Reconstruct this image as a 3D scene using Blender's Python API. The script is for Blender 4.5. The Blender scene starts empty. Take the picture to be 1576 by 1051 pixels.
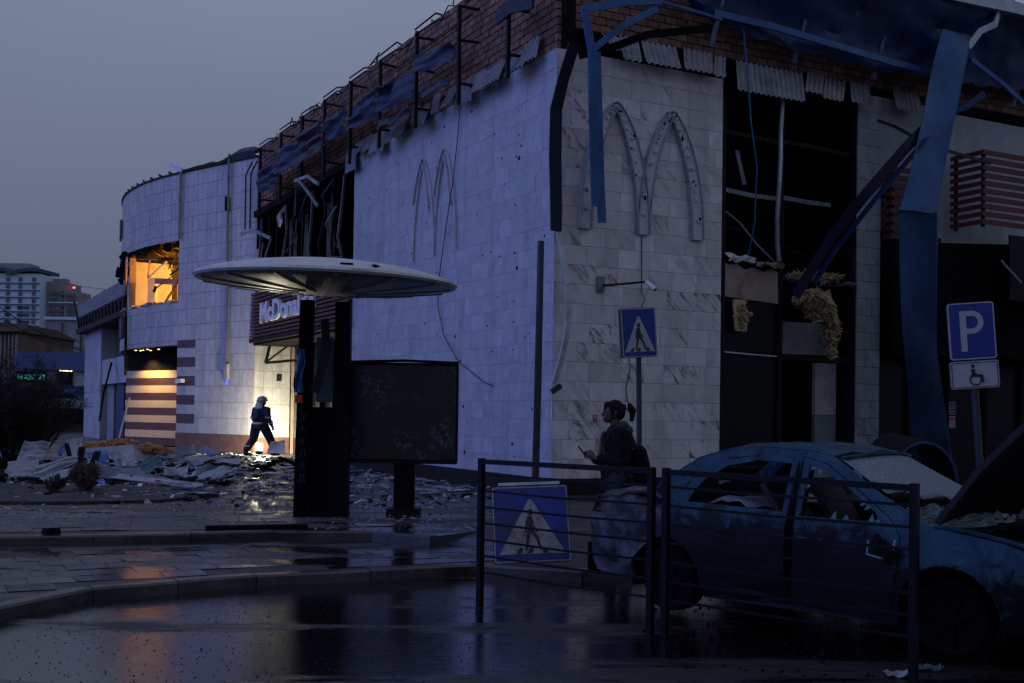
import bpy, bmesh, math, random
from mathutils import Vector, Matrix, noise
from mathutils.geometry import delaunay_2d_cdt

random.seed(7)
scene = bpy.context.scene
COL = scene.collection
R_ = math.radians

# ------------------------------------------------------------------ camera
CAM_H = 1.5
F_PX, IMG_W = 1755.0, 1576.0
PITCH, ROLL = R_(1.0), R_(0.8)
cam_data = bpy.data.cameras.new('camera')
cam = bpy.data.objects.new('camera', cam_data)
COL.objects.link(cam)
cam_data.sensor_width = 36.0
cam_data.lens = 36.0 * F_PX / IMG_W
cam_data.shift_y = 0.05068
cam_data.clip_start = 0.1
cam_data.clip_end = 4000.0
cam.matrix_world = (Matrix.Translation((0, 0, CAM_H)) @ Matrix.Rotation(math.pi / 2 + PITCH, 4, 'X')
                    @ Matrix.Rotation(ROLL, 4, 'Z'))
scene.camera = cam

# ------------------------------------------------------------------ sky: overcast dusk
world = bpy.data.worlds.new('World')
scene.world = world
world.use_nodes = True
wn, wl = world.node_tree.nodes, world.node_tree.links
wn.clear()
w_out = wn.new('ShaderNodeOutputWorld')
w_bg = wn.new('ShaderNodeBackground')
w_sky = wn.new('ShaderNodeTexSky')
w_sky.sky_type = 'NISHITA'
w_sky.sun_disc = False
SUN_AZ = R_(-100.0)          # compass angle from +Y, the open sky to the left
SUN_EL = R_(24.0)
w_sky.sun_elevation = SUN_EL
w_sky.sun_rotation = SUN_AZ
w_sky.air_density = 1.0
w_sky.dust_density = 2.0
w_geo = wn.new('ShaderNodeTexCoord')
w_sep = wn.new('ShaderNodeSeparateXYZ')
wl.new(w_geo.outputs['Generated'], w_sep.inputs[0])
w_ramp = wn.new('ShaderNodeValToRGB')        # overcast: the zenith is brighter than the horizon
cr = w_ramp.color_ramp
cr.elements[0].position = 0.0
cr.elements[0].color = (1.15, 1.36, 2.2, 1)
cr.elements[1].position = 1.0
cr.elements[1].color = (3.4, 4.05, 6.3, 1)
e = cr.elements.new(0.34)
e.color = (2.85, 3.4, 5.0, 1)
wl.new(w_sep.outputs['Z'], w_ramp.inputs[0])
w_cl = wn.new('ShaderNodeTexNoise')
w_cl.inputs['Scale'].default_value = 2.2
w_cl.inputs['Detail'].default_value = 4
wl.new(w_geo.outputs['Generated'], w_cl.inputs['Vector'])
w_clr = wn.new('ShaderNodeMapRange')
w_clr.inputs['To Min'].default_value = 0.86
w_clr.inputs['To Max'].default_value = 1.12
wl.new(w_cl.outputs['Fac'], w_clr.inputs['Value'])
w_mul = wn.new('ShaderNodeVectorMath')
w_mul.operation = 'SCALE'
wl.new(w_ramp.outputs[0], w_mul.inputs[0])
wl.new(w_clr.outputs[0], w_mul.inputs['Scale'])
w_mix = wn.new('ShaderNodeMixRGB')
w_mix.inputs[0].default_value = 0.97           # almost wholly clouded over
wl.new(w_sky.outputs[0], w_mix.inputs[1])
wl.new(w_mul.outputs[0], w_mix.inputs[2])
wl.new(w_mix.outputs[0], w_bg.inputs['Color'])
w_bg.inputs['Strength'].default_value = 0.068
wl.new(w_bg.outputs[0], w_out.inputs['Surface'])

# ------------------------------------------------------------------ last daylight through the cloud, very soft
sun_d = bpy.data.lights.new('sun', 'SUN')
sun_d.energy = 1.0
sun_d.angle = R_(60)
sun_d.color = (0.14, 0.23, 1.0)
sun = bpy.data.objects.new('sun', sun_d)
COL.objects.link(sun)
_sd = Vector((math.sin(SUN_AZ) * math.cos(SUN_EL), math.cos(SUN_AZ) * math.cos(SUN_EL), math.sin(SUN_EL)))
sun.rotation_euler = _sd.to_track_quat('Z', 'Y').to_euler()

vs = scene.view_settings
vs.view_transform = 'Standard'
vs.look = 'None'
vs.exposure = 0.0
vs.gamma = 1.0
scene.render.engine = 'CYCLES'
scene.cycles.max_bounces = 6
scene.cycles.sample_clamp_indirect = 3.0

# ------------------------------------------------------------------ materials
MATS = {}


class NT:
    """small node-tree helper"""
    def __init__(self, name):
        self.m = bpy.data.materials.new(name)
        self.m.use_nodes = True
        self.t = self.m.node_tree
        self.n, self.l = self.t.nodes, self.t.links
        self.b = self.n['Principled BSDF']
        self.out = self.n['Material Output']
        MATS[name] = self.m

    def node(self, kind, **kw):
        x = self.n.new(kind)
        for k, v in kw.items():
            if k in x.inputs:
                x.inputs[k].default_value = v
            else:
                setattr(x, k, v)
        return x

    def link(self, a, b):
        self.l.new(a, b)

    def pos(self, rnd=0.0, scale=(1, 1, 1)):
        g = self.node('ShaderNodeNewGeometry')
        src = g.outputs['Position']
        if scale != (1, 1, 1):
            v = self.node('ShaderNodeVectorMath', operation='MULTIPLY')
            v.inputs[1].default_value = scale
            self.link(src, v.inputs[0])
            src = v.outputs[0]
        if rnd:
            o = self.node('ShaderNodeObjectInfo')
            ad = self.node('ShaderNodeMath', operation='ADD')
            self.link(o.outputs['Random'], ad.inputs[0])
            self.link(g.outputs['Random Per Island'], ad.inputs[1])
            mu = self.node('ShaderNodeMath', operation='MULTIPLY')
            mu.inputs[1].default_value = rnd
            self.link(ad.outputs[0], mu.inputs[0])
            v2 = self.node('ShaderNodeVectorMath', operation='ADD')
            self.link(src, v2.inputs[0])
            self.link(mu.outputs[0], v2.inputs[1])
            src = v2.outputs[0]
            self.rnd = ad.outputs[0]
        return src

    def noise(self, vec, scale, detail=4, rough=0.6, dist=0.0):
        x = self.node('ShaderNodeTexNoise', Scale=scale, Detail=detail, Roughness=rough, Distortion=dist)
        self.link(vec, x.inputs['Vector'])
        return x.outputs['Fac']

    def ramp(self, fac, stops):
        r = self.node('ShaderNodeValToRGB')
        el = r.color_ramp.elements
        while len(el) > 1:
            el.remove(el[-1])
        for i, (p, c) in enumerate(stops):
            q = el[0] if i == 0 else el.new(p)
            q.position = p
            if not hasattr(c, '__len__'):
                c = (c, c, c)
            q.color = (*c[:3], 1)
        self.link(fac, r.inputs[0])
        return r.outputs[0]

    def mix(self, fac, a, b, mode='MIX'):
        x = self.node('ShaderNodeMixRGB', blend_type=mode)
        for sock, v in ((x.inputs[0], fac), (x.inputs[1], a), (x.inputs[2], b)):
            if isinstance(v, (int, float)):
                sock.default_value = v if sock == x.inputs[0] else (v, v, v, 1)
            elif isinstance(v, tuple):
                sock.default_value = (*v[:3], 1)
            else:
                self.link(v, sock)
        return x.outputs[0]

    def bump(self, h, strength=0.3, dist=0.02):
        x = self.node('ShaderNodeBump', Strength=strength, Distance=dist)
        self.link(h, x.inputs['Height'])
        self.link(x.outputs[0], self.b.inputs['Normal'])

    def base(self, c):
        if isinstance(c, tuple):
            self.b.inputs['Base Color'].default_value = (*c[:3], 1)
        else:
            self.link(c, self.b.inputs['Base Color'])

    def rough(self, r):
        if isinstance(r, (int, float)):
            self.b.inputs['Roughness'].default_value = r
        else:
            self.link(r, self.b.inputs['Roughness'])


def weathered(name, c, var=0.35, scale=3.0, rough=0.6, metallic=0.0, bump=0.15, dirt=None, dirt_amt=0.5, rnd=7.0, spec=0.5, folds=0.0):
    t = NT(name)
    p = t.pos(rnd)
    n1 = t.noise(p, scale, 6, 0.65)
    n2 = t.noise(p, scale * 9, 4, 0.6)
    lo = tuple(x * (1 - var) for x in c)
    hi = tuple(min(1, x * (1 + var)) for x in c)
    col = t.ramp(n1, [(0.3, lo), (0.7, hi)])
    col = t.mix(0.35, col, t.ramp(n2, [(0.3, 0.35), (0.75, 0.75)]), 'OVERLAY')
    if dirt:
        n3 = t.noise(p, scale * 0.7, 8, 0.7, 0.4)
        col = t.mix(t.ramp(n3, [(0.62 - 0.25 * dirt_amt, 0.0), (0.72, 1.0)]), col, dirt)
    t.base(col)
    t.rough(t.ramp(n2, [(0.2, max(0.03, rough - 0.15)), (0.8, min(1, rough + 0.15))]))
    t.b.inputs['Metallic'].default_value = metallic
    t.b.inputs['Specular IOR Level'].default_value = spec
    if folds:
        t.bump(t.noise(p, folds, 4, 0.6, 0.8), 0.9, 0.05)
    elif bump:
        t.bump(n2, bump, 0.01)
    return t


def emit(name, c, s):
    t = NT(name)
    t.base((0.02, 0.02, 0.02))
    t.b.inputs['Emission Color'].default_value = (*c, 1)
    t.b.inputs['Emission Strength'].default_value = s


# marble of the two walls: every slab with its own tone and veins
def marble(name, c, vein, vein_amt, pits, tone=0.16):
    t = NT(name)
    p = t.pos(31.0)
    g = t.node('ShaderNodeNewGeometry')
    tonev = t.ramp(t.node('ShaderNodeTexWhiteNoise', noise_dimensions='1D').outputs['Value'], [(0, 0.0), (1, 1.0)])
    wnz = t.node('ShaderNodeTexWhiteNoise', noise_dimensions='1D')
    t.link(t.rnd, wnz.inputs['W'])
    tonev = t.ramp(wnz.outputs['Value'], [(0, 1 - tone), (1, 1 + tone * 0.4)])
    cloud = t.noise(p, 2.6, 6, 0.6, 0.6)
    col = t.ramp(cloud, [(0.3, tuple(x * 0.82 for x in c)), (0.72, tuple(x * 1.12 for x in c))])
    col = t.mix(1.0, col, tonev, 'MULTIPLY')
    # veins: ridged, warped noise, present in some slabs only
    sx_ = t.node('ShaderNodeSeparateXYZ')
    t.link(p, sx_.inputs[0])
    cx_ = t.node('ShaderNodeCombineXYZ')
    for ax, k_ in (('X', 0.75), ('Y', 0.45)):
        ma = t.node('ShaderNodeMath', operation='MULTIPLY_ADD')
        t.link(sx_.outputs['Z'], ma.inputs[0])
        ma.inputs[1].default_value = k_
        t.link(sx_.outputs[ax], ma.inputs[2])
        t.link(ma.outputs[0], cx_.inputs[ax])
    mz_ = t.node('ShaderNodeMath', operation='MULTIPLY')
    t.link(sx_.outputs['Z'], mz_.inputs[0])
    mz_.inputs[1].default_value = 0.3
    t.link(mz_.outputs[0], cx_.inputs['Z'])
    vn = t.noise(cx_.outputs[0], 2.1, 6, 0.6, 0.35)
    ab = t.node('ShaderNodeMath', operation='SUBTRACT')
    t.link(vn, ab.inputs[0])
    ab.inputs[1].default_value = 0.5
    ab2 = t.node('ShaderNodeMath', operation='ABSOLUTE')
    t.link(ab.outputs[0], ab2.inputs[0])
    vm = t.ramp(ab2.outputs[0], [(0.0, 1.0), (0.016, 0.7), (0.05, 0.0)])
    wz2 = t.node('ShaderNodeTexWhiteNoise', noise_dimensions='1D')
    a3 = t.node('ShaderNodeMath', operation='ADD')
    t.link(t.rnd, a3.inputs[0])
    a3.inputs[1].default_value = 3.7
    t.link(a3.outputs[0], wz2.inputs['W'])
    amt = t.ramp(wz2.outputs['Value'], [(0.35, 0.06 * vein_amt), (0.6, 0.35 * vein_amt), (0.95, vein_amt)])
    brk = t.ramp(t.noise(p, 3.4, 3), [(0.38, 0.0), (0.52, 1.0)])
    vm = t.mix(1.0, t.mix(1.0, vm, amt, 'MULTIPLY'), brk, 'MULTIPLY')
    col = t.mix(vm, col, vein)
    # rain streaks and soot
    ps = t.pos(0, (1.6, 1.6, 0.18))
    st = t.noise(ps, 1.6, 5, 0.6)
    col = t.mix(t.ramp(st, [(0.50, 0.0), (0.72, 0.5)]), col, tuple(x * 0.45 for x in c))
    fine = t.noise(t.pos(0), 55, 3, 0.7)
    col = t.mix(0.35, col, t.ramp(fine, [(0.3, 0.4), (0.7, 0.62)]), 'OVERLAY')
    h = fine
    if pits:
        vo = t.node('ShaderNodeTexVoronoi', Scale=1.15, Randomness=1.0)
        wp = t.node('ShaderNodeVectorMath', operation='ADD')
        t.link(g.outputs['Position'], wp.inputs[0])
        nz = t.node('ShaderNodeTexNoise', Scale=14.0)
        t.link(g.outputs['Position'], nz.inputs['Vector'])
        sc = t.node('ShaderNodeVectorMath', operation='SCALE')
        t.link(nz.outputs['Color'], sc.inputs[0])
        sc.inputs['Scale'].default_value = 0.06
        t.link(sc.outputs[0], wp.inputs[1])
        t.link(wp.outputs[0], vo.inputs['Vector'])
        pm = t.ramp(vo.outputs['Distance'], [(0.035, 1.0), (0.055, 0.0)])
        col = t.mix(pm, col, (0.012, 0.012, 0.016))
    t.base(col)
    t.rough(0.42)
    t.bump(h, 0.12, 0.01)


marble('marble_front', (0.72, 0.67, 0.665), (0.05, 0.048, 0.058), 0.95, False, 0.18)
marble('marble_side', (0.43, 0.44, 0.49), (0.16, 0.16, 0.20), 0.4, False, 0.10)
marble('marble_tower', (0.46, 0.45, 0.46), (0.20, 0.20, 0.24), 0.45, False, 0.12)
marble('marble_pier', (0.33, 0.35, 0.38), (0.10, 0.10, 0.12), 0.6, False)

t = NT('brick')
p = t.pos(19.0)
wz = t.node('ShaderNodeTexWhiteNoise', noise_dimensions='1D')
t.link(t.rnd, wz.inputs['W'])
col = t.ramp(wz.outputs['Value'], [(0, (0.16, 0.070, 0.045)), (0.4, (0.25, 0.115, 0.075)), (0.75, (0.32, 0.17, 0.12)), (1, (0.14, 0.08, 0.065))])
col = t.mix(t.ramp(t.noise(t.pos(0), 0.8, 6), [(0.45, 0.0), (0.7, 0.7)]), col, (0.07, 0.055, 0.05))
col = t.mix(0.5, col, t.ramp(t.noise(p, 22, 4), [(0.3, 0.3), (0.7, 0.7)]), 'OVERLAY')
t.base(col)
t.rough(0.9)
t.bump(t.noise(p, 30, 4), 0.5, 0.01)

weathered('grout_pale', (0.36, 0.36, 0.38), 0.3, 5, 0.95)
weathered('grout', (0.12, 0.115, 0.12), 0.3, 5, 0.95)
weathered('mortar', (0.010, 0.009, 0.010), rough=0.95, spec=0.1)
weathered('concrete', (0.26, 0.26, 0.27), 0.25, 1.6, 0.85, dirt=(0.1, 0.1, 0.1), dirt_amt=0.3)
weathered('concrete_pale', (0.40, 0.40, 0.41), 0.2, 1.2, 0.8, dirt=(0.16, 0.16, 0.17), dirt_amt=0.3)
weathered('plinth', (0.010, 0.009, 0.010), 0.4, 4, 0.6, spec=0.2)
weathered('plinth_brown', (0.13, 0.065, 0.04), 0.3, 4, 0.6)
weathered('soot', (0.003, 0.003, 0.0035), 0.4, 3, 0.85, spec=0.12)
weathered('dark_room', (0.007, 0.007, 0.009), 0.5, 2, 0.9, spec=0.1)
weathered('dark_steel', (0.008, 0.008, 0.009), 0.4, 6, 0.6, 0.0, spec=0.18)
weathered('rail_paint', (0.0012, 0.0012, 0.0018), 0.4, 9, 0.35, 0.0, 0.2, spec=0.12)
weathered('grey_steel', (0.17, 0.19, 0.22), 0.3, 5, 0.45, 0.4, dirt=(0.05, 0.045, 0.04), dirt_amt=0.4)
weathered('pole_paint', (0.022, 0.034, 0.042), 0.35, 5, 0.5, 0.2, dirt=(0.03, 0.03, 0.03))
weathered('alu', (0.42, 0.44, 0.48), 0.2, 5, 0.4, 0.5)
weathered('corrugated', (0.19, 0.20, 0.26), 0.22, 2.2, 0.5, 0.2, dirt=(0.10, 0.10, 0.12), dirt_amt=0.4)
weathered('corrugated_grey', (0.30, 0.30, 0.30), 0.25, 2.2, 0.55, 0.2, dirt=(0.09, 0.08, 0.08), dirt_amt=0.5)
weathered('blue_panel', (0.007, 0.022, 0.088), 0.3, 1.4, 0.36, 0.3, 0.06, dirt=(0.005, 0.010, 0.035), dirt_amt=0.5)
weathered('blue_beam', (0.022, 0.095, 0.25), 0.25, 2.0, 0.4, 0.2, 0.08, dirt=(0.02, 0.05, 0.12), dirt_amt=0.4)
weathered('blue_dark', (0.005, 0.007, 0.028), 0.35, 1.4, 0.5, 0.0, spec=0.3)
weathered('blue_torn', (0.012, 0.032, 0.085), 0.4, 2.0, 0.6, 0.0, 0.15, dirt=(0.006, 0.009, 0.02), dirt_amt=0.7, spec=0.3)
weathered('blue_hang', (0.030, 0.075, 0.17), 0.35, 0.9, 0.34, 0.85, 0.05, dirt=(0.02, 0.04, 0.13), dirt_amt=0.5)
weathered('red_slat', (0.105, 0.018, 0.012), 0.3, 5, 0.6, dirt=(0.04, 0.015, 0.012), dirt_amt=0.3)
weathered('red_dark', (0.022, 0.006, 0.006), 0.3, 3, 0.7, spec=0.2)
weathered('white_letter', (0.78, 0.78, 0.80), 0.1, 6, 0.4)
weathered('emblem', (0.54, 0.53, 0.56), 0.18, 4, 0.5, dirt=(0.16, 0.16, 0.18), dirt_amt=0.25)
weathered('emblem_rim', (0.32, 0.33, 0.36), 0.3, 6, 0.5)
weathered('insulation', (0.46, 0.33, 0.16), 0.35, 14, 0.95, bump=0.8)
weathered('plaster_beige', (0.34, 0.25, 0.20), 0.2, 2, 0.85, dirt=(0.12, 0.09, 0.07), dirt_amt=0.3)
weathered('plaster_white', (0.62, 0.60, 0.57), 0.15, 2, 0.85, dirt=(0.3, 0.28, 0.25), dirt_amt=0.25)
weathered('ceiling_burnt', (0.16, 0.11, 0.06), 0.6, 1.5, 0.9, dirt=(0.03, 0.02, 0.015), dirt_amt=0.7)
weathered('stripe_light', (0.58, 0.47, 0.30), 0.08, 4, 0.6)
weathered('stripe_dark', (0.062, 0.026, 0.010), 0.2, 4, 0.5)
weathered('rubble_orange', (0.45, 0.23, 0.09), 0.4, 5, 0.95, bump=0.5)
weathered('membrane', (0.018, 0.022, 0.028), 0.4, 3, 0.6)
weathered('curtain', (0.16, 0.20, 0.13), 0.3, 2, 0.9)
weathered('sheet_pale', (0.29, 0.30, 0.33), 0.2, 1.3, 0.4, 0.25, dirt=(0.12, 0.12, 0.13), dirt_amt=0.45)
weathered('sheet_grey', (0.24, 0.26, 0.29), 0.25, 1.3, 0.45, 0.25, dirt=(0.07, 0.07, 0.08), dirt_amt=0.45)
weathered('sheet_blue', (0.05, 0.13, 0.33), 0.3, 1.3, 0.45, 0.2, dirt=(0.02, 0.04, 0.09), dirt_amt=0.4)
weathered('sheet_teal', (0.05, 0.10, 0.11), 0.3, 1.3, 0.45, 0.2)
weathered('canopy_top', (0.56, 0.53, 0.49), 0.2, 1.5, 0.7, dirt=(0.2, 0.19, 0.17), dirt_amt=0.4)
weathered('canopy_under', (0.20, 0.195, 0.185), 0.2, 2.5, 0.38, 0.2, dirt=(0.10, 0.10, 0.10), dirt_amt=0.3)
weathered('kiosk_black', (0.002, 0.002, 0.003), 0.4, 3, 0.6, spec=0.15)
weathered('sign_blue', (0.007, 0.022, 0.18), 0.12, 4, 0.45, 0.0, 0.03)
weathered('sign_blue_dirty', (0.009, 0.030, 0.24), 0.3, 3, 0.5, 0.0, 0.1, dirt=(0.015, 0.015, 0.022), dirt_amt=0.9)
weathered('sign_white_dirty', (0.32, 0.30, 0.28), 0.3, 5, 0.6, 0.0, 0.1, dirt=(0.05, 0.045, 0.04), dirt_amt=0.8)
weathered('sign_white', (0.34, 0.34, 0.36), 0.1, 8, 0.45, 0.0, 0.03, dirt=(0.28, 0.26, 0.24), dirt_amt=0.25)
weathered('sign_black', (0.010, 0.010, 0.012), 0.2, 4, 0.5)
weathered('sign_red', (0.5, 0.03, 0.03), 0.2, 4, 0.5)
weathered('sign_yellow', (0.6, 0.5, 0.08), 0.2, 4, 0.5)
weathered('rubber', (0.003, 0.003, 0.0035), 0.4, 12, 0.9, spec=0.1)
weathered('rim_burnt', (0.008, 0.0075, 0.008), 0.4, 9, 0.7, 0.2)
weathered('bark', (0.030, 0.020, 0.018), 0.4, 9, 0.9)
weathered('dry_grass', (0.09, 0.062, 0.035), 0.4, 9, 0.95)
weathered('soil', (0.030, 0.024, 0.020), 0.5, 3, 0.8, bump=0.8)
weathered('wood', (0.26, 0.14, 0.06), 0.3, 4, 0.8)
weathered('skin', (0.06, 0.036, 0.030), 0.08, 6, 0.55, bump=0.05)
weathered('hair', (0.012, 0.005, 0.003), 0.5, 30, 0.7, spec=0.15)
weathered('jacket_black', (0.0035, 0.0035, 0.0045), 0.3, 12, 0.85, bump=0.3, spec=0.15, folds=11.0)
weathered('hood_green', (0.008, 0.035, 0.028), 0.3, 12, 0.85, bump=0.3, folds=11.0)
weathered('jeans', (0.015, 0.018, 0.03), 0.3, 12, 0.85, folds=11.0)
weathered('cloth_yellow', (0.16, 0.10, 0.025), 0.3, 12, 0.85)
weathered('suit_navy', (0.016, 0.020, 0.042), 0.3, 10, 0.8, bump=0.3, folds=11.0)
weathered('helmet_grey', (0.40, 0.40, 0.38), 0.2, 6, 0.4)
weathered('reflective', (0.72, 0.72, 0.66), 0.1, 9, 0.4)
weathered('boot', (0.012, 0.012, 0.012), 0.3, 9, 0.6)
weathered('far_white', (0.56, 0.70, 0.78), 0.12, 0.08, 0.9)
weathered('far_beige', (0.27, 0.24, 0.24), 0.12, 0.08, 0.9)
weathered('far_grey', (0.27, 0.27, 0.27), 0.12, 0.1, 0.9, dirt=(0.2, 0.2, 0.2), dirt_amt=0.3)
weathered('far_roof', (0.05, 0.08, 0.12), 0.2, 0.1, 0.8)
weathered('far_window', (0.10, 0.12, 0.16), 0.4, 0.4, 0.3)
weathered('far_brown', (0.14, 0.085, 0.07), 0.3, 0.5, 0.9)
weathered('awning_blue', (0.008, 0.03, 0.13), 0.3, 0.7, 0.5)
weathered('shop_white', (0.42, 0.43, 0.50), 0.2, 0.7, 0.7)
weathered('green_panel', (0.01, 0.13, 0.10), 0.2, 2, 0.5)
emit('neon_green', (0.12, 1.0, 0.80), 1.0)
emit('neon_white', (1.0, 0.95, 0.55), 2.2)
emit('lamp_red', (1.0, 0.12, 0.10), 3.0)
emit('lamp_warm', (1.0, 0.62, 0.22), 5.0)
emit('lamp_white', (1.0, 0.93, 0.72), 12.0)
emit('led_blue', (0.08, 0.12, 1.0), 1.6)

# glass
t = NT('dark_glass')
t.base((0.003, 0.003, 0.005))
t.b.inputs['Specular IOR Level'].default_value = 0.2
t.rough(0.25)
t.bump(t.noise(t.pos(0), 1.2, 3), 0.1, 0.05)

t = NT('shattered_glass')          # black screen with star-shaped fractures
p = t.pos(0)
vo = t.node('ShaderNodeTexVoronoi', Scale=20.0, feature='DISTANCE_TO_EDGE')
dn = t.node('ShaderNodeTexNoise', Scale=9.0)
t.link(p, dn.inputs['Vector'])
ds = t.node('ShaderNodeVectorMath', operation='SCALE')
t.link(dn.outputs['Color'], ds.inputs[0])
ds.inputs['Scale'].default_value = 0.12
da = t.node('ShaderNodeVectorMath', operation='ADD')
t.link(p, da.inputs[0])
t.link(ds.outputs[0], da.inputs[1])
t.link(da.outputs[0], vo.inputs['Vector'])
cr_ = t.ramp(vo.outputs['Distance'], [(0.0, 1.0), (0.05, 0.5), (0.12, 0.0)])
msk = t.ramp(t.noise(p, 1.9, 4, 0.6), [(0.50, 0.0), (0.62, 1.0)])
msk2 = t.ramp(t.noise(p, 11, 2, 0.5), [(0.45, 0.0), (0.6, 1.0)])
mm = t.mix(1.0, t.mix(1.0, cr_, msk, 'MULTIPLY'), msk2, 'MULTIPLY')
t.base(t.mix(mm, (0.005, 0.005, 0.007), (0.20, 0.31, 0.38)))
t.rough(t.ramp(mm, [(0, 0.35), (0.4, 0.7)]))

t = NT('windscreen')               # crazed, dusty laminated glass
p = t.pos(0)
cz = t.node('ShaderNodeTexVoronoi', Scale=55.0, feature='DISTANCE_TO_EDGE')
t.link(p, cz.inputs['Vector'])
czr = t.ramp(cz.outputs['Distance'], [(0.0, 1.0), (0.10, 0.0)])
spk = t.ramp(t.noise(p, 60, 3, 0.7), [(0.3, (0.045, 0.062, 0.072)), (0.7, (0.15, 0.19, 0.21))])
bl = t.ramp(t.noise(p, 6, 5, 0.7), [(0.62, 0.0), (0.72, 0.8)])
col = t.mix(t.mix(0.5, czr, 0.0), spk, (0.5, 0.56, 0.6))
col = t.mix(bl, col, (0.04, 0.05, 0.055))
t.base(col)
t.rough(0.5)
t.b.inputs['Alpha'].default_value = 0.9
t.bump(czr, 0.3, 0.004)

t = NT('glass_crumbs')
p = t.pos(5)
cz = t.node('ShaderNodeTexVoronoi', Scale=70.0)
t.link(p, cz.inputs['Vector'])
t.base(t.mix(t.ramp(t.noise(p, 7, 5), [(0.4, 0.0), (0.6, 1.0)]), (0.03, 0.04, 0.045),
             t.ramp(cz.outputs['Distance'], [(0.1, (0.32, 0.44, 0.46)), (0.5, (0.07, 0.14, 0.15))])))
t.rough(0.3)
t.bump(cz.outputs['Distance'], 0.8, 0.01)

t = NT('car_paint')                # blue paint, scorched, with bare metal and rust low down
g = t.node('ShaderNodeTexCoord')
p = g.outputs['Object']
n1 = t.noise(p, 2.3, 7, 0.68, 0.5)
n2 = t.noise(p, 26, 5, 0.7)
n4 = t.noise(p, 5.5, 6, 0.7, 0.8)
col = t.ramp(n1, [(0.25, (0.006, 0.019, 0.033)), (0.50, (0.015, 0.052, 0.075)), (0.75, (0.040, 0.105, 0.128))])
col = t.mix(0.5, col, t.ramp(n2, [(0.3, 0.3), (0.72, 0.75)]), 'OVERLAY')
ash = t.ramp(t.noise(p, 11, 8, 0.75, 0.3), [(0.60, 0.0), (0.70, 1.0)])
col = t.mix(ash, col, (0.055, 0.072, 0.082))
flk = t.ramp(t.noise(p, 17, 8, 0.8), [(0.62, 0.0), (0.66, 1.0)])
col = t.mix(flk, col, (0.006, 0.005, 0.006))
sz = t.node('ShaderNodeSeparateXYZ')
t.link(p, sz.inputs[0])
hh = t.node('ShaderNodeMapRange')
hh.inputs['From Min'].default_value = 0.45
hh.inputs['From Max'].default_value = 1.0
hh.inputs['To Min'].default_value = 0.42
hh.inputs['To Max'].default_value = -0.06
t.link(sz.outputs['Z'], hh.inputs['Value'])
fx = t.node('ShaderNodeMapRange')      # the front wing kept its paint
fx.inputs['From Min'].default_value = 0.6
fx.inputs['From Max'].default_value = 1.0
fx.inputs['To Min'].default_value = 0.0
fx.inputs['To Max'].default_value = -0.25
t.link(sz.outputs['X'], fx.inputs['Value'])
ad = t.node('ShaderNodeMath', operation='ADD')
t.link(n4, ad.inputs[0])
t.link(hh.outputs[0], ad.inputs[1])
ad2 = t.node('ShaderNodeMath', operation='ADD')
t.link(ad.outputs[0], ad2.inputs[0])
t.link(fx.outputs[0], ad2.inputs[1])
scorch = t.ramp(ad2.outputs[0], [(0.47, 0.0), (0.60, 1.0)])
burnt = t.ramp(n2, [(0.3, (0.001, 0.001, 0.002)), (0.75, (0.004, 0.0035, 0.006))])
t.base(t.mix(scorch, col, burnt))
t.rough(t.ramp(n1, [(0.3, 0.3), (0.7, 0.5)]))
t.b.inputs['Metallic'].default_value = 0.1
t.b.inputs['Specular IOR Level'].default_value = 0.15
t.bump(t.noise(p, 7, 8, 0.7), 0.5, 0.04)

t = NT('car_burnt')                # ash-grey bare boot
p = t.pos(0)
n1 = t.noise(p, 4, 7, 0.7, 0.6)
n2 = t.noise(p, 30, 4, 0.7)
col = t.ramp(n1, [(0.36, (0.004, 0.004, 0.006)), (0.5, (0.035, 0.037, 0.046)), (0.66, (0.13, 0.14, 0.17))])
col = t.mix(0.6, col, t.ramp(n2, [(0.3, 0.3), (0.7, 0.7)]), 'OVERLAY')
t.base(col)
t.rough(0.65)
t.b.inputs['Metallic'].default_value = 0.3
t.bump(n1, 0.5, 0.05)


def wet(name, dry, wet_c, pud_lo, pud_hi, scale, grain, bump_s, pscale=(1, 1, 1), rdry=0.5, pr=0.10, spec=0.6, sdry=0.9):
    """asphalt / paving after rain: puddles where the noise is low"""
    t = NT(name)
    p = t.pos(0, pscale)
    pn = t.noise(p, scale, 10, 0.66, 0.3)
    pud = t.ramp(pn, [(pud_lo, 1.0), (pud_hi, 0.0)])
    gr = t.noise(t.pos(0), grain, 4, 0.75)
    pat = t.noise(t.pos(0), 1.7, 6, 0.7)
    c = t.ramp(gr, [(0.3, tuple(x * 0.5 for x in dry)), (0.7, tuple(x * 1.5 for x in dry))])
    c = t.mix(t.ramp(pat, [(0.4, 0.0), (0.7, 0.6)]), c, tuple(x * 0.45 for x in dry))
    t.base(t.mix(pud, c, wet_c))
    rg = t.mix(pud, t.ramp(gr, [(0.2, rdry - 0.14), (0.8, rdry + 0.14)]), pr)
    t.rough(rg)
    rip = t.noise(t.pos(0, (0.8, 4.5, 1)), 6.0, 6, 0.68, 0.4)
    mid = t.noise(t.pos(0), 34.0, 6, 0.8)
    h = t.mix(pud, t.mix(0.5, mid, pat), t.mix(0.86, t.mix(0.16, rip, mid), 0.5))
    t.bump(h, bump_s, 0.03)
    sp_ = t.mix(pud, spec * sdry, spec)
    t.link(sp_, t.b.inputs['Specular IOR Level'])
    return t


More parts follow.
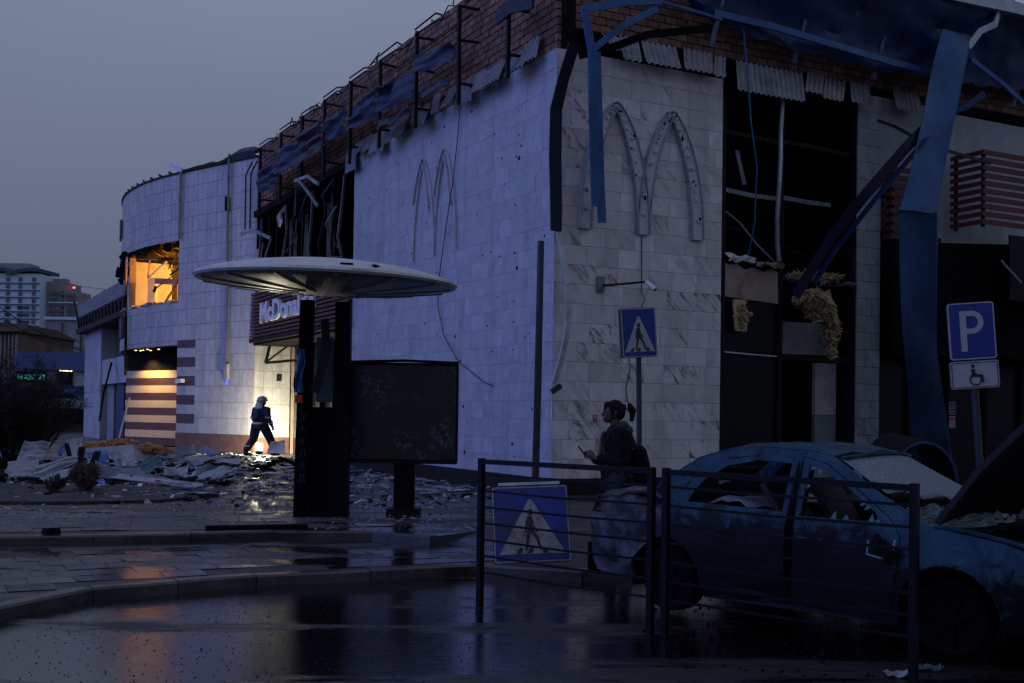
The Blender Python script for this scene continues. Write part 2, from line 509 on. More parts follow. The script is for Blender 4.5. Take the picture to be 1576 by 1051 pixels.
wet('asphalt', (0.006, 0.0055, 0.005), (0.003, 0.003, 0.004), 0.53, 0.62, 0.55, 90, 0.50, (0.38, 1.9, 1), 0.52, 0.07, 1.0, 0.22).b.inputs['IOR'].default_value = 1.85
wet('paver', (0.060, 0.058, 0.060), (0.010, 0.010, 0.012), 0.50, 0.57, 0.75, 60, 0.3, (0.7, 1.3, 1), 0.5)
wet('paver_far', (0.075, 0.071, 0.073), (0.02, 0.02, 0.022), 0.36, 0.5, 0.6, 60, 0.35, (0.7, 1.3, 1), 0.6)
wet('pavement', (0.022, 0.021, 0.022), (0.008, 0.008, 0.009), 0.38, 0.55, 0.5, 45, 0.6, (0.5, 1.2, 1), 0.55)
wet('kerb_stone', (0.060, 0.055, 0.056), (0.016, 0.015, 0.016), 0.40, 0.54, 0.9, 70, 0.2, (1, 1, 1), 0.30, 0.2)

# ------------------------------------------------------------------ helpers
WL = {}      # world location of every parent (no parent but the car, signs and people is rotated)


def V(*a):
    return Vector(a)


def tag(o, label=None, cat=None, group=None, kind=None):
    if label:
        o['label'] = label
    if cat:
        o['category'] = cat
    if group:
        o['group'] = group
    if kind:
        o['kind'] = kind
    return o


def empty(name, loc, label=None, cat=None, group=None, rot=None):
    o = bpy.data.objects.new(name, None)
    o.empty_display_size = 0.2
    COL.objects.link(o)
    o.location = loc
    if rot:
        o.rotation_euler = rot
    WL[o] = Vector(loc)
    return tag(o, label, cat, group)


def place(name, me, parent, loc, rotz=0.0, scale=None):
    """one more object on shared mesh data; loc is in world space"""
    o = bpy.data.objects.new(name, me)
    COL.objects.link(o)
    o.parent = parent
    o.location = Vector(loc) - (WL[parent] if parent else Vector())
    o.rotation_euler = (0, 0, rotz) if not hasattr(rotz, '__len__') else rotz
    if scale:
        o.scale = scale
    WL[o] = Vector(loc)
    return o


class MB:
    def __init__(self):
        self.v, self.f = [], []

    def add(self, vs_, fs):
        n = len(self.v)
        self.v += [Vector(q) for q in vs_]
        self.f += [[i + n for i in q] for q in fs]
        return self

    def box(self, c, s, m=None):
        c = Vector(c)
        pts = []
        for x in (-.5, .5):
            for y in (-.5, .5):
                for z in (-.5, .5):
                    q = Vector((x * s[0], y * s[1], z * s[2]))
                    pts.append(c + (m @ q if m else q))
        return self.add(pts, [(0, 1, 3, 2), (4, 6, 7, 5), (0, 4, 5, 1), (2, 3, 7, 6), (0, 2, 6, 4), (1, 5, 7, 3)])

    def hexa(self, lo, hi):
        """prism between two point loops of equal length"""
        n = len(lo)
        fs = [list(range(n))[::-1], list(range(n, 2 * n))]
        for i in range(n):
            j = (i + 1) % n
            fs.append([i, j, n + j, n + i])
        return self.add(list(lo) + list(hi), fs)

    def bar(self, a, b, w, h, up=(0, 0, 1)):
        a, b = Vector(a), Vector(b)
        d = (b - a)
        if d.length < 1e-6:
            return self
        d.normalize()
        u = Vector(up)
        s = d.cross(u)
        if s.length < 1e-3:
            s = d.cross(Vector((1, 0, 0)))
        s.normalize()
        u = s.cross(d)
        off = [s * (x * w / 2) + u * (y * h / 2) for x, y in ((-1, -1), (1, -1), (1, 1), (-1, 1))]
        return self.hexa([a + o for o in off], [b + o for o in off])

    def path(self, pts, w, h, up=(0, 0, 1)):
        """a continuous rectangular strip along a polyline, mitred"""
        pts = [Vector(q) for q in pts]
        rings = []
        for i, q in enumerate(pts):
            d = (pts[min(i + 1, len(pts) - 1)] - pts[max(i - 1, 0)]).normalized()
            u = Vector(up)
            s = d.cross(u)
            if s.length < 1e-3:
                s = Vector((1, 0, 0))
            s.normalize()
            u = s.cross(d)
            ww = w[i] if hasattr(w, '__len__') else w
            rings.append([q + s * (x * ww / 2) + u * (y * h / 2) for x, y in ((-1, -1), (1, -1), (1, 1), (-1, 1))])
        return self.loft(rings)

    def loft(self, rings, caps=True, closed=True):
        n = len(rings[0])
        vs_ = [q for r in rings for q in r]
        fs = []
        for k in range(len(rings) - 1):
            for i in range(n if closed else n - 1):
                j = (i + 1) % n
                fs.append([k * n + i, k * n + j, (k + 1) * n + j, (k + 1) * n + i])
        if caps:
            fs.append(list(range(n))[::-1])
            fs.append([(len(rings) - 1) * n + i for i in range(n)])
        return self.add(vs_, fs)

    def tube(self, pts, r, n=8):
        pts = [Vector(q) for q in pts]
        rings = []
        ref = None
        for i, q in enumerate(pts):
            d = (pts[min(i + 1, len(pts) - 1)] - pts[max(i - 1, 0)]).normalized()
            if ref is None:
                ref = d.orthogonal().normalized()
            ref = (ref - d * ref.dot(d)).normalized()
            s = d.cross(ref)
            rr = r[i] if hasattr(r, '__len__') else r
            rings.append([q + ref * (rr * math.cos(2 * math.pi * k / n)) + s * (rr * math.sin(2 * math.pi * k / n)) for k in range(n)])
        return self.loft(rings)

    def cyl(self, a, b, r, n=16, r2=None):
        return self.tube([a, b], [r, r if r2 is None else r2], n)

    def prism(self, pts, vec):
        vec = Vector(vec)
        return self.hexa(pts, [Vector(q) + vec for q in pts])

    def sheet(self, grid, thick):
        """solid sheet from a grid of points grid[i][j]"""
        nu, nv = len(grid), len(grid[0])
        top, bot = [], []
        for i in range(nu):
            for j in range(nv):
                q = Vector(grid[i][j])
                du = Vector(grid[min(i + 1, nu - 1)][j]) - Vector(grid[max(i - 1, 0)][j])
                dv = Vector(grid[i][min(j + 1, nv - 1)]) - Vector(grid[i][max(j - 1, 0)])
                nn = du.cross(dv)
                nn = nn.normalized() if nn.length > 1e-9 else Vector((0, 0, 1))
                top.append(q + nn * thick / 2)
                bot.append(q - nn * thick / 2)
        N = nu * nv
        fs = []
        for i in range(nu - 1):
            for j in range(nv - 1):
                a = i * nv + j
                fs.append([a, a + nv, a + nv + 1, a + 1])
                fs.append([N + a, N + a + 1, N + a + nv + 1, N + a + nv])
        for i in range(nu - 1):
            for j in (0, nv - 1):
                a = i * nv + j
                fs.append([a, a + nv, N + a + nv, N + a] if j else [a, N + a, N + a + nv, a + nv])
        for j in range(nv - 1):
            for i in (0, nu - 1):
                a = i * nv + j
                fs.append([a, N + a, N + a + 1, a + 1] if i else [a, a + 1, N + a + 1, N + a])
        return self.add(top + bot, fs)

    def mesh(self, name, mat, origin=Vector(), smooth=False):
        me = bpy.data.meshes.new(name)
        me.from_pydata([tuple(q - origin) for q in self.v], [], self.f)
        me.materials.append(MATS[mat])
        bm = bmesh.new()
        bm.from_mesh(me)
        bmesh.ops.recalc_face_normals(bm, faces=bm.faces)
        bm.to_mesh(me)
        bm.free()
        if smooth:
            me.polygons.foreach_set('use_smooth', [True] * len(me.polygons))
            me.set_sharp_from_angle(angle=R_(38))
        return me

    def build(self, name, mat, parent=None, local=False, smooth=False, loc=None, bevel=0):
        org = Vector() if local else (WL[parent] if parent else Vector(loc or (0, 0, 0)))
        me = self.mesh(name, mat, org, smooth)
        o = bpy.data.objects.new(name, me)
        COL.objects.link(o)
        if parent:
            o.parent = parent
        else:
            o.location = org
        WL[o] = org
        if bevel:
            b = o.modifiers.new('bevel', 'BEVEL')
            b.width = bevel
            b.segments = 2
            b.limit_method = 'ANGLE'
            b.angle_limit = R_(40)
        return o


def cdt(outer, holes=(), inner=()):
    """triangulate a 2D outline with holes; returns points, triangles"""
    pts, edges = [], []
    for loop in [outer] + list(holes):
        s = len(pts)
        pts += [Vector(q) for q in loop]
        n = len(loop)
        edges += [(s + i, s + (i + 1) % n) for i in range(n)]
    pts += [Vector(q) for q in inner]
    r = delaunay_2d_cdt(pts, edges, [], 0, 1e-6)
    vs2, tris = r[0], r[2]

    def inside(q, loop):
        c = False
        n = len(loop)
        for i in range(n):
            a, b = loop[i], loop[(i + 1) % n]
            if (a[1] > q[1]) != (b[1] > q[1]) and q[0] < (b[0] - a[0]) * (q[1] - a[1]) / (b[1] - a[1]) + a[0]:
                c = not c
        return c
    keep = []
    for tr in tris:
        c = sum((vs2[i] for i in tr), Vector((0, 0))) / len(tr)
        if inside(c, outer) and not any(inside(c, h) for h in holes):
            keep.append(list(tr))
    return vs2, keep


def slab2d(mb, outer, holes, fn, thick_vec, inner=()):
    """extrude a 2D outline: fn(x,y)->3D front point, thick_vec = offset to back"""
    pts, tris = cdt(outer, holes, inner)
    fr = [Vector(fn(q[0], q[1])) for q in pts]
    tv = (lambda q: Vector(thick_vec)) if not callable(thick_vec) else thick_vec
    bk = [q + tv(q) for q in fr]
    n = len(fr)
    fs = [list(t_) for t_ in tris] + [[n + i for i in reversed(t_)] for t_ in tris]
    cnt = {}
    for t_ in tris:
        for i in range(len(t_)):
            e_ = (t_[i], t_[(i + 1) % len(t_)])
            cnt[e_] = 1
    for (a, b) in list(cnt):
        if (b, a) not in cnt:
            fs.append([b, a, n + a, n + b])
    mb.add(fr + bk, fs)
    return mb


def ngon(cx, cy, rx, ry=None, n=24, a0=0.0, a1=2 * math.pi, closed=True):
    ry = rx if ry is None else ry
    k = n if closed else n + 1
    return [(cx + rx * math.cos(a0 + (a1 - a0) * i / n), cy + ry * math.sin(a0 + (a1 - a0) * i / n)) for i in range(k)]


def text_mesh(name, s, mat, size, depth, offset=0.0, sx=1.0, align='CENTER'):
    cu = bpy.data.curves.new(name, 'FONT')
    cu.body = s
    cu.size = size
    cu.extrude = depth
    cu.offset = offset
    cu.align_x = align
    cu.resolution_u = 3
    ob = bpy.data.objects.new(name, cu)
    COL.objects.link(ob)
    dg = bpy.context.evaluated_depsgraph_get()
    me = bpy.data.meshes.new_from_object(ob.evaluated_get(dg))
    bpy.data.objects.remove(ob)
    me.materials.clear()
    me.materials.append(MATS[mat])
    if sx != 1:
        for q in me.vertices:
            q.co.x *= sx
    return me


def rnd(a, b):
    return random.uniform(a, b)


# ------------------------------------------------------------------ plan of the place (metres; camera at 0,0,1.5)
CX, CY = 0.74, 21.0                                  # corner of the restaurant
ANG = R_(27.9)
LD = Vector((-math.sin(ANG), math.cos(ANG), 0))      # along the side wall, away from the corner
RD = Vector((math.cos(ANG), math.sin(ANG), 0))       # along the front wall
Z_ROAD, Z_MID = -0.20, -0.10
ROT_L = math.atan2(LD.y, LD.x)
ROT_R = math.atan2(RD.y, RD.x)


def LW(t_, z, o=0.0):
    return Vector((CX, CY, z)) + LD * t_ - RD * o


def RW(s, z, o=0.0):
    return Vector((CX, CY, z)) + RD * s - LD * o


def lbox(mb, t0, t1, z0, z1, o0, o1):
    return mb.hexa([LW(t0, z0, o0), LW(t1, z0, o0), LW(t1, z0, o1), LW(t0, z0, o1)],
                   [LW(t0, z1, o0), LW(t1, z1, o0), LW(t1, z1, o1), LW(t0, z1, o1)])


def rbox(mb, s0, s1, z0, z1, o0, o1):
    return mb.hexa([RW(s0, z0, o0), RW(s1, z0, o0), RW(s1, z0, o1), RW(s0, z0, o1)],
                   [RW(s0, z1, o0), RW(s1, z1, o0), RW(s1, z1, o1), RW(s0, z1, o1)])


TP0 = Vector((-8.85, 39.1, 0))
TH = Vector((-0.7655, 0.6434, 0))
TN = Vector((-0.6434, -0.7655, 0))
T_FLAT, T_R = 4.6, 14.2
TC = TP0 + TH * T_FLAT - TN * T_R


def TW(u, z, o=0.0):
    """point on the wall of the curved wing, u along the wall from its right end"""
    if u <= T_FLAT:
        q = TP0 + TH * u + TN * o
    else:
        a = (u - T_FLAT) / T_R
        d = Matrix.Rotation(-a, 3, 'Z') @ TN
        q = TC + d * (T_R + o)
    return Vector((q.x, q.y, z))


def tband(mb, u0, u1, z0, z1, o0, o1, step=0.5):
    n = max(1, int(round((u1 - u0) / step)))
    rings = []
    for i in range(n + 1):
        u = u0 + (u1 - u0) * i / n
        rings.append([TW(u, z0, o0), TW(u, z1, o0), TW(u, z1, o1), TW(u, z0, o1)])
    return mb.loft(rings)


# ------------------------------------------------------------------ ground
mb = MB()
mb.add([(-900, -60, Z_ROAD), (900, -60, Z_ROAD), (900, 1500, Z_ROAD), (-900, 1500, Z_ROAD)], [(0, 1, 2, 3)])
tag(mb.build('road', 'asphalt'), kind='structure')

FK = [(-16, 10.2), (-9.5, 11.9), (-5.9, 12.98), (-3.8, 13.62), (-2.9, 14.05), (-1.7, 14.15), (-0.95, 13.75)]     # far kerb line
NK = [(-5.3, 5.4), (-4.6, 7.45), (-4.08, 9.0), (-3.68, 10.1), (-2.44, 11.0), (-0.36, 11.95), (0.74, 11.6), (2.2, 12.6)]  # near kerb line


def ground_poly(name, pts2, z, z0, mat):
    m_ = MB()
    slab2d(m_, pts2, [], lambda x, y: (x, y, z), (0, 0, z0 - z))
    return tag(m_.build(name, mat), kind='structure')


island = ground_poly('walkway', NK + [(9.0, 13.4), (9.0, 15.5), (-2.0, 15.5), (-16, 12), (-16, 5.4)], Z_MID, Z_ROAD - 0.2, 'pavement')
fp = FK + [(-0.4, 14.5), (9.5, 15.5), (60, 30), (60, 160), (-80, 160), (-80, 20), (-30, 12)]
pavement = ground_poly('pavement', fp, 0.0, -0.3, 'pavement')
mb = MB()
mb.hexa([(-0.95, 13.72, -0.3), (9.5, 14.0, -0.3), (9.5, 15.6, -0.3), (-0.4, 14.55, -0.3)],
        [(-0.95, 13.72, Z_MID + 0.003), (9.5, 14.0, Z_MID + 0.003), (9.5, 15.6, 0.004), (-0.4, 14.55, 0.004)])
tag(mb.build('dropped_kerb_ramp', 'pavement'), kind='structure')


def kerb_run(line, z_top, z_bot, width, inward, name, parent, step=1.0):
    """kerb stones laid one by one along a line"""
    for a, b in zip(line[:-1], line[1:]):
        a, b = Vector((*a, 0)), Vector((*b, 0))
        L_ = (b - a).length
        n = max(1, int(round(L_ / step)))
        d = (b - a).normalized()
        s = Vector((-d.y, d.x, 0)) * inward
        for i in range(n):
            p0 = a + d * (L_ * i / n + 0.006)
            p1 = a + d * (L_ * (i + 1) / n - 0.006)
            dz = rnd(-0.006, 0.006)
            dx = s * rnd(-0.008, 0.008)
            m_ = MB()
            bv = 0.02
            prof = [(0.0, z_bot), (0.0, z_top + dz - bv), (bv, z_top + dz), (width, z_top + dz), (width, z_bot)]
            m_.loft([[p0 + dx - s * 0.02 + s * q[0] + V(0, 0, q[1]) for q in prof],
                     [p1 + dx - s * 0.02 + s * q[0] + V(0, 0, q[1]) for q in prof]])
            m_.build(name, 'kerb_stone', parent)


kerb_run(NK, Z_MID + 0.015, Z_ROAD - 0.1, 0.17, 1, 'kerb_stone', island, 1.0)
kerb_run(FK, 0.014, -0.25, 0.16, 1, 'kerb_stone', pavement, 1.0)


def in_poly(x, y, loop):
    c = False
    for i in range(len(loop)):
        a, b = loop[i], loop[(i + 1) % len(loop)]
        if (a[1] > y) != (b[1] > y) and x < (b[0] - a[0]) * (y - a[1]) / (b[1] - a[1]) + a[0]:
            c = not c
    return c


# paving slabs
def pave(region, org, ang, lu, lv, nu, nv, z, mat, parent, gap=0.012, lim=280):
    d = V(math.cos(ang), math.sin(ang), 0)
    e_ = V(-math.sin(ang), math.cos(ang), 0)
    me = MB().box((0, 0, 0), (lu - gap, lv - gap, 0.05)).mesh('paving_slab', mat)
    k = 0
    for j in range(nv):
        for i in range(nu):
            q = V(*org, 0) + d * (lu * (i + 0.5 * (j % 2))) + e_ * (lv * j)
            if not all(in_poly(q.x + d.x * a * lu + e_.x * b * lv, q.y + d.y * a * lu + e_.y * b * lv, region) for a in (-.5, .5) for b in (-.5, .5)):
                continue
            k += 1
            if k > lim:
                return
            place('paving_slab', me, parent, (q.x, q.y, z - 0.016 + rnd(-0.004, 0.004)), (rnd(-.012, .012), rnd(-.012, .012), ang + rnd(-.01, .01)))


reg_mid = [(-8.0, 7.6), (-4.75, 7.6), (-4.26, 9.1), (-3.82, 10.28), (-2.5, 11.22), (-0.36, 12.18), (0.7, 11.85), (1.4, 12.8), (-0.5, 13.6), (-1.6, 13.9), (-2.9, 13.8), (-3.9, 13.4), (-6.0, 12.75), (-9.5, 11.6)]
pave(reg_mid, (-9.2, 6.2), R_(27), 0.40, 0.40, 28, 26, Z_MID, 'paver', island)
reg_far = [(-8.8, 12.4), (-5.95, 13.2), (-3.85, 13.86), (-2.95, 14.3), (-1.75, 14.4), (-1.2, 14.2), (-1.3, 15.4), (-3.2, 17.0), (-9.0, 16.6)]
pave(reg_far, (-8.6, 11.6), R_(17.5), 0.56, 0.42, 16, 16, 0.0, 'paver_far', pavement)
# earth bed under the shrubs
mb = MB()
bed = [(-14, 16.5), (-9, 17.2), (-6.6, 17.6), (-5.6, 18.2), (-5.0, 19.6), (-6.0, 21.2), (-9, 22), (-14, 22)]
slab2d(mb, bed, [], lambda x, y: (x, y, 0.03 + 0.07 * noise.noise(V(x * 1.7, y * 1.7, 0))), (0, 0, -0.2),
       [(x * 0.35 - 14, 16.6 + y * 0.35) for x in range(25) for y in range(15) if in_poly(x * 0.35 - 14, 16.6 + y * 0.35, bed)])
tag(mb.build('soil_bed', 'soil'), kind='structure')

# ------------------------------------------------------------------ the restaurant building
Z_PL, Z_MT, Z_BT = 0.30, 8.28, 10.5        # plinth top, marble top, brick top
T_END, T_FAR = 10.8, 20.5
S_M, S_P0, S_P1, S_END = 3.87, 7.53, 8.22, 18.0
bld = empty('restaurant_building', (CX, CY, 0), 'two-storey marble-clad restaurant with bare brick parapet, torn fascia and blown-out windows', 'building')

# carcass
m_ = MB()
lbox(m_, 0.32, T_END, 0, Z_MT - 0.01, -0.32, -0.03)
side_wall = m_.build('side_wall', 'grout_pale', bld)
m_ = MB()
rbox(m_, 0.03, S_M - 0.004, 0, Z_MT - 0.012, -0.32, -0.03)
front_wall = m_.build('front_wall', 'grout', bld)
m_ = MB()
lbox(m_, -0.02, T_END + 0.05, -0.1, Z_PL, -0.2, 0.03)
rbox(m_, 0.0, S_M + 0.03, -0.1, Z_PL - 0.003, -0.2, 0.028)
m_.build('plinth', 'plinth', bld)
m_ = MB()
m_.hexa([LW(0.3, 9.2, -0.35), LW(T_FAR + 6, 9.2, -0.35), LW(T_FAR + 6, 9.2, -18), LW(0.3, 9.2, -18)],
        [LW(0.3, 9.4, -0.35), LW(T_FAR + 6, 9.4, -0.35), LW(T_FAR + 6, 9.4, -18), LW(0.3, 9.4, -18)])
m_.build('roof', 'membrane', bld)
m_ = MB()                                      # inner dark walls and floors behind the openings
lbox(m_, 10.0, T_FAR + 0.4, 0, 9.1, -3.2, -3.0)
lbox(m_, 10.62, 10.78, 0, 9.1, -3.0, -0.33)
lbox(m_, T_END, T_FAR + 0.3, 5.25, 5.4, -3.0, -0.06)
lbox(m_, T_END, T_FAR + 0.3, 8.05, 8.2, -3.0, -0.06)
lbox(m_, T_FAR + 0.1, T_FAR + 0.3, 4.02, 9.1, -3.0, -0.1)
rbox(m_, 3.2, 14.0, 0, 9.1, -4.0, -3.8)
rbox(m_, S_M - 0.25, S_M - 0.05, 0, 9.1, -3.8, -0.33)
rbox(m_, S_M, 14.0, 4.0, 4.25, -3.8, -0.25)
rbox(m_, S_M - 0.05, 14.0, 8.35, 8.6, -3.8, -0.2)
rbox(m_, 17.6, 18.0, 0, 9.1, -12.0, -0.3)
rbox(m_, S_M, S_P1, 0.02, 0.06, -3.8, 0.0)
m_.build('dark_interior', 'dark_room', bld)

# marble slabs, one by one on the front wall and on the near part of the side wall
ROWS = 22
RH = (Z_MT - Z_PL) / ROWS
unit = {}


def tile_mesh(mat):
    if mat not in unit:
        b_ = 0.006
        m2 = MB()
        lo = [V(-.5, -.5, -.5), V(.5, -.5, -.5), V(.5, -.5, .5), V(-.5, -.5, .5)]
        hi = [V(-.5, .5, -.5), V(.5, .5, -.5), V(.5, .5, .5), V(-.5, .5, .5)]
        m2.hexa(lo, hi)
        unit[mat] = m2.mesh('tile_' + mat, mat)
    return unit[mat]


def row_cuts(length, wmin, wmax, off):
    cuts = [0.0]
    x = off
    while x < length - 0.18:
        if x > 0.15:
            cuts.append(x)
        x += rnd(wmin, wmax)
    cuts.append(length)
    return cuts


GAP, TD = 0.006, 0.035
n_tiles = 0
rest = MB()
for j in range(ROWS):
    z0 = Z_PL + RH * j
    cuts = row_cuts(S_M, 0.42, 0.74, rnd(-0.2, 0.45))
    for a, b in zip(cuts[:-1], cuts[1:]):
        q = RW((a + b) / 2, z0 + RH / 2, -TD / 2 + rnd(-0.003, 0.003))
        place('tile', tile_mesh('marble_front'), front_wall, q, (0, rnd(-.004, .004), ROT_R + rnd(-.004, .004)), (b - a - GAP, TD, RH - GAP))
        n_tiles += 1
n_front = n_tiles
T_NEAR = 3.7
for j in range(ROWS):
    z0 = Z_PL + RH * j
    cuts = row_cuts(T_END, 0.5, 0.8, rnd(-0.2, 0.45))
    for a, b in zip(cuts[:-1], cuts[1:]):
        o_ = -TD / 2 + rnd(-0.004, 0.002)
        if a < T_NEAR and n_tiles < 298:
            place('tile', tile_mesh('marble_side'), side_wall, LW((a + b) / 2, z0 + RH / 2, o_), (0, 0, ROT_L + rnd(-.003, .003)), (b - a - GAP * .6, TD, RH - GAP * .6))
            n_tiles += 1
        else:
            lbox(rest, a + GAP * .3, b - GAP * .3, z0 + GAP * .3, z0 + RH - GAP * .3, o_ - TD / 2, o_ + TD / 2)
tag(rest.build('tile_field', 'marble_side', side_wall), kind='stuff')
marks = MB()                                   # shrapnel pits
pit_at = [(1.55, z_) for z_ in (7.5, 6.55, 5.6, 4.65, 3.7, 2.75, 1.8, 0.9)] + [(rnd(0.3, 10.5), rnd(0.5, 8.0)) for _ in range(80)]
for a, z_ in pit_at:
    r_ = rnd(0.010, 0.030) * (1.0 if random.random() < 0.7 else 1.5)
    lp = [(a + r_ * rnd(.6, 1.25) * math.cos(k_ * .785), z_ + r_ * rnd(.6, 1.25) * math.sin(k_ * .785)) for k_ in range(8)]
    marks.hexa([LW(x, y, -0.01) for x, y in lp], [LW(x, y, 0.0045) for x, y in lp])
tag(marks.build('shrapnel_mark_field', 'soot', side_wall), kind='stuff')

# brick parapet
m_ = MB()
lbox(m_, 0.0, T_FAR, Z_MT, Z_BT - 0.01, -0.40, -0.10)
rbox(m_, 0.42, S_END, Z_MT + 0.3, Z_BT - 0.012, -0.40, -0.10)
parapet = m_.build('parapet', 'mortar', bld)
BH, BL = 0.148, 0.272
n_b = 0
bricks = MB()
bme = MB().box((0, 0, 0), (1, 1, 1)).mesh('brick', 'brick')
for j in range(15):
    z0 = Z_MT + 0.004 + BH * j
    x = -(BL / 2) * (j % 2)
    while x < T_FAR - 0.05:
        a, b = max(x, 0.0), min(x + BL, T_FAR)
        x += BL
        if b - a < 0.06:
            continue
        if j == 14 and random.random() < 0.12:
            continue
        o_ = rnd(-0.012, 0.006)
        if a < 6.6 and n_b < 298 and a > 0.9:
            place('brick', bme, parapet, LW((a + b) / 2, z0 + BH / 2, -0.07 + o_), (0, 0, ROT_L), (b - a - 0.024, 0.1, BH - 0.022))
            n_b += 1
        else:
            lbox(bricks, a + 0.012, b - 0.012, z0 + 0.011, z0 + BH - 0.011, -0.12 + o_, -0.02 + o_)
for j in range(3, 14):
    z0 = Z_MT + 0.004 + BH * j
    x = -(BL / 2) * (j % 2)
    while x < 15:
        a, b = max(x, 0.0), x + BL
        x += BL
        o_ = rnd(-0.012, 0.006)
        rbox(bricks, a + 0.012, b - 0.012, z0 + 0.011, z0 + BH - 0.011, -0.12 + o_, -0.02 + o_)
tag(bricks.build('brick_field', 'brick', parapet), kind='stuff')

# corrugated soffit strips, bent, below the brick
def corr(mb_, o, u, v, w, h, amp=0.022, pitch=0.13, bend=0.0, thick=0.006):
    """corrugated sheet: ribs run along v"""
    n = max(4, int(w / (pitch / 4)))
    u, v = Vector(u).normalized(), Vector(v).normalized()
    nn = u.cross(v)
    grid = []
    for i in range(n + 1):
        x = w * i / n
        a = amp * (1 if (i // 2) % 2 else -1)
        grid.append([Vector(o) + u * x + v * (h * k / 3) + nn * (a + bend * (k / 3) ** 2) for k in range(4)])
    return mb_.sheet(grid, thick)


tt = 0.55
while tt < T_END + 0.1:
    w = rnd(0.22, 0.75)
    tilt = rnd(-0.9, -0.3)
    m_ = MB()
    drop = rnd(0.5, 0.72)
    v_ = (-RD) * rnd(0.25, 0.6) + V(0, 0, -1) * rnd(0.8, 1.0) + LD * tilt * 0.7
    corr(m_, LW(tt, Z_MT + rnd(0.24, 0.40), 0.06), LD + V(0, 0, rnd(-0.05, 0.05)), v_, w, drop, bend=rnd(-0.08, 0.05))
    m_.build('soffit_strip', 'corrugated', bld)
    tt += w * rnd(0.98, 1.12) + (rnd(0.15, 0.4) if random.random() < 0.3 else 0)
for s0, w, tl, dr in ((0.95, 0.45, 0.5, 0.28), (1.35, 0.42, -0.1, 0.42), (1.85, 0.85, -0.15, 0.46), (2.85, 0.75, -0.3, 0.46), (3.62, 0.28, -0.4, 0.5),
                      (4.15, 1.75, -0.28, 0.62), (6.05, 0.5, -0.5, 0.45), (6.55, 0.6, -0.5, 0.5), (7.25, 0.55, -0.4, 0.5), (8.5, 0.8, -0.2, 0.4)):
    m_ = MB()
    v_ = -LD * 0.45 + V(0, 0, -1) * 0.85 + RD * tl
    corr(m_, RW(s0, Z_MT + 0.42 + rnd(-0.02, 0.05), 0.02), RD, v_, w, dr * 1.35, bend=rnd(-0.05, 0.05))
    m_.build('soffit_strip', 'corrugated_grey', bld)

# emblem frames: two tall joined arches on each wall
def arches(frame, x0, xm, x1, z_base, z_top, wd, face_on, parent, depth, name):
    """outline of a double arch with a flat face, raised rim and bolts"""
    def leg_curve(xa, xb, n=18):
        pts = []
        c_, r_ = (xa + xb) / 2, (xb - xa) / 2
        zz = [0, .16, .32, .46, .58, .68, .76, .83, .89, .94, .975, .994]
        hwz = [(1 - q * q) ** 0.75 for q in zz]
        for q, h_ in zip(zz, hwz):
            pts.append((c_ - r_ * h_, z_base + (z_top - z_base) * q))
        pts.append((c_, z_top))
        for q, h_ in zip(zz[::-1], hwz[::-1]):
            pts.append((c_ + r_ * h_, z_base + (z_top - z_base) * q))
        return pts
    root = empty(name, frame((x0 + x1) / 2, z_base, 0), *parent)
    for (xa, xb) in ((x0, xm), (xm, x1)):
        cl = leg_curve(xa, xb)
        face, rim_o, rim_i = MB(), MB(), MB()
        L1, R1 = [], []
        for i, q in enumerate(cl):
            p_, n_ = Vector(cl[max(0, i - 1)]), Vector(cl[min(len(cl) - 1, i + 1)])
            d = (n_ - p_).normalized()
            nn = Vector((-d.y, d.x))
            k = 1.0 if 3 < i < len(cl) - 4 else 1.0
            top = 1 - 0.45 * math.sin(math.pi * i / (len(cl) - 1)) ** 4
            L1.append(Vector(q) + nn * wd / 2 * top)
            R1.append(Vector(q) - nn * wd / 2 * top)
        grid = [[frame(a.x, a.y, depth * 0.55), frame((a.x + b.x) / 2, (a.y + b.y) / 2, depth * 0.5), frame(b.x, b.y, depth * 0.55)] for a, b in zip(L1, R1)]
        if face_on:
            face.sheet(grid, 0.02)
            face.build('arch_face', 'emblem', root)
        for side, rim in ((L1, rim_o), (R1, rim_i)):
            keep = side if face_on else side[(0 if side is L1 else 3):(len(side) - 4 if side is L1 else len(side))]
            rim.path([frame(a.x, a.y, depth * 0.5) for a in keep], 0.02, depth, up=frame(0, 0, 1) - frame(0, 0, 0))
            rim.build('arch_rim', 'emblem_rim' if face_on else 'emblem', root)
        if not face_on:
            continue
        bolts = MB()
        for i in range(1, len(cl) - 1):
            if random.random() < 0.85:
                c3 = frame(cl[i][0] + rnd(-.03, .03), cl[i][1], depth * 0.6)
                c4 = frame(cl[i][0] + rnd(-.03, .03), cl[i][1], depth * 0.6 + 0.035)
                bolts.cyl(c3, c4, 0.028, 8)
        tag(bolts.build('bolt_field', 'emblem', root), kind='stuff')
        holes = MB()
        for i in range(26):
            k = random.randrange(1, len(cl) - 1)
            c3 = Vector(cl[k]) + Vector((rnd(-wd * .4, wd * .4), rnd(-.08, .08)))
            rr = rnd(0.012, 0.034)
            pts = ngon(c3.x, c3.y, rr, rr * rnd(0.6, 1.6), 7, rnd(0, 3))
            holes.hexa([frame(a, b, depth * 0.55) for a, b in pts[:7]], [frame(a, b, depth * 0.55 + 0.016) for a, b in pts[:7]])
        tag(holes.build('shrapnel_hole_field', 'soot', root), kind='stuff')
    return root


arches(RW, 0.62, 1.93, 3.22, 4.97, 7.36, 0.26, True, ('pale double-arch emblem frame bolted on the front marble wall above the camera', 'emblem'), 0.12, 'emblem_frame')
arches(lambda x, z, o: LW(x, z, o), 4.35, 5.52, 6.72, 5.05, 7.32, 0.24, False, ('faint double-arch emblem frame on the side wall above the round canopy', 'emblem'), 0.05, 'emblem_frame')

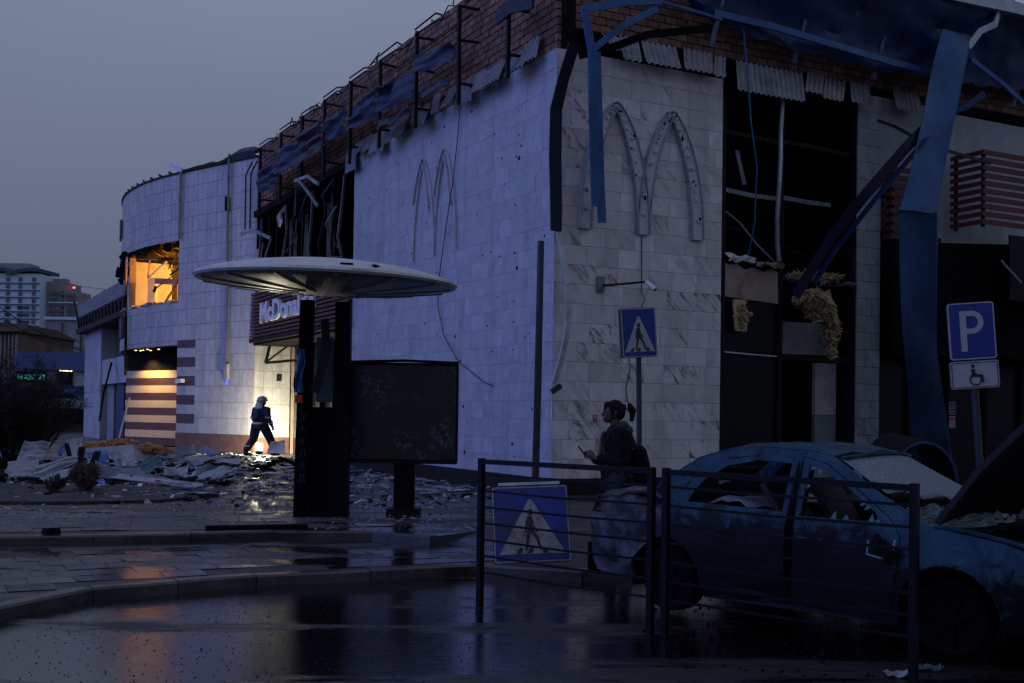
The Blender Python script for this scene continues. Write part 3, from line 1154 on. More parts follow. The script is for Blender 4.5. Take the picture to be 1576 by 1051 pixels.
# wall cables
def cable(name, pts, r, mat, label, cat='cable', group=None, n=6):
    m2 = MB().tube(pts, r, n)
    o = m2.build(name, mat, loc=pts[0], smooth=True)
    return tag(o, label, cat, group)


cable('wall_cable', [LW(4.1, 8.3, .03), LW(4.15, 7.6, .05), LW(4.35, 6.6, .06), LW(4.75, 5.5, .05), LW(5.0, 4.6, .06), LW(5.1, 3.9, .05), LW(4.75, 3.2, .05), LW(4.0, 2.6, .05), LW(2.7, 2.12, .04), LW(2.35, 2.05, .02)], 0.011, 'sign_black',
      'thin black cable sagging down the side marble wall beside the emblem', 'cable')
cable('camera_cable', [RW(1.93, 4.95, .02), RW(1.93, 4.4, .03), RW(1.92, 3.85, .05), RW(1.83, 3.7, .3), RW(1.7, 3.3, .2), RW(1.62, 2.8, .05), RW(1.7, 2.4, .03), RW(1.6, 2.0, .03), RW(1.68, 1.55, .02)], 0.01, 'sign_black',
      'thin black cable hanging from the emblem past the wall camera', 'cable')

# security camera on an arm
sc = empty('security_camera', RW(1.03, 3.95, 0), 'white security camera on a grey wall arm above the crossing sign', 'camera')
m_ = MB()
rbox(m_, 0.92, 1.08, 3.82, 4.10, 0.0, 0.06)
m_.build('wall_plate', 'grey_steel', sc)
m_ = MB().tube([RW(1.03, 3.93, .05), RW(1.45, 3.97, .35), RW(1.68, 4.0, .5)], 0.022, 8)
m_.build('arm', 'dark_steel', sc)
m_ = MB().cyl(RW(1.72, 4.0, .5), RW(1.83, 3.86, .62), 0.045, 12)
m_.build('housing', 'white_letter', sc, smooth=True)
m_ = MB().cyl(RW(1.832, 3.858, .622), RW(1.842, 3.846, .632), 0.036, 12)
m_.build('lens', 'sign_black', sc)
m_ = MB()
rbox(m_, 0.88, 0.98, 1.35, 1.50, 0.0, 0.012)
plate = m_.build('hydrant_plate', 'sign_white', loc=RW(0.93, 1.35, 0))
tag(plate, 'tiny white and red wall plate low on the front marble wall', 'plate')
m_ = MB()
rbox(m_, 0.89, 0.97, 1.36, 1.42, 0.012, 0.016)
rbox(m_, 0.89, 0.905, 1.42, 1.49, 0.012, 0.016)
rbox(m_, 0.955, 0.97, 1.42, 1.49, 0.012, 0.016)
rbox(m_, 0.905, 0.955, 1.475, 1.49, 0.012, 0.016)
m_.build('red_mark', 'sign_red', plate)

# front window: blown out curtain wall between marble and pier
cw = empty('curtain_wall', RW(5.7, 0, 0), 'tall blown-out glazed front with bent mullions between the marble wall and the pier', 'window')
for i, (s0, dn) in enumerate(((3.92, 0.04), (5.42, 0.05), (7.46, 0.05))):
    m_ = MB()
    rbox(m_, s0, s0 + dn + 0.05, 0.1, 8.3, -0.22, -0.05)
    m_.build('mullion', 'dark_steel', cw)
m_ = MB()
m_.path([RW(5.36, 8.25, .08), RW(5.33, 7.4, .05), RW(5.22, 6.8, .18), RW(5.16, 6.3, .22), RW(5.17, 5.6, .15), RW(5.27, 5.05, .05), RW(5.36, 4.72, 0)], 0.07, 0.05, up=-LD)
m_.build('bent_mullion', 'alu', cw)
for z, s0, s1, mt in ((7.24, 3.99, 5.42, 'dark_steel'), (6.06, 3.99, 5.42, 'grey_steel'), (7.22, 5.52, 7.46, 'dark_steel'), (6.05, 5.52, 6.85, 'grey_steel'),
                      (2.78, 3.99, 5.42, 'alu'), (2.74, 5.52, 7.46, 'dark_steel'), (0.5, 3.99, 5.42, 'dark_steel')):
    m_ = MB()
    m_.path([RW(s0, z + 0.02, -.12), RW((s0 + s1) / 2, z - rnd(0, .05), -.1), RW(s1, z - rnd(0, .06), -.13)], 0.08, 0.09 if mt != 'alu' else 0.03)
    m_.build('transom', mt, cw)
for s0, s1, z0, z1 in ((3.99, 5.42, 0.56, 2.74), (3.99, 5.42, 2.82, 3.86)):
    m_ = MB()
    rbox(m_, s0, s1, z0, z1, -0.15, -0.13)
    m_.build('pane', 'dark_glass', cw)
m_ = MB()
rbox(m_, 6.84, 7.44, 0.2, 1.55, -0.6, -0.5)
m_.build('inner_dado', 'sheet_grey', cw)
m_ = MB()
rbox(m_, 6.84, 7.44, 1.56, 2.68, -0.6, -0.5)
m_.build('inner_panel', 'concrete_pale', cw)
m_ = MB()
rbox(m_, 5.56, 7.44, 2.86, 3.55, -0.75, -0.65)
m_.build('ceiling_fascia', 'corrugated_grey', cw)
m_ = MB()
rbox(m_, 5.7, 6.05, 1.1, 2.6, -1.2, -1.1)
m_.build('inner_pillar', 'plaster_beige', cw)
# spandrel with torn plaster
m_ = MB()
outl = [(3.99, 3.92), (5.4, 3.84), (5.38, 4.5), (5.2, 4.56), (5.0, 4.47), (4.75, 4.55), (4.5, 4.49), (4.3, 4.6), (4.1, 4.56), (3.99, 4.62)]
slab2d(m_, outl, [], lambda x, y: RW(x, y, -0.06), LD * 0.08)
m_.build('spandrel', 'plaster_beige', cw)
for k, (s0, s1, z0, z1) in enumerate(((4.0, 4.65, 4.62, 4.78), (4.7, 5.4, 4.58, 4.68), (5.55, 7.4, 4.3, 4.42))):
    m_ = MB()
    g_ = []
    for i in range(9):
        x = s0 + (s1 - s0) * i / 8
        g_.append([RW(x, z0 + rnd(-.05, .05), 0.02 + rnd(-.04, .08)), RW(x, (z0 + z1) / 2 + rnd(-.03, .03), 0.1 + rnd(-.03, .06)), RW(x, z1 + rnd(-.04, .04), -0.1)])
    m_.sheet(g_, 0.02)
    m_.build('torn_flashing', ('plaster_white', 'plaster_beige', 'grey_steel')[k], cw)


def tuft(mb_, c, sx, sy, sz, n, fl=0.05, droop=0.6):
    n = int(n * 1.6)
    """fibrous mineral-wool lump: many small torn flakes round a core"""
    for i in range(n):
        a, b, r = rnd(0, 6.28), rnd(-1.3, 1.3), random.random() ** 0.4
        q = Vector(c) + Vector((math.cos(a) * math.cos(b) * sx, math.sin(a) * math.cos(b) * sy, math.sin(b) * sz)) * r
        u = Vector((rnd(-1, 1), rnd(-1, 1), rnd(-1, 1))).normalized()
        w = u.orthogonal().normalized()
        s = fl * rnd(0.4, 1.1)
        s *= random.choice((1, 1, 1, 1.8))
        mb_.add([q - u * s, q + w * s * 0.5 if s < fl else q + w * s * 0.12, q + u * s + V(0, 0, -droop * s), q - w * s * 0.5 + V(0, 0, -droop * s * .5)], [(0, 1, 2), (0, 2, 3)])
    return mb_


m_ = MB()
for k_ in range(7):
    pth = [(5.78, 4.02), (6.0, 4.08), (6.22, 4.0), (6.42, 3.8), (6.56, 3.5), (6.62, 3.2), (6.66, 2.9)]
    i0 = random.choice((0, 0, 1, 2, 2, 3))
    seg = pth[i0:i0 + random.choice((3, 4))]
    gg = []
    for i_, (a_, b_) in enumerate(seg):
        wv = rnd(.10, .20) * (1 - .12 * i_)
        gg.append([RW(a_ + wv * (j_ / 4 - .5) * .5 + .06 * rnd(-1, 1), b_ + wv * (j_ / 4 - .5) * 1.6 + .05 * rnd(-1, 1), .18 + .05 * k_ + .06 * rnd(-1, 1)) for j_ in range(5)])
    m_.sheet(gg, .025)
tuft(m_, RW(5.95, 3.95, 0.25), 0.34, 0.22, 0.20, 700)
tuft(m_, RW(6.25, 3.75, 0.25), 0.34, 0.22, 0.26, 700)
tuft(m_, RW(6.6, 3.35, 0.22), 0.22, 0.18, 0.34, 500)
tuft(m_, RW(6.65, 2.95, 0.2), 0.12, 0.12, 0.22, 160)
tag(m_.build('insulation_clump', 'insulation', loc=RW(6.2, 3.4, 0.2)), 'ragged clump of yellow insulation hanging in the blown-out front window', 'insulation')
m_ = MB()
m_.sheet([[RW(4.2 + 0.1 * j + 0.03 * rnd(-1, 1), 3.86 - 0.16 * i, 0.02 + 0.04 * rnd(-1, 1)) for j in range(4)] for i in range(5)], 0.04)
m_.sheet([[RW(4.38 + 0.08 * j, 3.6 - 0.02 * i + 0.03 * rnd(-1, 1), 0.06 + 0.05 * rnd(-1, 1)) for j in range(4)] for i in range(5)], 0.04)
tuft(m_, RW(4.35, 3.55, .04), .14, .05, .28, 160, 0.07)
tag(m_.build('insulation_strip', 'insulation', loc=RW(4.3, 3.3, 0)), 'short yellow insulation strip dangling below the beige spandrel', 'insulation')
m_ = MB()
tuft(m_, RW(6.3, 4.48, -0.02), 0.7, 0.1, 0.08, 350, 0.08)
tag(m_.build('insulation_roll', 'insulation', loc=RW(6.3, 4.4, 0)), 'low ragged ridge of insulation along the upper floor edge', 'insulation')
# loose strips inside the window
for k, (pts, w, mt, lb) in enumerate((
        ([RW(4.08, 5.75, -.3), RW(4.55, 5.5, -.3), RW(4.95, 5.05, -.2), RW(5.35, 4.7, -.1)], 0.035, 'grey_steel', 'thin grey ceiling profile drooping across the upper left window bay'),
        ([RW(4.0, 5.45, -.5), RW(4.5, 5.42, -.5), RW(5.2, 5.2, -.4)], 0.03, 'dark_steel', 'dark thin profile lying slack across the upper window bay'),
        ([RW(4.55, 7.0, -.4), RW(4.72, 6.3, -.35)], 0.1, 'grey_steel', 'short grey strip hanging alone in the upper window bay'),
        ([RW(5.6, 5.35, -.5), RW(6.2, 5.05, -.5), RW(6.9, 4.85, -.4)], 0.03, 'dark_steel', 'thin dark profile drooping in the right window bay'))):
    m_ = MB().path(pts, w, 0.02, up=-LD)
    tag(m_.build('ceiling_profile', mt, loc=pts[0]), lb, 'metal strip')

cable('blue_wire', [RW(3.95, 9.2, .5), RW(4.02, 8.4, .55), RW(4.18, 7.3, .5), RW(4.42, 6.5, .4), RW(4.46, 5.4, .3), RW(4.47, 4.75, .1)], 0.017, 'blue_beam',
      'thin blue cable hanging down in front of the blown-out window', 'cable')

# pier
m_ = MB()
rbox(m_, S_P0 + 0.03, S_P1 - 0.03, 0, 8.6, -0.5, -0.04)
pier = m_.build('pier', 'mortar', bld)
for j in range(23):
    z0 = 0.02 + 0.37 * j
    for a, b in ((S_P0, S_P0 + 0.28), (S_P0 + 0.28, S_P1)) if j % 2 else ((S_P0, S_P0 + 0.44), (S_P0 + 0.44, S_P1)):
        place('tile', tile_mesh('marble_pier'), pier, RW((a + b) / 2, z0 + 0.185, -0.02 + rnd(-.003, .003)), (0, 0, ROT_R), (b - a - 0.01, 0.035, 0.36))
for z0 in (4.25,):
    m_ = MB()
    rbox(m_, S_P1 + 0.0, 10.2, 5.6, 8.55, -0.5, -0.06)
    m_.build('upper_wall', 'marble_pier', bld)

# upper right pale wall with curved shadow line, set back
m_ = MB()
rbox(m_, 10.2, 16.5, 4.3, 8.5, -0.5, -0.1)
m_.build('upper_wall', 'marble_pier', bld)
m_ = MB()
rbox(m_, S_P1 + 0.02, 16.5, 2.9, 4.29, -0.5, -0.12)
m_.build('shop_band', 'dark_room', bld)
m_ = MB()
rbox(m_, 8.6, 16.5, 0.0, 2.88, -1.4, -1.2)
m_.build('shop_front', 'dark_glass', bld)
for k in range(6):
    m_ = MB()
    rbox(m_, 9.0 + 1.3 * k, 9.09 + 1.3 * k, 0.0, 2.88, -1.2, -1.1)
    m_.build('shop_mullion', 'dark_steel', bld)

# two slatted terrace screens in red-brown timber
def slat_box(label, s0, s1, o0, o1, z0, z1, n):
    r = empty('slatted_screen', RW((s0 + s1) / 2, z0, o1), label, 'screen')
    h = (z1 - z0) / n
    for i in range(n):
        za = z0 + h * i + 0.3 * h
        m2 = MB()
        rbox(m2, s0, s1, za, za + 0.62 * h, o1 - 0.04, o1)
        m2.build('slat', 'red_slat', r)
        m2 = MB()
        rbox(m2, s0 - 0.002, s0 + 0.038, za + 0.004, za + 0.62 * h - 0.004, o0, o1 - 0.05)
        m2.build('slat', 'red_slat', r)
    for sx, ox in ((s0 + 0.05, o1 - 0.1), (s1 - 0.22, o1 - 0.1), (s0 + 0.05, o0 + 0.06)):
        m2 = MB()
        rbox(m2, sx, sx + 0.08, z0, z1, ox, ox + 0.05)
        m2.build('post', 'red_dark', r)
    return r


slat_box('red-brown slatted terrace screen at the far right beyond the hanging blue panel', 10.25, 11.95, 0.1, 1.0, 5.75, 7.45, 10)
slat_box('dark red slatted screen between the pier and the hanging blue panel', 8.28, 9.6, -0.04, 0.25, 5.35, 7.0, 9)
m_ = MB()
m_.hexa([RW(8.3, 2.9, 0.3), RW(16, 2.9, 1.05), RW(16, 2.9, -0.1), RW(8.3, 2.9, -0.1)],
        [RW(8.3, 5.33, 0.3), RW(16, 5.72, 1.05), RW(16, 5.72, -0.1), RW(8.3, 5.33, -0.1)])
m_.build('terrace_apron', 'soot', bld)
m_ = MB()
rbox(m_, 11.0, 16.0, 4.15, 5.6, 1.06, 1.1)
m_.build('apron_panel', 'dark_steel', bld)
tag(MB().bar(RW(10.65, 5.0, 1.15), RW(11.25, 4.55, 1.2), 0.02, 0.05).build('loose_lath', 'grey_steel', loc=RW(10.9, 4.7, 1.1)), 'short pale lath stuck slanting on the dark apron above the parking sign', 'metal strip')
# notices on the shop front
for s0, z0, w, h, mt, lb in ((11.62, 1.62, 0.22, 0.30, 'sign_white', 'pale printed notice on the dark shop front right of the parking sign'),
                             (11.62, 1.30, 0.22, 0.28, 'sign_white', 'white notice with red stripe below the printed notice on the shop front'),
                             (8.95, 1.3, 0.18, 0.26, 'sign_white', 'small white sticker on the dark shop front beside the hanging blue panel'),
                             (11.45, 0.72, 0.14, 0.10, 'sign_yellow', 'tiny yellow sticker low on the dark shop front')):
    m_ = MB()
    rbox(m_, s0, s0 + w, z0, z0 + h, -1.09, -1.08)
    o = tag(m_.build('notice', mt, loc=RW(s0, z0, -1.08)), lb, 'notice')
    m_ = MB()
    if 'red' in lb:
        rbox(m_, s0, s0 + w, z0 + h * 0.62, z0 + h * 0.85, -1.078, -1.074)
        m_.build('red_stripe', 'sign_red', o)
    elif 'printed' in lb:
        for k in range(4):
            rbox(m_, s0 + 0.02, s0 + w - 0.02, z0 + 0.03 + 0.066 * k, z0 + 0.07 + 0.066 * k, -1.078, -1.074)
        m_.build('print', 'sign_blue', o)

# steel outrigger frame and torn fascia along the side wall
fr = empty('fascia_frame', LW(10, Z_MT, 0.3), 'rusty steel outrigger frame with torn blue fascia along the brick parapet', 'frame')
posts_t = [1.1, 3.3, 5.6, 7.85, 9.95, 12.05, 14.1, 16.25, 18.6]
for i, tq in enumerate(posts_t):
    m_ = MB()
    m_.bar(LW(tq, Z_MT - 0.35, 0.45), LW(tq + rnd(-.04, .04), 10.08 + rnd(-.06, .05), 0.45), 0.075, 0.075)
    m_.build('post', 'dark_steel', fr)
    for z in (Z_MT + 0.1, Z_MT + 1.0, 10.0):
        m_ = MB().bar(LW(tq, z, 0.41), LW(tq, z + rnd(-.03, .03), 0.0), 0.05, 0.05)
        m_.build('bracket', 'dark_steel', fr)
    # rail ends above the brick
    if i > 1:
        for k, dz in enumerate((0.16, 0.28)):
            m_ = MB().tube([LW(tq + 0.02, 9.9 + dz, 0.48), LW(tq - 0.9 - rnd(0, .2), 9.92 + dz + rnd(-.03, .03), 0.46), LW(tq - 1.2 - rnd(0, .3), 9.86 + dz, 0.40)], 0.022, 6)
            m_.build('top_rail', 'dark_steel', fr)
for z in (Z_MT + 0.98,):
    m_ = MB().bar(LW(3.0, z + 0.5, 0.3), LW(18.6, z + 0.4, 0.3), 0.025, 0.025)
    m_.build('long_rail', 'dark_steel', fr)
for i in range(2, 9):
    for k in range(3):
        a = LW(posts_t[i] - rnd(0, 1.9), Z_BT - rnd(0.3, 0.8), 0.4)
        m_ = MB().tube([a, a + LD * rnd(-.5, .2) + V(0, 0, rnd(-.1, .3)), a + LD * rnd(-.9, .3) + V(0, 0, rnd(-.2, .1))], 0.014, 5)
        m_.build('bent_wire', 'dark_steel', fr)


def rag(frame, x0, x1, z0, z1, o, amp, nu=14, nv=7, sl=0.0, seed=0):
    g = []
    for i in range(nu + 1):
        row = []
        for j in range(nv + 1):
            x = x0 + (x1 - x0) * i / nu
            z = z0 + (z1 - z0) * j / nv + sl * (i / nu - 0.5)
            n1 = noise.noise(V(x * 1.1 + seed, z * 2.2, seed * 3.1))
            n2 = noise.noise(V(x * 0.5 + seed, z * 6.0, 7 + seed))
            edge = 0.09 * noise.noise(V(x * 4, j, seed)) if j in (0, nv) else 0
            row.append(frame(x, z + edge, o + amp * n1 + amp * 0.7 * n2))
        g.append(row)
    return g


for k, (t0, t1, z0, z1, sl) in enumerate(((16.3, 18.6, 8.55, 9.25, 0.1), (14.1, 16.2, 8.7, 9.5, 0.1), (12.1, 14.1, 8.7, 9.6, -0.05), (10.0, 12.0, 8.75, 9.45, 0.1),
                                          (7.9, 9.9, 8.75, 9.35, 0.0), (5.65, 7.8, 8.68, 9.3, 0.1), (3.5, 5.5, 9.0, 9.4, 0.25), (5.7, 7.7, 8.3, 8.5, 0.1), (3.6, 5.4, 8.45, 8.62, 0.15))):
    m_ = MB().sheet(rag(LW, t0, t1, z0, z1, 0.52, 0.2, nv=12, sl=sl, seed=k * 3.3), 0.012)
    m_.build('torn_fascia', 'blue_torn' if k not in (2, 7) else 'blue_dark', fr, smooth=True)
m_ = MB().path([LW(0.2, 9.15, 0.4), LW(0.9, 9.25, 0.5), LW(1.5, 9.2, 0.5)], 0.05, 0.3, up=(0, 0, 1))
m_.build('torn_fascia', 'blue_dark', fr)

# blue fascia above the front wall, with torn edge
ff = empty('front_fascia', RW(8, 9.3, 0.8), 'long dark blue sign fascia sagging along the top of the front wall', 'fascia')
lowz = [(2.2, 9.75), (3.0, 9.25), (4.1, 9.05), (5.5, 8.95), (6.8, 8.9), (8.2, 8.92), (9.5, 9.02), (11, 9.05), (13, 9.15), (16, 9.2)]
g_ = []
for s_, z_ in [(2.2 + 0.115 * i, None) for i in range(121)]:
    for (a, za), (b, zb) in zip(lowz[:-1], lowz[1:]):
        if a <= s_ <= b + 1e-6:
            zl = za + (zb - za) * (s_ - a) / (b - a)
    zt = 10.5 if s_ > 3.5 else 10.2 + 0.23 * (s_ - 2.2)
    zl += 0.10 * noise.noise(V(s_ * 3.1, 0, 4)) + 0.05 * noise.noise(V(s_ * 11, 0, 1))
    g_.append([RW(s_, zl + (zt - zl) * j / 9, 0.50 + 0.062 * j + 0.10 * noise.noise(V(s_ * 0.7, j * 0.5, 2)) + 0.05 * noise.noise(V(s_ * 2.5, j * 0.9, 8)) - (0.12 * abs(noise.noise(V(s_ * 2.0, 0, 5))) if j == 0 else 0) - 0.10 * math.sin(math.pi * j / 9)) for j in range(10)])
m_ = MB().sheet(g_, 0.02)
m_.build('panel', 'blue_panel', ff, smooth=True)
m_ = MB()
rbox(m_, 3.2, 16.0, 10.36, 10.42, -0.4, 0.72)
m_.build('sky_block_board', 'dark_steel', ff)  # unseen board added to keep sky light from above off the brick
for s_ in (3.3, 5.4, 7.6, 9.8, 12.0):
    m_ = MB().bar(RW(s_, 8.75, 0.35), RW(s_ + 0.05, 9.6, 0.6), 0.07, 0.07)
    m_.build('hanger', 'grey_steel', ff)
m_ = MB()
m_.path([RW(8.3, 10.66, 0.8), RW(9.6, 10.62, 0.95), RW(11, 10.62, 1.05), RW(13, 10.62, 1.05), RW(16, 10.66, 1.0)], 0.4, 0.26)
m_.build('roof_flashing', 'alu', ff)
m_ = MB()
m_.hexa([RW(9.0, 10.76, 0.9), RW(11.9, 10.76, 0.9), RW(11.9, 10.76, -2.0), RW(9.0, 10.76, -2.0)], [RW(9.4, 11.5, 0.3), RW(11.5, 11.5, 0.3), RW(11.5, 11.5, -2.0), RW(9.4, 11.5, -2.0)])
m_.build('roof_upstand', 'sheet_grey', ff)

# loose blue beams
for pts, w, h, mt, lb in (
        ([RW(3.2, 9.33, .55), RW(4.5, 9.22, .75), RW(6.0, 9.08, .85), RW(7.6, 8.98, .85), RW(8.85, 8.97, .8)], 0.06, 0.13, 'blue_beam', 'long bright blue tube sagging below the front fascia'),
        ([RW(3.3, 9.9, .95), RW(4.1, 10.08, 1.0), RW(5.0, 10.35, 1.0)], 0.06, 0.13, 'alu', 'pale steel beam end jutting above the blue fascia'),
        ([RW(9.95, 9.4, .9), RW(10.9, 8.95, 1.0), RW(12.0, 8.3, 1.1)], 0.05, 0.10, 'blue_beam', 'bright blue bar slanting down at the upper right'),
        ([RW(9.4, 8.15, .5), RW(10.05, 8.42, .7), RW(10.5, 8.75, .8)], 0.05, 0.14, 'blue_panel', 'short blue brace beside the hanging blue panel'),
        ([RW(7.75, 7.88, .35), RW(8.2, 7.8, .4), RW(9.0, 7.45, .6), RW(10.3, 7.1, 1.15)], 0.04, 0.06, 'sign_black', 'thin black bar reaching across the pier towards the hanging panel')):
    o = MB().path(pts, w, h).build('loose_beam', mt, loc=pts[0])
    tag(o, lb, 'beam')

# corner tangle of bent blue sections
c_ = empty('bent_corner_frame', RW(0.1, 8.3, 0.4), 'bright blue bent metal frame hanging at the corner of the building', 'frame')
for pts, w, h in (([RW(0.0, 8.72, 0.9), RW(0.9, 9.0, 0.95), RW(1.65, 9.16, 0.95)], 0.05, 0.14),
                  ([RW(0.03, 8.72, 0.92), RW(0.24, 8.0, 0.85), RW(0.33, 7.0, 0.75), RW(0.48, 5.85, 0.6), RW(0.55, 5.3, 0.55)], 0.15, 0.05),
                  ([RW(0.38, 8.05, 0.78), RW(0.48, 7.0, 0.7), RW(0.63, 5.9, 0.55), RW(0.72, 5.02, 0.5)], 0.16, 0.05),
                  ([RW(0.32, 8.1, 0.78), RW(0.9, 8.6, 0.9), RW(1.6, 9.02, 0.93)], 0.05, 0.12),
                  ([RW(1.65, 9.15, 0.95), RW(2.4, 9.12, 0.92), RW(3.1, 9.08, 0.9)], 0.04, 0.05)):
    MB().path(pts, w, h, up=-LD if w > 0.1 else (0, 0, 1)).build('section', 'blue_beam', c_)
o = MB().path([RW(0.05, 8.2, .55), RW(-0.08, 7.6, .4), RW(-0.16, 7.05, .28), RW(-0.12, 6.2, .2), RW(-0.06, 5.4, .15), RW(-0.05, 4.85, .15)], [0.22, 0.22, 0.24, 0.25, 0.24, 0.22], 0.03, up=-LD).build('corner_flashing', 'blue_dark', loc=RW(0, 8, .4))
tag(o, 'dark navy corner flashing folded along the edge between both marble walls', 'flashing')
o = MB().path([RW(0.3, 8.1, .3), RW(0.9, 8.3, .45), RW(1.6, 8.62, .6), RW(3.0, 8.95, .7)], 0.05, 0.14).build('sagging_strip', 'soot', loc=RW(1, 8.3, .4))
tag(o, 'black strip curving below the corner frame over the soffit sheets', 'metal strip')
led = empty('light_strip', RW(0.0, 2.0, .2), 'curved grey trim strip peeling off the corner with a black end', 'trim strip')
MB().path([RW(0.0, 4.85, .12), RW(0.06, 4.4, .2), RW(0.13, 3.9, .26), RW(0.16, 3.4, .28), RW(0.13, 2.9, .26), RW(0.04, 2.4, .2), RW(-0.06, 2.05, .15)], 0.10, 0.035, up=-LD).build('strip', 'alu', led, smooth=False)
MB().bar(RW(-0.10, 1.9, .15), RW(0.08, 2.02, .18), 0.05, 0.1).build('end_cap', 'sign_black', led)

# big hanging blue panel
def hang(pts, widths, flange, name, label, mat):
    r = empty(name, pts[-1], label, 'panel')
    g, fl = [], []
    n = len(pts)
    for k in range((n - 1) * 6 + 1):
        i, f_ = min(k // 6, n - 2), (k % 6) / 6 if k < (n - 1) * 6 else 1.0
        def cr(a, b, c, d, t_):
            return 0.5 * ((2 * b) + (c - a) * t_ + (2 * a - 5 * b + 4 * c - d) * t_ * t_ + (3 * b - a - 3 * c + d) * t_ ** 3)
        P_ = [Vector(pts[max(0, min(n - 1, i + q))]) for q in (-1, 0, 1, 2)]
        W_ = [widths[max(0, min(n - 1, i + q))] for q in (-1, 0, 1, 2)]
        c = cr(*P_, f_)
        w = cr(*W_, f_)
        tw = 0.06 * math.sin(k * 0.33)
        rd = (RD + (-LD) * tw).normalized()
        bul = 0.05 * math.sin(k * 0.42) + 0.03 * noise.noise(V(k * .3, 0, 0))
        g.append([c + rd * (w * (j / 6 - 0.5)) - LD * (bul * math.sin(math.pi * j / 6)) for j in range(7)])
        e1 = c + rd * (w * 0.5)
        fl.append([e1, e1 + rd * 0.03 + LD * flange])
        fl[-1] = [e1 + rd * 0.012, e1 + rd * (flange * 0.8) + LD * flange * 0.6]
    MB().sheet(g, 0.015).build('face', mat, r, smooth=True)
    MB().sheet(fl, 0.012).build('flange', 'blue_beam', r, smooth=True)
    return r


hang([RW(9.32, 9.84, 1.05), RW(8.71, 8.82, 1.35), RW(7.99, 7.42, 1.7), RW(7.22, 5.72, 1.97), RW(7.2, 5.5, 1.97), RW(7.6, 3.41, 1.65), RW(8.12, 2.1, 1.35), RW(8.9, 0.3, 0.9)],
     [0.84, 0.86, 0.92, 0.98, 0.98, 0.98, 1.02, 1.08], 0.22, 'hanging_fascia_panel', 'huge bent blue fascia panel hanging from the roof to the ground', 'blue_hang')
sb = empty('torn_beam', RW(6.0, 4.0, .9), 'narrow dark blue beam slanting down across the blown-out window', 'beam')
MB().path([RW(7.75, 7.45, 1.66), RW(7.15, 6.95, 1.7), RW(6.25, 5.94, 1.5), RW(5.76, 5.11, 1.1), RW(5.1, 3.92, .8)], 0.22, 0.04, up=-LD).build('face', 'blue_dark', sb)
MB().path([RW(7.7, 7.2, 1.76), RW(7.2, 6.75, 1.78), RW(6.35, 5.75, 1.56), RW(5.85, 4.9, 1.16), RW(5.45, 4.2, .95)], 0.05, 0.12, up=-LD).build('lip', 'blue_panel', sb)
sb2 = MB().path([RW(9.62, 9.55, 1.10), RW(9.95, 9.95, 1.14), RW(10.35, 10.15, 1.2), RW(10.6, 10.5, 1.1)], 0.05, 0.14).build('bent_strut', 'alu', loc=RW(10, 10, 1.2))
tag(sb2, 'pale bent strut tying the hanging panel to the roof flashing', 'strut')

# ------------------------------------------------------------------ entrance between the side wall and the curved wing
ent = empty('entrance_front', LW(15.6, 0, 0), 'wrecked entrance with red slatted sign board between the side wall and the curved wing', 'entrance')
Z_S0, Z_S1 = 3.95, 5.52
NSL = 13
for i in range(NSL):
    h = (Z_S1 - Z_S0) / NSL
    z0 = Z_S0 + h * i
    m_ = MB()
    lbox(m_, T_END + 0.02, T_FAR + 0.25, z0 + 0.012, z0 + h * 0.74, -0.02, 0.10 + rnd(-.008, .008))
    m_.build('slat', 'red_slat', ent)
m_ = MB()
lbox(m_, T_END + 0.01, T_FAR + 0.2, Z_S0 - 0.06, Z_S1 + 0.02, -0.10, -0.03)
m_.build('slat_backing', 'red_dark', ent)
m_ = MB()
lbox(m_, T_END + 0.01, T_FAR + 0.25, Z_S0 - 0.16, Z_S0 - 0.03, -0.1, 0.14)
m_.build('bottom_trim', 'red_dark', ent)
m_ = MB()
lbox(m_, T_END, T_FAR, Z_S0 - 0.25, Z_S0 - 0.17, -2.9, 0.05)
m_.build('soffit', 'dark_room', ent)
m_ = MB()
lbox(m_, T_END, T_FAR - 1.0, 0, Z_S0 - 0.26, -1.2, -1.1)
m_.build('door_glazing', 'dark_glass', ent)
for tq in (11.6, 12.8, 14.0, 15.2, 16.4, 17.6, 18.6):
    m_ = MB()
    lbox(m_, tq, tq + 0.1, 0, Z_S0 - 0.26, -1.09, -0.98)
    m_.build('door_post', 'dark_steel', ent)
# letters of the sign
word = "McDonald's"
me = text_mesh('sign_text', word, 'white_letter', 1.0, 0.05, 0.032)
xs = [q.co.x for q in me.vertices]
ys = [q.co.y for q in me.vertices]
tL, tR, zb, zt = 19.25, 13.55, 4.38, 5.08      # the word runs from far to near
fx_, fz_ = (tL - tR) / (max(xs) - min(xs)), (zt - zb) / (max(ys) - min(ys))
cx_, cy_ = min(xs), min(ys)
# place: local x -> -LD, local y -> up, local z -> outward
rot = Matrix((-LD, V(0, 0, 1), -RD)).transposed()
sg = empty('sign_lettering', LW((tL + tR) / 2, zb, 0.1), 'white raised letters on the red slatted board behind the round canopy', 'sign')
bm = bmesh.new()
bm.from_mesh(me)
isl = []
seen = set()
for v0 in bm.verts:
    if v0 in seen:
        continue
    st, comp = [v0], []
    seen.add(v0)
    while st:
        q = st.pop()
        comp.append(q)
        for e_ in q.link_edges:
            o_ = e_.other_vert(q)
            if o_ not in seen:
                seen.add(o_)
                st.append(o_)
    isl.append(comp)
for comp in isl:
    idx = {q: i for i, q in enumerate(comp)}
    m_ = MB()
    vv = [LW(tL - (q.co.x - cx_) * fx_, zb + (q.co.y - cy_) * fz_, 0.15 + q.co.z) for q in comp]
    ff_ = {tuple(idx[w] for w in f_.verts) for q in comp for f_ in q.link_faces}
    m_.add(vv, ff_)
    m_.build('letter', 'white_letter', sg)
bm.free()

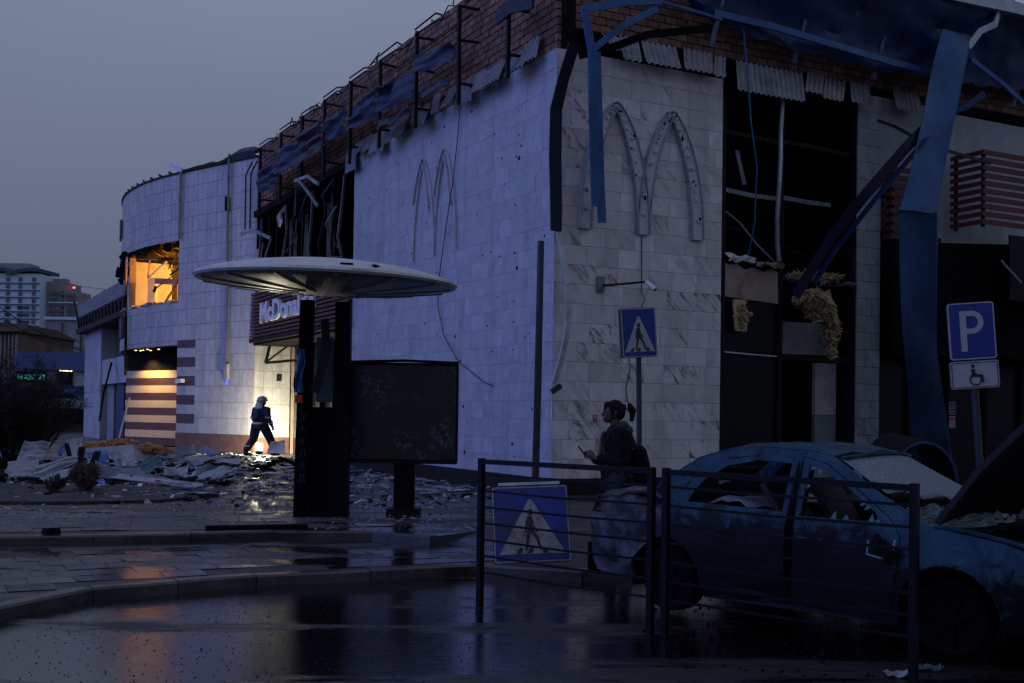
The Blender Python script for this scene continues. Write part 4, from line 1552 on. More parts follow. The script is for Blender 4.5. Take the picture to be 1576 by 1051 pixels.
# upper glazing above the slats
ug = empty('upper_glazing', LW(15.6, 5.6, -.1), 'shattered upper-floor glazing with bent mullions above the red sign board', 'window')
for k in range(11):
    tq = T_END + 0.05 + k * 0.93
    bend = rnd(-0.25, 0.25) if random.random() < 0.5 else 0
    pts = [LW(tq, 5.55, -0.08), LW(tq + bend * 0.5, 6.3, -0.05 + abs(bend) * .5), LW(tq + bend, 7.2, -0.08), LW(tq, 8.1, -0.08)]
    MB().path(pts, 0.06, 0.07, up=-RD).build('mullion', 'grey_steel' if k % 3 == 1 else 'dark_steel', ug)
for tq, w in ((15.0, 0.55), (17.6, 0.5), (18.8, 0.7), (12.4, 0.35)):
    g_ = [[LW(tq + w * i / 8, 5.5 + 2.4 * j / 4, -0.9 + 0.08 * (i % 2)) for j in range(5)] for i in range(9)]
    MB().sheet(g_, 0.01).build('curtain', 'curtain', ug)
for k in range(9):
    tq = rnd(11.5, 19.8)
    z = rnd(5.8, 7.7)
    pts = [LW(tq, z, rnd(-.2, .2)), LW(tq + rnd(-.6, .6), z + rnd(.2, .8), rnd(-.1, .3)), LW(tq + rnd(-1, 1), min(8.2, z + rnd(.8, 1.5)), rnd(-.1, .1))]
    MB().path(pts, rnd(0.03, 0.09), 0.03, up=-RD).build('bent_profile', random.choice(('dark_steel', 'grey_steel', 'blue_torn')), ug)
m_ = MB()
lbox(m_, T_END, T_FAR, 8.1, 8.3, -0.5, 0.12)
m_.build('lintel', 'soot', ug)
m_ = MB()
m_.path([LW(11.3, 5.62, 0.1), LW(12.2, 5.75, 0.15), LW(13.3, 5.6, 0.1)], 0.08, 0.14)
m_.build('loose_slat', 'red_slat', ug)
for k, (a, b, cc, w, mt, lb) in enumerate((
        (LW(11.1, 7.55, .9), LW(11.9, 7.9, .95), LW(13.4, 8.05, .85), 0.08, 'sheet_grey', 'grey bent gutter piece sticking out under the brick parapet'),
        (LW(11.3, 7.0, .85), LW(11.75, 7.35, .9), LW(12.9, 8.0, .9), 0.08, 'grey_steel', 'grey bent profile hanging at the right of the upper glazing'),
        (LW(15.6, 7.15, .6), LW(15.8, 7.45, .6), LW(15.9, 7.7, .4), 0.3, 'sheet_pale', 'white box fragment hanging below the brick parapet'),
        (LW(17.0, 6.9, .5), LW(18.6, 7.35, .6), LW(20.3, 7.45, .6), 0.10, 'sheet_grey', 'grey arm bent out from the parapet by the curved wing'),
        (LW(19.6, 6.9, .2), LW(19.8, 6.3, .2), LW(20.1, 5.75, .15), 0.08, 'alu', 'pale slanting bar at the left end of the upper glazing'))):
    o = MB().path([a, b, cc], w, 0.06, up=-RD).build('bent_piece', mt, loc=a)
    tag(o, lb, 'metal strip')

# end wall of the recess, lit by the work lamp
EW0 = LW(T_FAR, 0, 0)


def EW(x, z, o=0.0):
    return EW0 + RD * x - LD * o + V(0, 0, z)


def ebox(mb_, x0, x1, z0, z1, o0, o1):
    return mb_.hexa([EW(x0, z0, o0), EW(x1, z0, o0), EW(x1, z0, o1), EW(x0, z0, o1)], [EW(x0, z1, o0), EW(x1, z1, o0), EW(x1, z1, o1), EW(x0, z1, o1)])


m_ = MB()
ebox(m_, 0.02, 3.0, 0, 4.0, -0.3, -0.03)
rw = m_.build('recess_wall', 'mortar', ent)
for i in range(4):
    for j in range(6):
        place('tile', tile_mesh('marble_tower'), rw, EW(0.02 + 0.31 * (i + .5), 0.55 + 0.57 * (j + .5), -0.015), (0, 0, ROT_R), (0.302, 0.03, 0.562))
m_ = MB()
ebox(m_, 0.02, 1.26, 0, 0.545, -0.02, 0.006)
m_.build('recess_plinth', 'plinth_brown', ent)
m_ = MB()
ebox(m_, 1.3, 1.42, 0, 3.7, 0.0, 0.06)
m_.build('door_jamb', 'plaster_beige', ent)
m_ = MB()
ebox(m_, 0.78, 0.95, 2.5, 2.72, 0.0, 0.03)
m_.build('wall_box', 'sign_black', ent)
# fallen canopy frame of the entrance
cf = empty('door_canopy_frame', EW(0.7, 3.0, .6), 'collapsed triangular steel canopy frame hanging over the lit entrance', 'frame')
for a, b, w in ((EW(0.25, 3.1, .5), EW(0.45, 4.0, .5), .09), (EW(0.25, 3.1, .5), EW(1.9, 3.3, .5), .09), (EW(0.25, 3.12, .52), EW(1.3, 3.95, .55), .06)):
    MB().bar(a, b, w, w).build('bar', 'dark_steel', cf)
m_ = MB().sheet([[EW(0.95 + 0.3 * i, 3.95 - 0.10 * i + 0.06 * math.sin(j), 0.6 + 0.22 * j) for j in range(4)] for i in range(5)], 0.02)
m_.build('torn_panel', 'plaster_white', cf, smooth=True)
m_ = MB().sheet([[EW(1.5 + 0.14 * i + .05 * math.sin(j * 2), 3.45 - 0.16 * j, 0.75 + 0.05 * math.sin(i * 2 + j)) for j in range(8)] for i in range(7)], 0.02)
tag(m_.build('hanging_sheet', 'sheet_blue', loc=EW(1.6, 2.5, .8)), 'crumpled blue sheet hanging over the lit entrance doorway', 'metal sheet')
for x, mt, w in ((1.55, 'wood', .07), (1.75, 'plaster_beige', .12), (2.0, 'dark_steel', .1)):
    MB().bar(EW(x, 0, .25), EW(x + rnd(-.1, .1), 3.2, .2), w, .05).build('door_frame_post', mt, ent)
# blue service light at the right jamb of the entrance
ls = empty('blue_lamp', LW(T_END + 0.12, 3.3, .12), 'small blue light strip at the right edge of the entrance', 'lamp')
m_ = MB()
lbox(m_, T_END + 0.08, T_END + 0.28, 3.15, 3.45, .1, .16)
m_.build('housing', 'sheet_blue', ls)
m_ = MB()
lbox(m_, T_END + 0.06, T_END + 0.10, 2.55, 2.9, .1, .14)
m_.build('tube', 'led_blue', ls)

# ------------------------------------------------------------------ curved wing
TZ = 10.2
U_END = 24.0
wing = empty('curved_wing', TW(2.3, 0, 0), 'curved marble-clad wing with a lit torn-open upper window and striped ground floor', 'building')
m_ = MB()
tband(m_, 0.05, T_FLAT - 0.02, 0.0, TZ - 0.02, -0.35, -0.03)
tband(m_, T_FLAT - 0.02, U_END, 7.72, TZ - 0.02, -0.35, -0.03)
tband(m_, T_FLAT - 0.02, U_END, 3.84, 5.42, -0.35, -0.03)
wcore = m_.build('wall', 'grout', wing)
TRH, TWD = 0.565, 0.29
tiles = MB()
n_t = 0
nrow = 17
for j in range(nrow):
    z0 = 0.62 + TRH * j
    z1 = min(z0 + TRH, TZ)
    u = 0.0
    while u < U_END - 0.05:
        u1 = u + TWD
        if u < T_FLAT - 0.02 < u1:
            u1 = T_FLAT
        a, b, za, zb_ = u, u1, z0, z1
        u = u1
        uc = (a + b) / 2
        if uc > T_FLAT:
            o_ = -0.015 + rnd(-.004, .003)
            for lo_z, hi_z in ((3.84, 5.42), (7.72, TZ)):
                c0_, c1_ = max(za, lo_z), min(zb_, hi_z)
                if c1_ - c0_ > 0.05:
                    tband(tiles, a + 0.006, b - 0.006, c0_ + 0.006, c1_ - 0.006, o_ - .015, o_ + .015, 1)
            continue
        elif uc > 3.62 and za < 3.75:
            continue
        o_ = -0.015 + rnd(-.004, .003)
        if uc < T_FLAT and n_t < 298:
            q = TW(uc, (za + zb_) / 2, o_)
            place('tile', tile_mesh('marble_tower'), wcore, q, math.atan2(TH.y, TH.x), (b - a - 0.012, 0.03, zb_ - za - 0.012))
            n_t += 1
        else:
            tband(tiles, a + 0.006, b - 0.006, za + 0.006, zb_ - 0.006, o_ - .015, o_ + .015, 1)
tag(tiles.build('tile_field', 'marble_tower', wcore), kind='stuff')
for k in range(11):                     # banded tiles beside the opening
    z0 = 0.62 + 0.345 * k
    if z0 > 4.0:
        break
    m_ = MB()
    tband(m_, 3.49, T_FLAT, z0 + 0.004, min(z0 + 0.341, 4.0), -0.03, 0.004 + (0.004 if k % 2 == 1 else 0))
    m_.build('band_tile', 'stripe_dark' if k % 2 == 1 else 'marble_tower', wcore)
m_ = MB()
tband(m_, 0.0, T_FLAT, 0.0, 0.615, -0.03, 0.03)
m_.build('plinth', 'plinth_brown', wing)
m_ = MB()
tband(m_, 0.0, U_END, TZ, TZ + 0.06, -0.4, 0.05)
m_.build('coping', 'dark_steel', wing)
m_ = MB()                                # roof slab, floor slab, soffit ring, inner walls
for z0, z1, mt in ((9.6, 9.7, 'dark_room'),):
    rim = [TW(0.4 + i * 0.8, z0, -0.36) for i in range(30)]
    m_.prism([Vector(q) for q in rim] + [TW(0.4, z0, -0.36) + RD * 12], (0, 0, 0.1))
m_.build('roof', 'membrane', wing)
m_ = MB()
rim = [TW(T_FLAT - 0.6 + i * 0.8, 5.2, -0.36) for i in range(26)]
m_.prism(rim + [TW(T_FLAT - 0.6, 5.2, -0.36) - TN * 7], (0, 0, 0.12))
m_.build('upper_floor', 'concrete', wing)
m_ = MB()
rim = [TW(T_FLAT - 0.05 + i * 0.8, 3.86, -0.30) for i in range(26)]
m_.prism(rim + [TW(T_FLAT - 0.05, 3.86, -0.30) - TN * 6], (0, 0, 0.1))
m_.build('soffit', 'dark_room', wing)
m_ = MB()
rim = [TW(T_FLAT - 0.6 + i * 0.8, 7.74, -0.36) for i in range(26)]
m_.prism(rim + [TW(T_FLAT - 0.6, 7.74, -0.36) - TN * 7], (0, 0, 0.1))
m_.build('upper_ceiling', 'ceiling_burnt', wing)
# lit upper room
RB = TW(T_FLAT, 0, 0)
m_ = MB()
q0, q1 = RB - TN * 4.2 + TH * -1.0, RB - TN * 4.2 + TH * 9.0
m_.hexa([q0 + V(0, 0, 5.3), q1 + V(0, 0, 5.3), q1 - TN * .2 + V(0, 0, 5.3), q0 - TN * .2 + V(0, 0, 5.3)], [q0 + V(0, 0, 7.74), q1 + V(0, 0, 7.74), q1 - TN * .2 + V(0, 0, 7.74), q0 - TN * .2 + V(0, 0, 7.74)])
m_.build('room_wall', 'plaster_white', wing)
m_ = MB()
q0, q1 = RB - TN * 0.36 + TH * -0.35, RB - TN * 4.2 + TH * -0.35
m_.hexa([q0 + V(0, 0, 5.3), q1 + V(0, 0, 5.3), q1 - TH * .15 + V(0, 0, 5.3), q0 - TH * .15 + V(0, 0, 5.3)], [q0 + V(0, 0, 7.74), q1 + V(0, 0, 7.74), q1 - TH * .15 + V(0, 0, 7.74), q0 - TH * .15 + V(0, 0, 7.74)])
m_.build('room_wall', 'plaster_white', wing)
UP = T_FLAT + 5.1                        # partition seen at the left of the opening
q0 = TW(UP, 0, -0.05)
dn_ = (q0 - TC).normalized()
m_ = MB()
q1 = q0 - dn_ * 1.7
tng = V(-dn_.y, dn_.x, 0)
m_.hexa([q0 + V(0, 0, 5.32), q1 + V(0, 0, 5.32), q1 + tng * .16 + V(0, 0, 5.32), q0 + tng * .16 + V(0, 0, 5.32)], [q0 + V(0, 0, 7.4), q1 + V(0, 0, 7.4), q1 + tng * .16 + V(0, 0, 7.4), q0 + tng * .16 + V(0, 0, 7.4)])
m_.build('partition', 'plaster_white', wing)
m_ = MB()
tband(m_, UP - 0.25, UP, 5.42, 7.72, -0.3, -0.06)
m_.build('window_post', 'plaster_beige', wing)
m_ = MB()
tband(m_, UP, U_END, 5.42, 7.72, -0.32, -0.28)
m_.build('dark_window', 'dark_glass', wing)
# inside: dropped ceiling remains
for k in range(11):
    u = T_FLAT + rnd(0.3, 4.6)
    a = TW(u, rnd(7.3, 7.7), -rnd(0.3, 2.0))
    b = a + TH * rnd(-1.2, 1.2) - TN * rnd(-.5, 1.2) + V(0, 0, rnd(-0.75, -0.05))
    MB().bar(a, b, rnd(0.02, 0.06), 0.03).build('ceiling_profile', random.choice(('dark_steel', 'plaster_beige', 'soot')), wing)
for (u, d, z, l1, dz) in ((5.9, 1.2, 7.0, 2.1, 0.0), (5.0, 1.6, 6.75, 1.6, 0.02), (5.6, 2.2, 6.55, 2.6, 0.0)):
    a = TW(u + l1 / 2, z, -d)
    b = TW(u - l1 / 2, z + dz, -d)
    MB().bar(a, b, 0.05, 0.10).build('ceiling_beam', 'plaster_beige', wing)
m_ = MB().path([TW(7.6, 5.6, -.9), TW(6.6, 6.3, -1.0), TW(5.6, 6.75, -1.2), TW(4.8, 7.1, -1.3)], 0.07, 0.05)
m_.build('bent_duct', 'ceiling_burnt', wing)
# ragged sill and lintel edges
for zz, n, up in ((5.44, 26, 1), (7.68, 30, -1)):
    m_ = MB()
    for k in range(n):
        u = T_FLAT + 0.1 + 6.4 * k / n + rnd(-.1, .1)
        h = rnd(0.04, 0.16) * (1.6 if up < 0 else 1)
        c3 = TW(u, zz + up * h * 0.4, -rnd(0.0, 0.25))
        m_.box(c3, (rnd(.1, .4), rnd(.08, .25), h), Matrix.Rotation(rnd(0, 3), 3, 'Z') @ Matrix.Rotation(rnd(-.4, .4), 3, 'X'))
    tag(m_.build('broken_edge', 'soot' if up < 0 else 'concrete', wing), kind='stuff')
m_ = MB()
for k in range(60):
    u = rnd(UP - 0.1, UP + 2.6)
    c3 = TW(u, rnd(6.7, 7.7), rnd(-0.35, 0.12))
    m_.box(c3, (rnd(.1, .35), rnd(.08, .25), rnd(.08, .3)), Matrix.Rotation(rnd(0, 3), 3, 'Z') @ Matrix.Rotation(rnd(-.8, .8), 3, 'X'))
tag(m_.build('burnt_lintel_debris', 'soot', wing), kind='stuff')
MB().path([TW(UP - .1, 7.6, .05), TW(UP - .3, 7.2, .1), TW(UP - .2, 6.6, .08), TW(UP, 6.1, .1)], .1, .05, up=TN).build('torn_trim', 'plaster_beige', wing)
def rp(px, py, Y):
    return V((px - 788) / 1755 * Y, Y, 1.5 + (636 + (px - 788) * .01396 - py) / 1755 * Y)


for a, b, w, h, mt in ((rp(236, 432, 44.6), rp(274, 434, 44.2), .1, .22, 'plaster_beige'), (rp(232, 447, 44.3), rp(262, 424, 44.6), .05, .05, 'soot'), (rp(208, 398, 45.6), rp(274, 401, 44.0), .04, .05, 'plaster_white'),
                       (rp(227, 398, 45.0), rp(224, 428, 45.2), .05, .05, 'plaster_beige'), (rp(225, 428, 45.2), rp(252, 402, 44.6), .06, .05, 'plaster_white'), (rp(258, 423, 44.6), rp(274, 411, 44.2), .05, .05, 'soot'),
                       (rp(234, 450, 44.4), rp(237, 440, 44.4), .1, .08, 'soot'), (rp(232, 468, 45.4), rp(232, 428, 45.4), .35, .3, 'plaster_white'), (rp(269, 470, 43.6), rp(269, 437, 43.6), .06, .06, 'wood')):
    MB().bar(a, b, w, h).build('room_fragment', mt, wing)
for k in range(7):
    a = rp(rnd(212, 268), rnd(380, 398), rnd(43.6, 45.2))
    m_ = MB().sheet([[a + TH * (.18 * i) - TN * (.16 * j) + V(0, 0, .05 * noise.noise(V(i, j, k)) - .05 * j * (k % 2)) for j in range(4)] for i in range(5)], .02)
    m_.build('ceiling_panel', 'ceiling_burnt' if k % 2 else 'soot', wing)
# room lamp (a work lamp left on inside)
rl = empty('room_lamp', TW(5.6, 7.35, -2.6), 'bright warm lamp hanging inside the torn-open upper room', 'lamp')
MB().box(TW(5.6, 7.35, -2.6), (0.25, 0.25, 0.06)).build('diffuser', 'lamp_warm', rl)
ld = bpy.data.lights.new('room_lamp_light', 'POINT')
ld.energy = 1050
ld.color = (1.0, 0.40, 0.05)
ld.shadow_soft_size = 0.25
lo = bpy.data.objects.new('room_lamp_light', ld)
COL.objects.link(lo)
lo.parent = rl
lo.location = (0, 0, -0.2)

# striped ground floor wall under the soffit
SA, SB = Vector((-15.7, 46.4, 0)), Vector((-12.85, 44.2, 0))
sd_ = (SB - SA).normalized()
sn_ = V(sd_.y, -sd_.x, 0)
sw = MB()
sw.hexa([SA - sn_ * .3, SB - sn_ * .3, SB - sn_ * .02, SA - sn_ * .02], [SA - sn_ * .3 + V(0, 0, 3.86), SB - sn_ * .3 + V(0, 0, 3.86), SB - sn_ * .02 + V(0, 0, 3.86), SA - sn_ * .02 + V(0, 0, 3.86)])
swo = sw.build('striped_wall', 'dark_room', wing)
for k in range(10):
    z0 = 0.05 + 0.295 * k
    m_ = MB()
    e1 = 0.006 if k % 2 else 0.0
    m_.hexa([SA - sn_ * .02 + V(0, 0, z0), SB - sn_ * .02 + V(0, 0, z0), SB + sn_ * (0.02 + e1) + V(0, 0, z0), SA + sn_ * (0.02 + e1) + V(0, 0, z0)],
            [SA - sn_ * .02 + V(0, 0, z0 + .291), SB - sn_ * .02 + V(0, 0, z0 + .291), SB + sn_ * (0.02 + e1) + V(0, 0, z0 + .291), SA + sn_ * (0.02 + e1) + V(0, 0, z0 + .291)])
    m_.build('stripe', 'stripe_light' if k % 2 else 'stripe_dark', swo)
m_ = MB()
bq = [SA - sn_ * 1.2 + V(.3, .0, 0), SA - sn_ * 1.2 + V(.3, .2, 0), SB - sn_ * 1.2 + V(2, .2, 0), SB - sn_ * 1.2 + V(2, 0, 0)]
m_.prism(bq, (0, 0, 3.85))
m_.build('inner_wall', 'dark_room', wing)
# downlights in the soffit
for k, (a, b) in enumerate(((1.3, 0.25), (1.75, 0.45), (1.35, 0.5), (2.5, 0.75), (3.0, 0.6), (1.9, 0.2))):
    q = SA + sd_ * a + sn_ * b + V(0, 0, 3.84)
    d_ = empty('downlight', q, 'small warm downlight in the soffit above the striped wall', 'lamp', 'soffit downlights above the striped wall')
    MB().cyl(q, q + V(0, 0, -0.05), 0.06, 12).build('trim_ring', 'alu', d_)
    MB().cyl(q + V(0, 0, -0.051), q + V(0, 0, -0.065), 0.045, 12).build('lens', 'lamp_warm', d_)
    if k in (1, 3):
        ld = bpy.data.lights.new('downlight_light', 'SPOT')
        ld.spot_size = R_(125)
        ld.spot_blend = 0.7
        ld.energy = 270
        ld.color = (1.0, 0.60, 0.19)
        ld.shadow_soft_size = 0.05
        lo = bpy.data.objects.new('downlight_light', ld)
        COL.objects.link(lo)
        lo.parent = d_
        lo.location = (0, 0, -0.14)
# pipes, junctions and stains on the wing
MB().tube([TW(4.5, 10.25, .08), TW(4.5, 7.75, .08)], .05, 8).build('downpipe', 'grey_steel', wing)
MB().tube([TW(1.55, 10.5, .07), TW(1.55, 9.6, .09), TW(1.52, 6.2, .08), TW(1.5, 3.6, .08), TW(1.45, 2.9, .1)], .045, 8).build('downpipe', 'grey_steel', wing)
m_ = MB()
tband(m_, 1.36, 1.56, 2.55, 3.1, .02, .14)
m_.build('pipe_box', 'concrete', wing)
m_ = MB()
tband(m_, 1.42, 1.48, 2.36, 2.54, .04, .1)
m_.build('blue_indicator', 'led_blue', wing)
MB().tube([TW(9.3, 5.35, .1), TW(9.1, 5.1, .14), TW(9.1, 3.6, .12), TW(9.15, 2.8, .1)], .06, 8).build('downpipe', 'dark_steel', wing)
m_ = MB()
tband(m_, 10.0, 12.0, 4.35, 5.25, -.02, .05)
m_.build('shutter', 'red_dark', wing)
for k in (10.6, 11.3):
    m_ = MB()
    tband(m_, k, k + .1, 4.37, 5.23, .05, .06)
    m_.build('shutter_stripe', 'alu', wing)
m_ = MB()
tband(m_, 11.3, 12.6, 8.6, 9.35, .02, .1)
m_.build('green_board', 'green_panel', wing)
for (a, b, lb) in ((4.3, 2.45, 'white camera at the left corner of the striped tiles'),):
    o = empty('security_camera', TW(a, b, .1), lb, 'camera')
    m_ = MB()
    tband(m_, a - .25, a + .05, b, b + .14, .03, .2)
    m_.build('housing', 'white_letter', o)
    MB().cyl(TW(a + .1, b - .02, .15), TW(a + .1, b + .12, .15), .07, 12).build('dome', 'alu', o)
# roofing felt flapping on top
m_ = MB()
g_ = []
for i in range(26):
    u = 0.05 + 4.6 * i / 25
    hh_ = 0.16 + 0.28 * max(0, math.sin(u * 1.45 + 0.4)) + 0.10 * noise.noise(V(u * 2, 0, 3))
    if u > 3.7:
        hh_ *= max(0.15, (4.7 - u))
    g_.append([TW(u, TZ + 0.03, 0.05), TW(u, TZ + hh_ * 0.6, 0.12 + .05 * noise.noise(V(u * 3, 1, 1))), TW(u, TZ + hh_, -0.05), TW(u + .1, TZ + hh_ * 0.95, -0.7)])
m_.sheet(g_, 0.03)
tag(m_.build('roofing_felt', 'membrane', loc=TW(2.3, TZ, 0)), 'black roofing felt folded up along the top of the curved wing', 'roofing felt')
tag(MB().path([TW(4.35, TZ + .08, .1), TW(4.7, TZ + .2, .15), TW(5.0, TZ + .36, .2)], .16, .03, up=TN).build('bent_flashing', 'alu', loc=TW(4.5, TZ, 0)), 'small pale flashing tip standing up on the curved wing roof', 'flashing')
for k in range(9):
    u = 5.2 + k * 0.75
    tag(MB().bar(TW(u, TZ + .06, -.02), TW(u + .25, TZ + .16, -.02), .05, .08).build('roof_clip', 'dark_steel', loc=TW(u, TZ, 0)), 'small dark roof-edge clip along the curved coping', 'roof clip', 'roof clips on the curved coping')
# soot mark: a burnt electrical box on the pipe
o = MB()
o.box(TW(1.6, 8.75, .09), (.12, .12, .5), Matrix.Rotation(math.atan2(TH.y, TH.x), 3, 'Z'))
tag(o.build('burnt_box', 'soot', loc=TW(1.6, 8.5, .05)), 'burnt black box on the downpipe high on the curved wing', 'junction box')
# rails at the right end of the wing
for k in range(2):
    tag(MB().tube([TW(.12 + .28 * k, 7.7, .2), TW(.12 + .28 * k, 9.6, .2), TW(-.35 + .28 * k, 9.95, .3)], .03, 6).build('bent_rail', 'dark_steel', loc=TW(.1, 8, .2)),
        ('inner' if k == 0 else 'outer') + ' of two bent black rails at the right end of the curved wing', 'rail')

# ------------------------------------------------------------------ rear wing with balcony
XA, XB = Vector((-15.45, 46.6, 0)), Vector((-22.4, 59.6, 0))
xd = (XB - XA).normalized()
xn = V(-xd.y, xd.x, 0)
if xn.y > 0:
    xn = -xn
XL = (XB - XA).length
rear = empty('rear_wing', XA.lerp(XB, .5), 'pale rear wing with dark metal balcony left of the curved wing', 'building')


def XW(x, z, o=0.0):
    return XA + xd * x + xn * o + V(0, 0, z)


def xbox(mb_, x0, x1, z0, z1, o0, o1):
    return mb_.hexa([XW(x0, z0, o0), XW(x1, z0, o0), XW(x1, z0, o1), XW(x0, z0, o1)], [XW(x0, z1, o0), XW(x1, z1, o0), XW(x1, z1, o1), XW(x0, z1, o1)])


m_ = MB()
xbox(m_, 0, XL, 0, 5.3, -6, -.8)
m_.build('wall', 'dark_room', rear)
m_ = MB()
xbox(m_, 9.0, XL - .3, 0, 5.3, -.79, 0)
m_.build('pier', 'concrete_pale', rear)
m_ = MB()
xbox(m_, 1.0, 8.99, 2.6, 3.75, -.79, -.05)
m_.build('lower_band', 'concrete_pale', rear)
m_ = MB()
xbox(m_, 4.2, 6.2, 0, 2.6, -.79, -.3)
m_.build('blue_door', 'awning_blue', rear)
m_ = MB()
xbox(m_, 2.3, 3.3, 0, 2.6, -.79, -.35)
m_.build('timber_door', 'wood', rear)
m_ = MB()
xbox(m_, 6.9, 8.8, 0, 2.6, -.79, -.3)
m_.build('wall_panel', 'concrete', rear)
for k in range(3):
    m_ = MB()
    xbox(m_, 7.0 + .62 * k, 7.55 + .62 * k, 3.85, 5.2, -.79, -.7)
    m_.build('window', 'far_window', rear)
m_ = MB()
xbox(m_, 0, XL, 5.3, 5.55, -6, .45)
m_.build('balcony_slab', 'dark_steel', rear)
for k in range(11):
    m_ = MB()
    m_.hexa([XW(.2, 5.62 + .105 * k, .35 + .006 * k), XW(XL, 5.62 + .105 * k, .35 + .006 * k), XW(XL, 5.62 + .105 * k, .30), XW(.2, 5.62 + .105 * k, .30)],
            [XW(.2, 5.71 + .105 * k, .36 + .006 * k), XW(XL, 5.71 + .105 * k, .36 + .006 * k), XW(XL, 5.71 + .105 * k, .30), XW(.2, 5.71 + .105 * k, .30)])
    m_.build('balcony_board', 'sheet_grey' if k > 4 else 'dark_steel', rear)
for k in range(15):
    MB().bar(XW(.4 + k * .98, 5.56, .38), XW(.4 + k * .98, 6.05, .40), .05, .05).build('baluster', 'dark_steel', rear)
m_ = MB()
g_ = [[XW(XL * i / 30, 6.76 + .08 * noise.noise(V(i * .8, 0, 0)) + (.35 if i < 4 else 0) * (1 - i / 4), .38), XW(XL * i / 30, 6.9 + .12 * noise.noise(V(i * .9, 3, 0)) + (.7 if i < 4 else 0) * (1 - i / 4), .2)] for i in range(31)]
MB().sheet(g_, .03).build('torn_capping', 'membrane', rear)
o = MB().tube([XW(4.5, 3.5, .2), XW(5.2, 2.2, .4), XW(5.6, 0.9, .5)], .05, 6).build('leaning_pole', 'dark_steel', loc=XW(5.6, 0, .5))
tag(o, 'dark thin pole leaning against the rear wing beside the blue door', 'pole')
o = MB().tube([XW(XL - .5, 5.9, .4), XW(XL + .3, 7.0, .5), XW(XL + 1.0, 7.2, .55)], .05, 6).build('balcony_lamp', 'dark_steel', loc=XW(XL - .5, 5.9, .4))
tag(o, 'small dark lamp arm on the balcony end of the rear wing', 'lamp')
a = Vector((-15.35, 44.4, 0))
tag(MB().bar(a, a + V(.35, .3, 1.9), .12, .04).build('leaning_plank', 'concrete', loc=a), 'short ragged plank leaning at the left edge of the striped wall', 'plank')

# ------------------------------------------------------------------ background left
def far_block(name, label, x0, x1, y, dep, z1, mat, roof=None):
    r = empty(name, ((x0 + x1) / 2, y, 0), label, 'building')
    MB().box(((x0 + x1) / 2, y + dep / 2, z1 / 2), (x1 - x0, dep, z1)).build('wall', mat, r)
    return r


def far_windows(r, xs, zs, y, w, h, mat='far_window', name='window', lim=300, skip=0.0):
    me_ = MB().box((0, 0, 0), (w, 0.5, h)).mesh(name, mat)
    k = 0
    for z in zs:
        for x in xs:
            if random.random() < skip:
                continue
            k += 1
            if k > lim:
                return
            place(name, me_, r, (x, y - 0.2, z))


YB = 450.0
K = YB / 1755.0
def bx_(px):
    return (px - 788) * K
def bz_(py, px=60):
    return 1.5 + (626 - 0.0 - py) * K


w1 = far_block('apartment_tower', 'tall white apartment tower with curved blue roof edge in the far left', bx_(-60), bx_(58), YB, 20, bz_(421), 'far_white')
far_windows(w1, [bx_(p) for p in (9, 28, 49)], [bz_(p) for p in range(430, 545, 11)], YB, 1.3, 1.5)
far_windows(w1, [bx_(p) for p in (9, 28, 38)], [bz_(p) for p in (474, 485, 496, 507)], YB, 2.2, 1.1, 'far_roof', 'balcony')
for p_ in range(436, 545, 11):
    m_ = MB().box(((bx_(-60) + bx_(58)) / 2, YB - .3, bz_(p_)), (bx_(58) - bx_(-60), .8, .25))
    m_.build('floor_band', 'far_roof', w1)
m_ = MB()
g_ = [[V(bx_(-60 + 5 * i), YB - 1.5, bz_(420 + 5.0 * math.sin((i * 5 - 18) / 58 * 3.1) - (8 if i < 14 else 0) + 0.0)), V(bx_(-60 + 5 * i), YB + 18, bz_(419 + 5.0 * math.sin((i * 5 - 18) / 58 * 3.1) - (8 if i < 14 else 0)))] for i in range(25)]
g_ = [[V(q.x, q.y, q.z) for q in row] for row in g_]
m_.sheet(g_, 1.4)
m_.build('curved_roof', 'far_roof', w1)
m_ = MB().box((bx_(2), YB + 12, bz_(412)), (14, 10, 5.2))
m_.build('roof_house', 'far_grey', w1)
m_ = MB().cyl((bx_(8), YB + 12, bz_(411)), (bx_(8), YB + 12, bz_(404)), .9, 10)
m_.build('roof_tank', 'far_roof', w1)
w2 = far_block('apartment_tower', 'beige stepped apartment tower right of the white tower', bx_(56), bx_(86), YB + 6, 18, bz_(430), 'far_beige')
MB().box(((bx_(84) + bx_(108)) / 2, YB + 13, bz_(445) / 2), (bx_(108) - bx_(84), 14, bz_(445))).build('wall', 'far_beige', w2)
MB().box(((bx_(106) + bx_(114)) / 2, YB + 14, bz_(476) / 2), (bx_(114) - bx_(106), 12, bz_(476))).build('wall', 'far_beige', w2)
MB().box((bx_(76), YB + 10, bz_(429)), (5, 5, 2.2)).build('roof_house', 'far_grey', w2)
far_windows(w2, [bx_(p) for p in (69, 81)], [bz_(p) for p in range(449, 535, 9)], YB + 6, 2.6, 1.3)
far_windows(w2, [bx_(p) for p in (94, 101)], [bz_(p) for p in range(452, 490, 8)], YB + 6, 1.5, 1.3)
MB().box(((bx_(62) + bx_(108)) / 2, YB + 5.7, bz_(463)), (bx_(108) - bx_(62), .6, .5)).build('floor_band', 'far_white', w2)
rlamp = empty('warning_lamp', (bx_(92.5), YB + 12, bz_(445)), 'small glowing red warning lamp on the beige tower roof', 'lamp')
MB().cyl((bx_(92.5), YB + 12, bz_(445)), (bx_(92.5), YB + 12, bz_(438)), .15, 6).build('mast', 'far_roof', rlamp)
MB().cyl((bx_(92.5), YB + 12, bz_(438)), (bx_(92.5), YB + 12, bz_(435.5)), .5, 8).build('bulb', 'lamp_red', rlamp)
Y3 = 210.0
K3 = Y3 / 1755
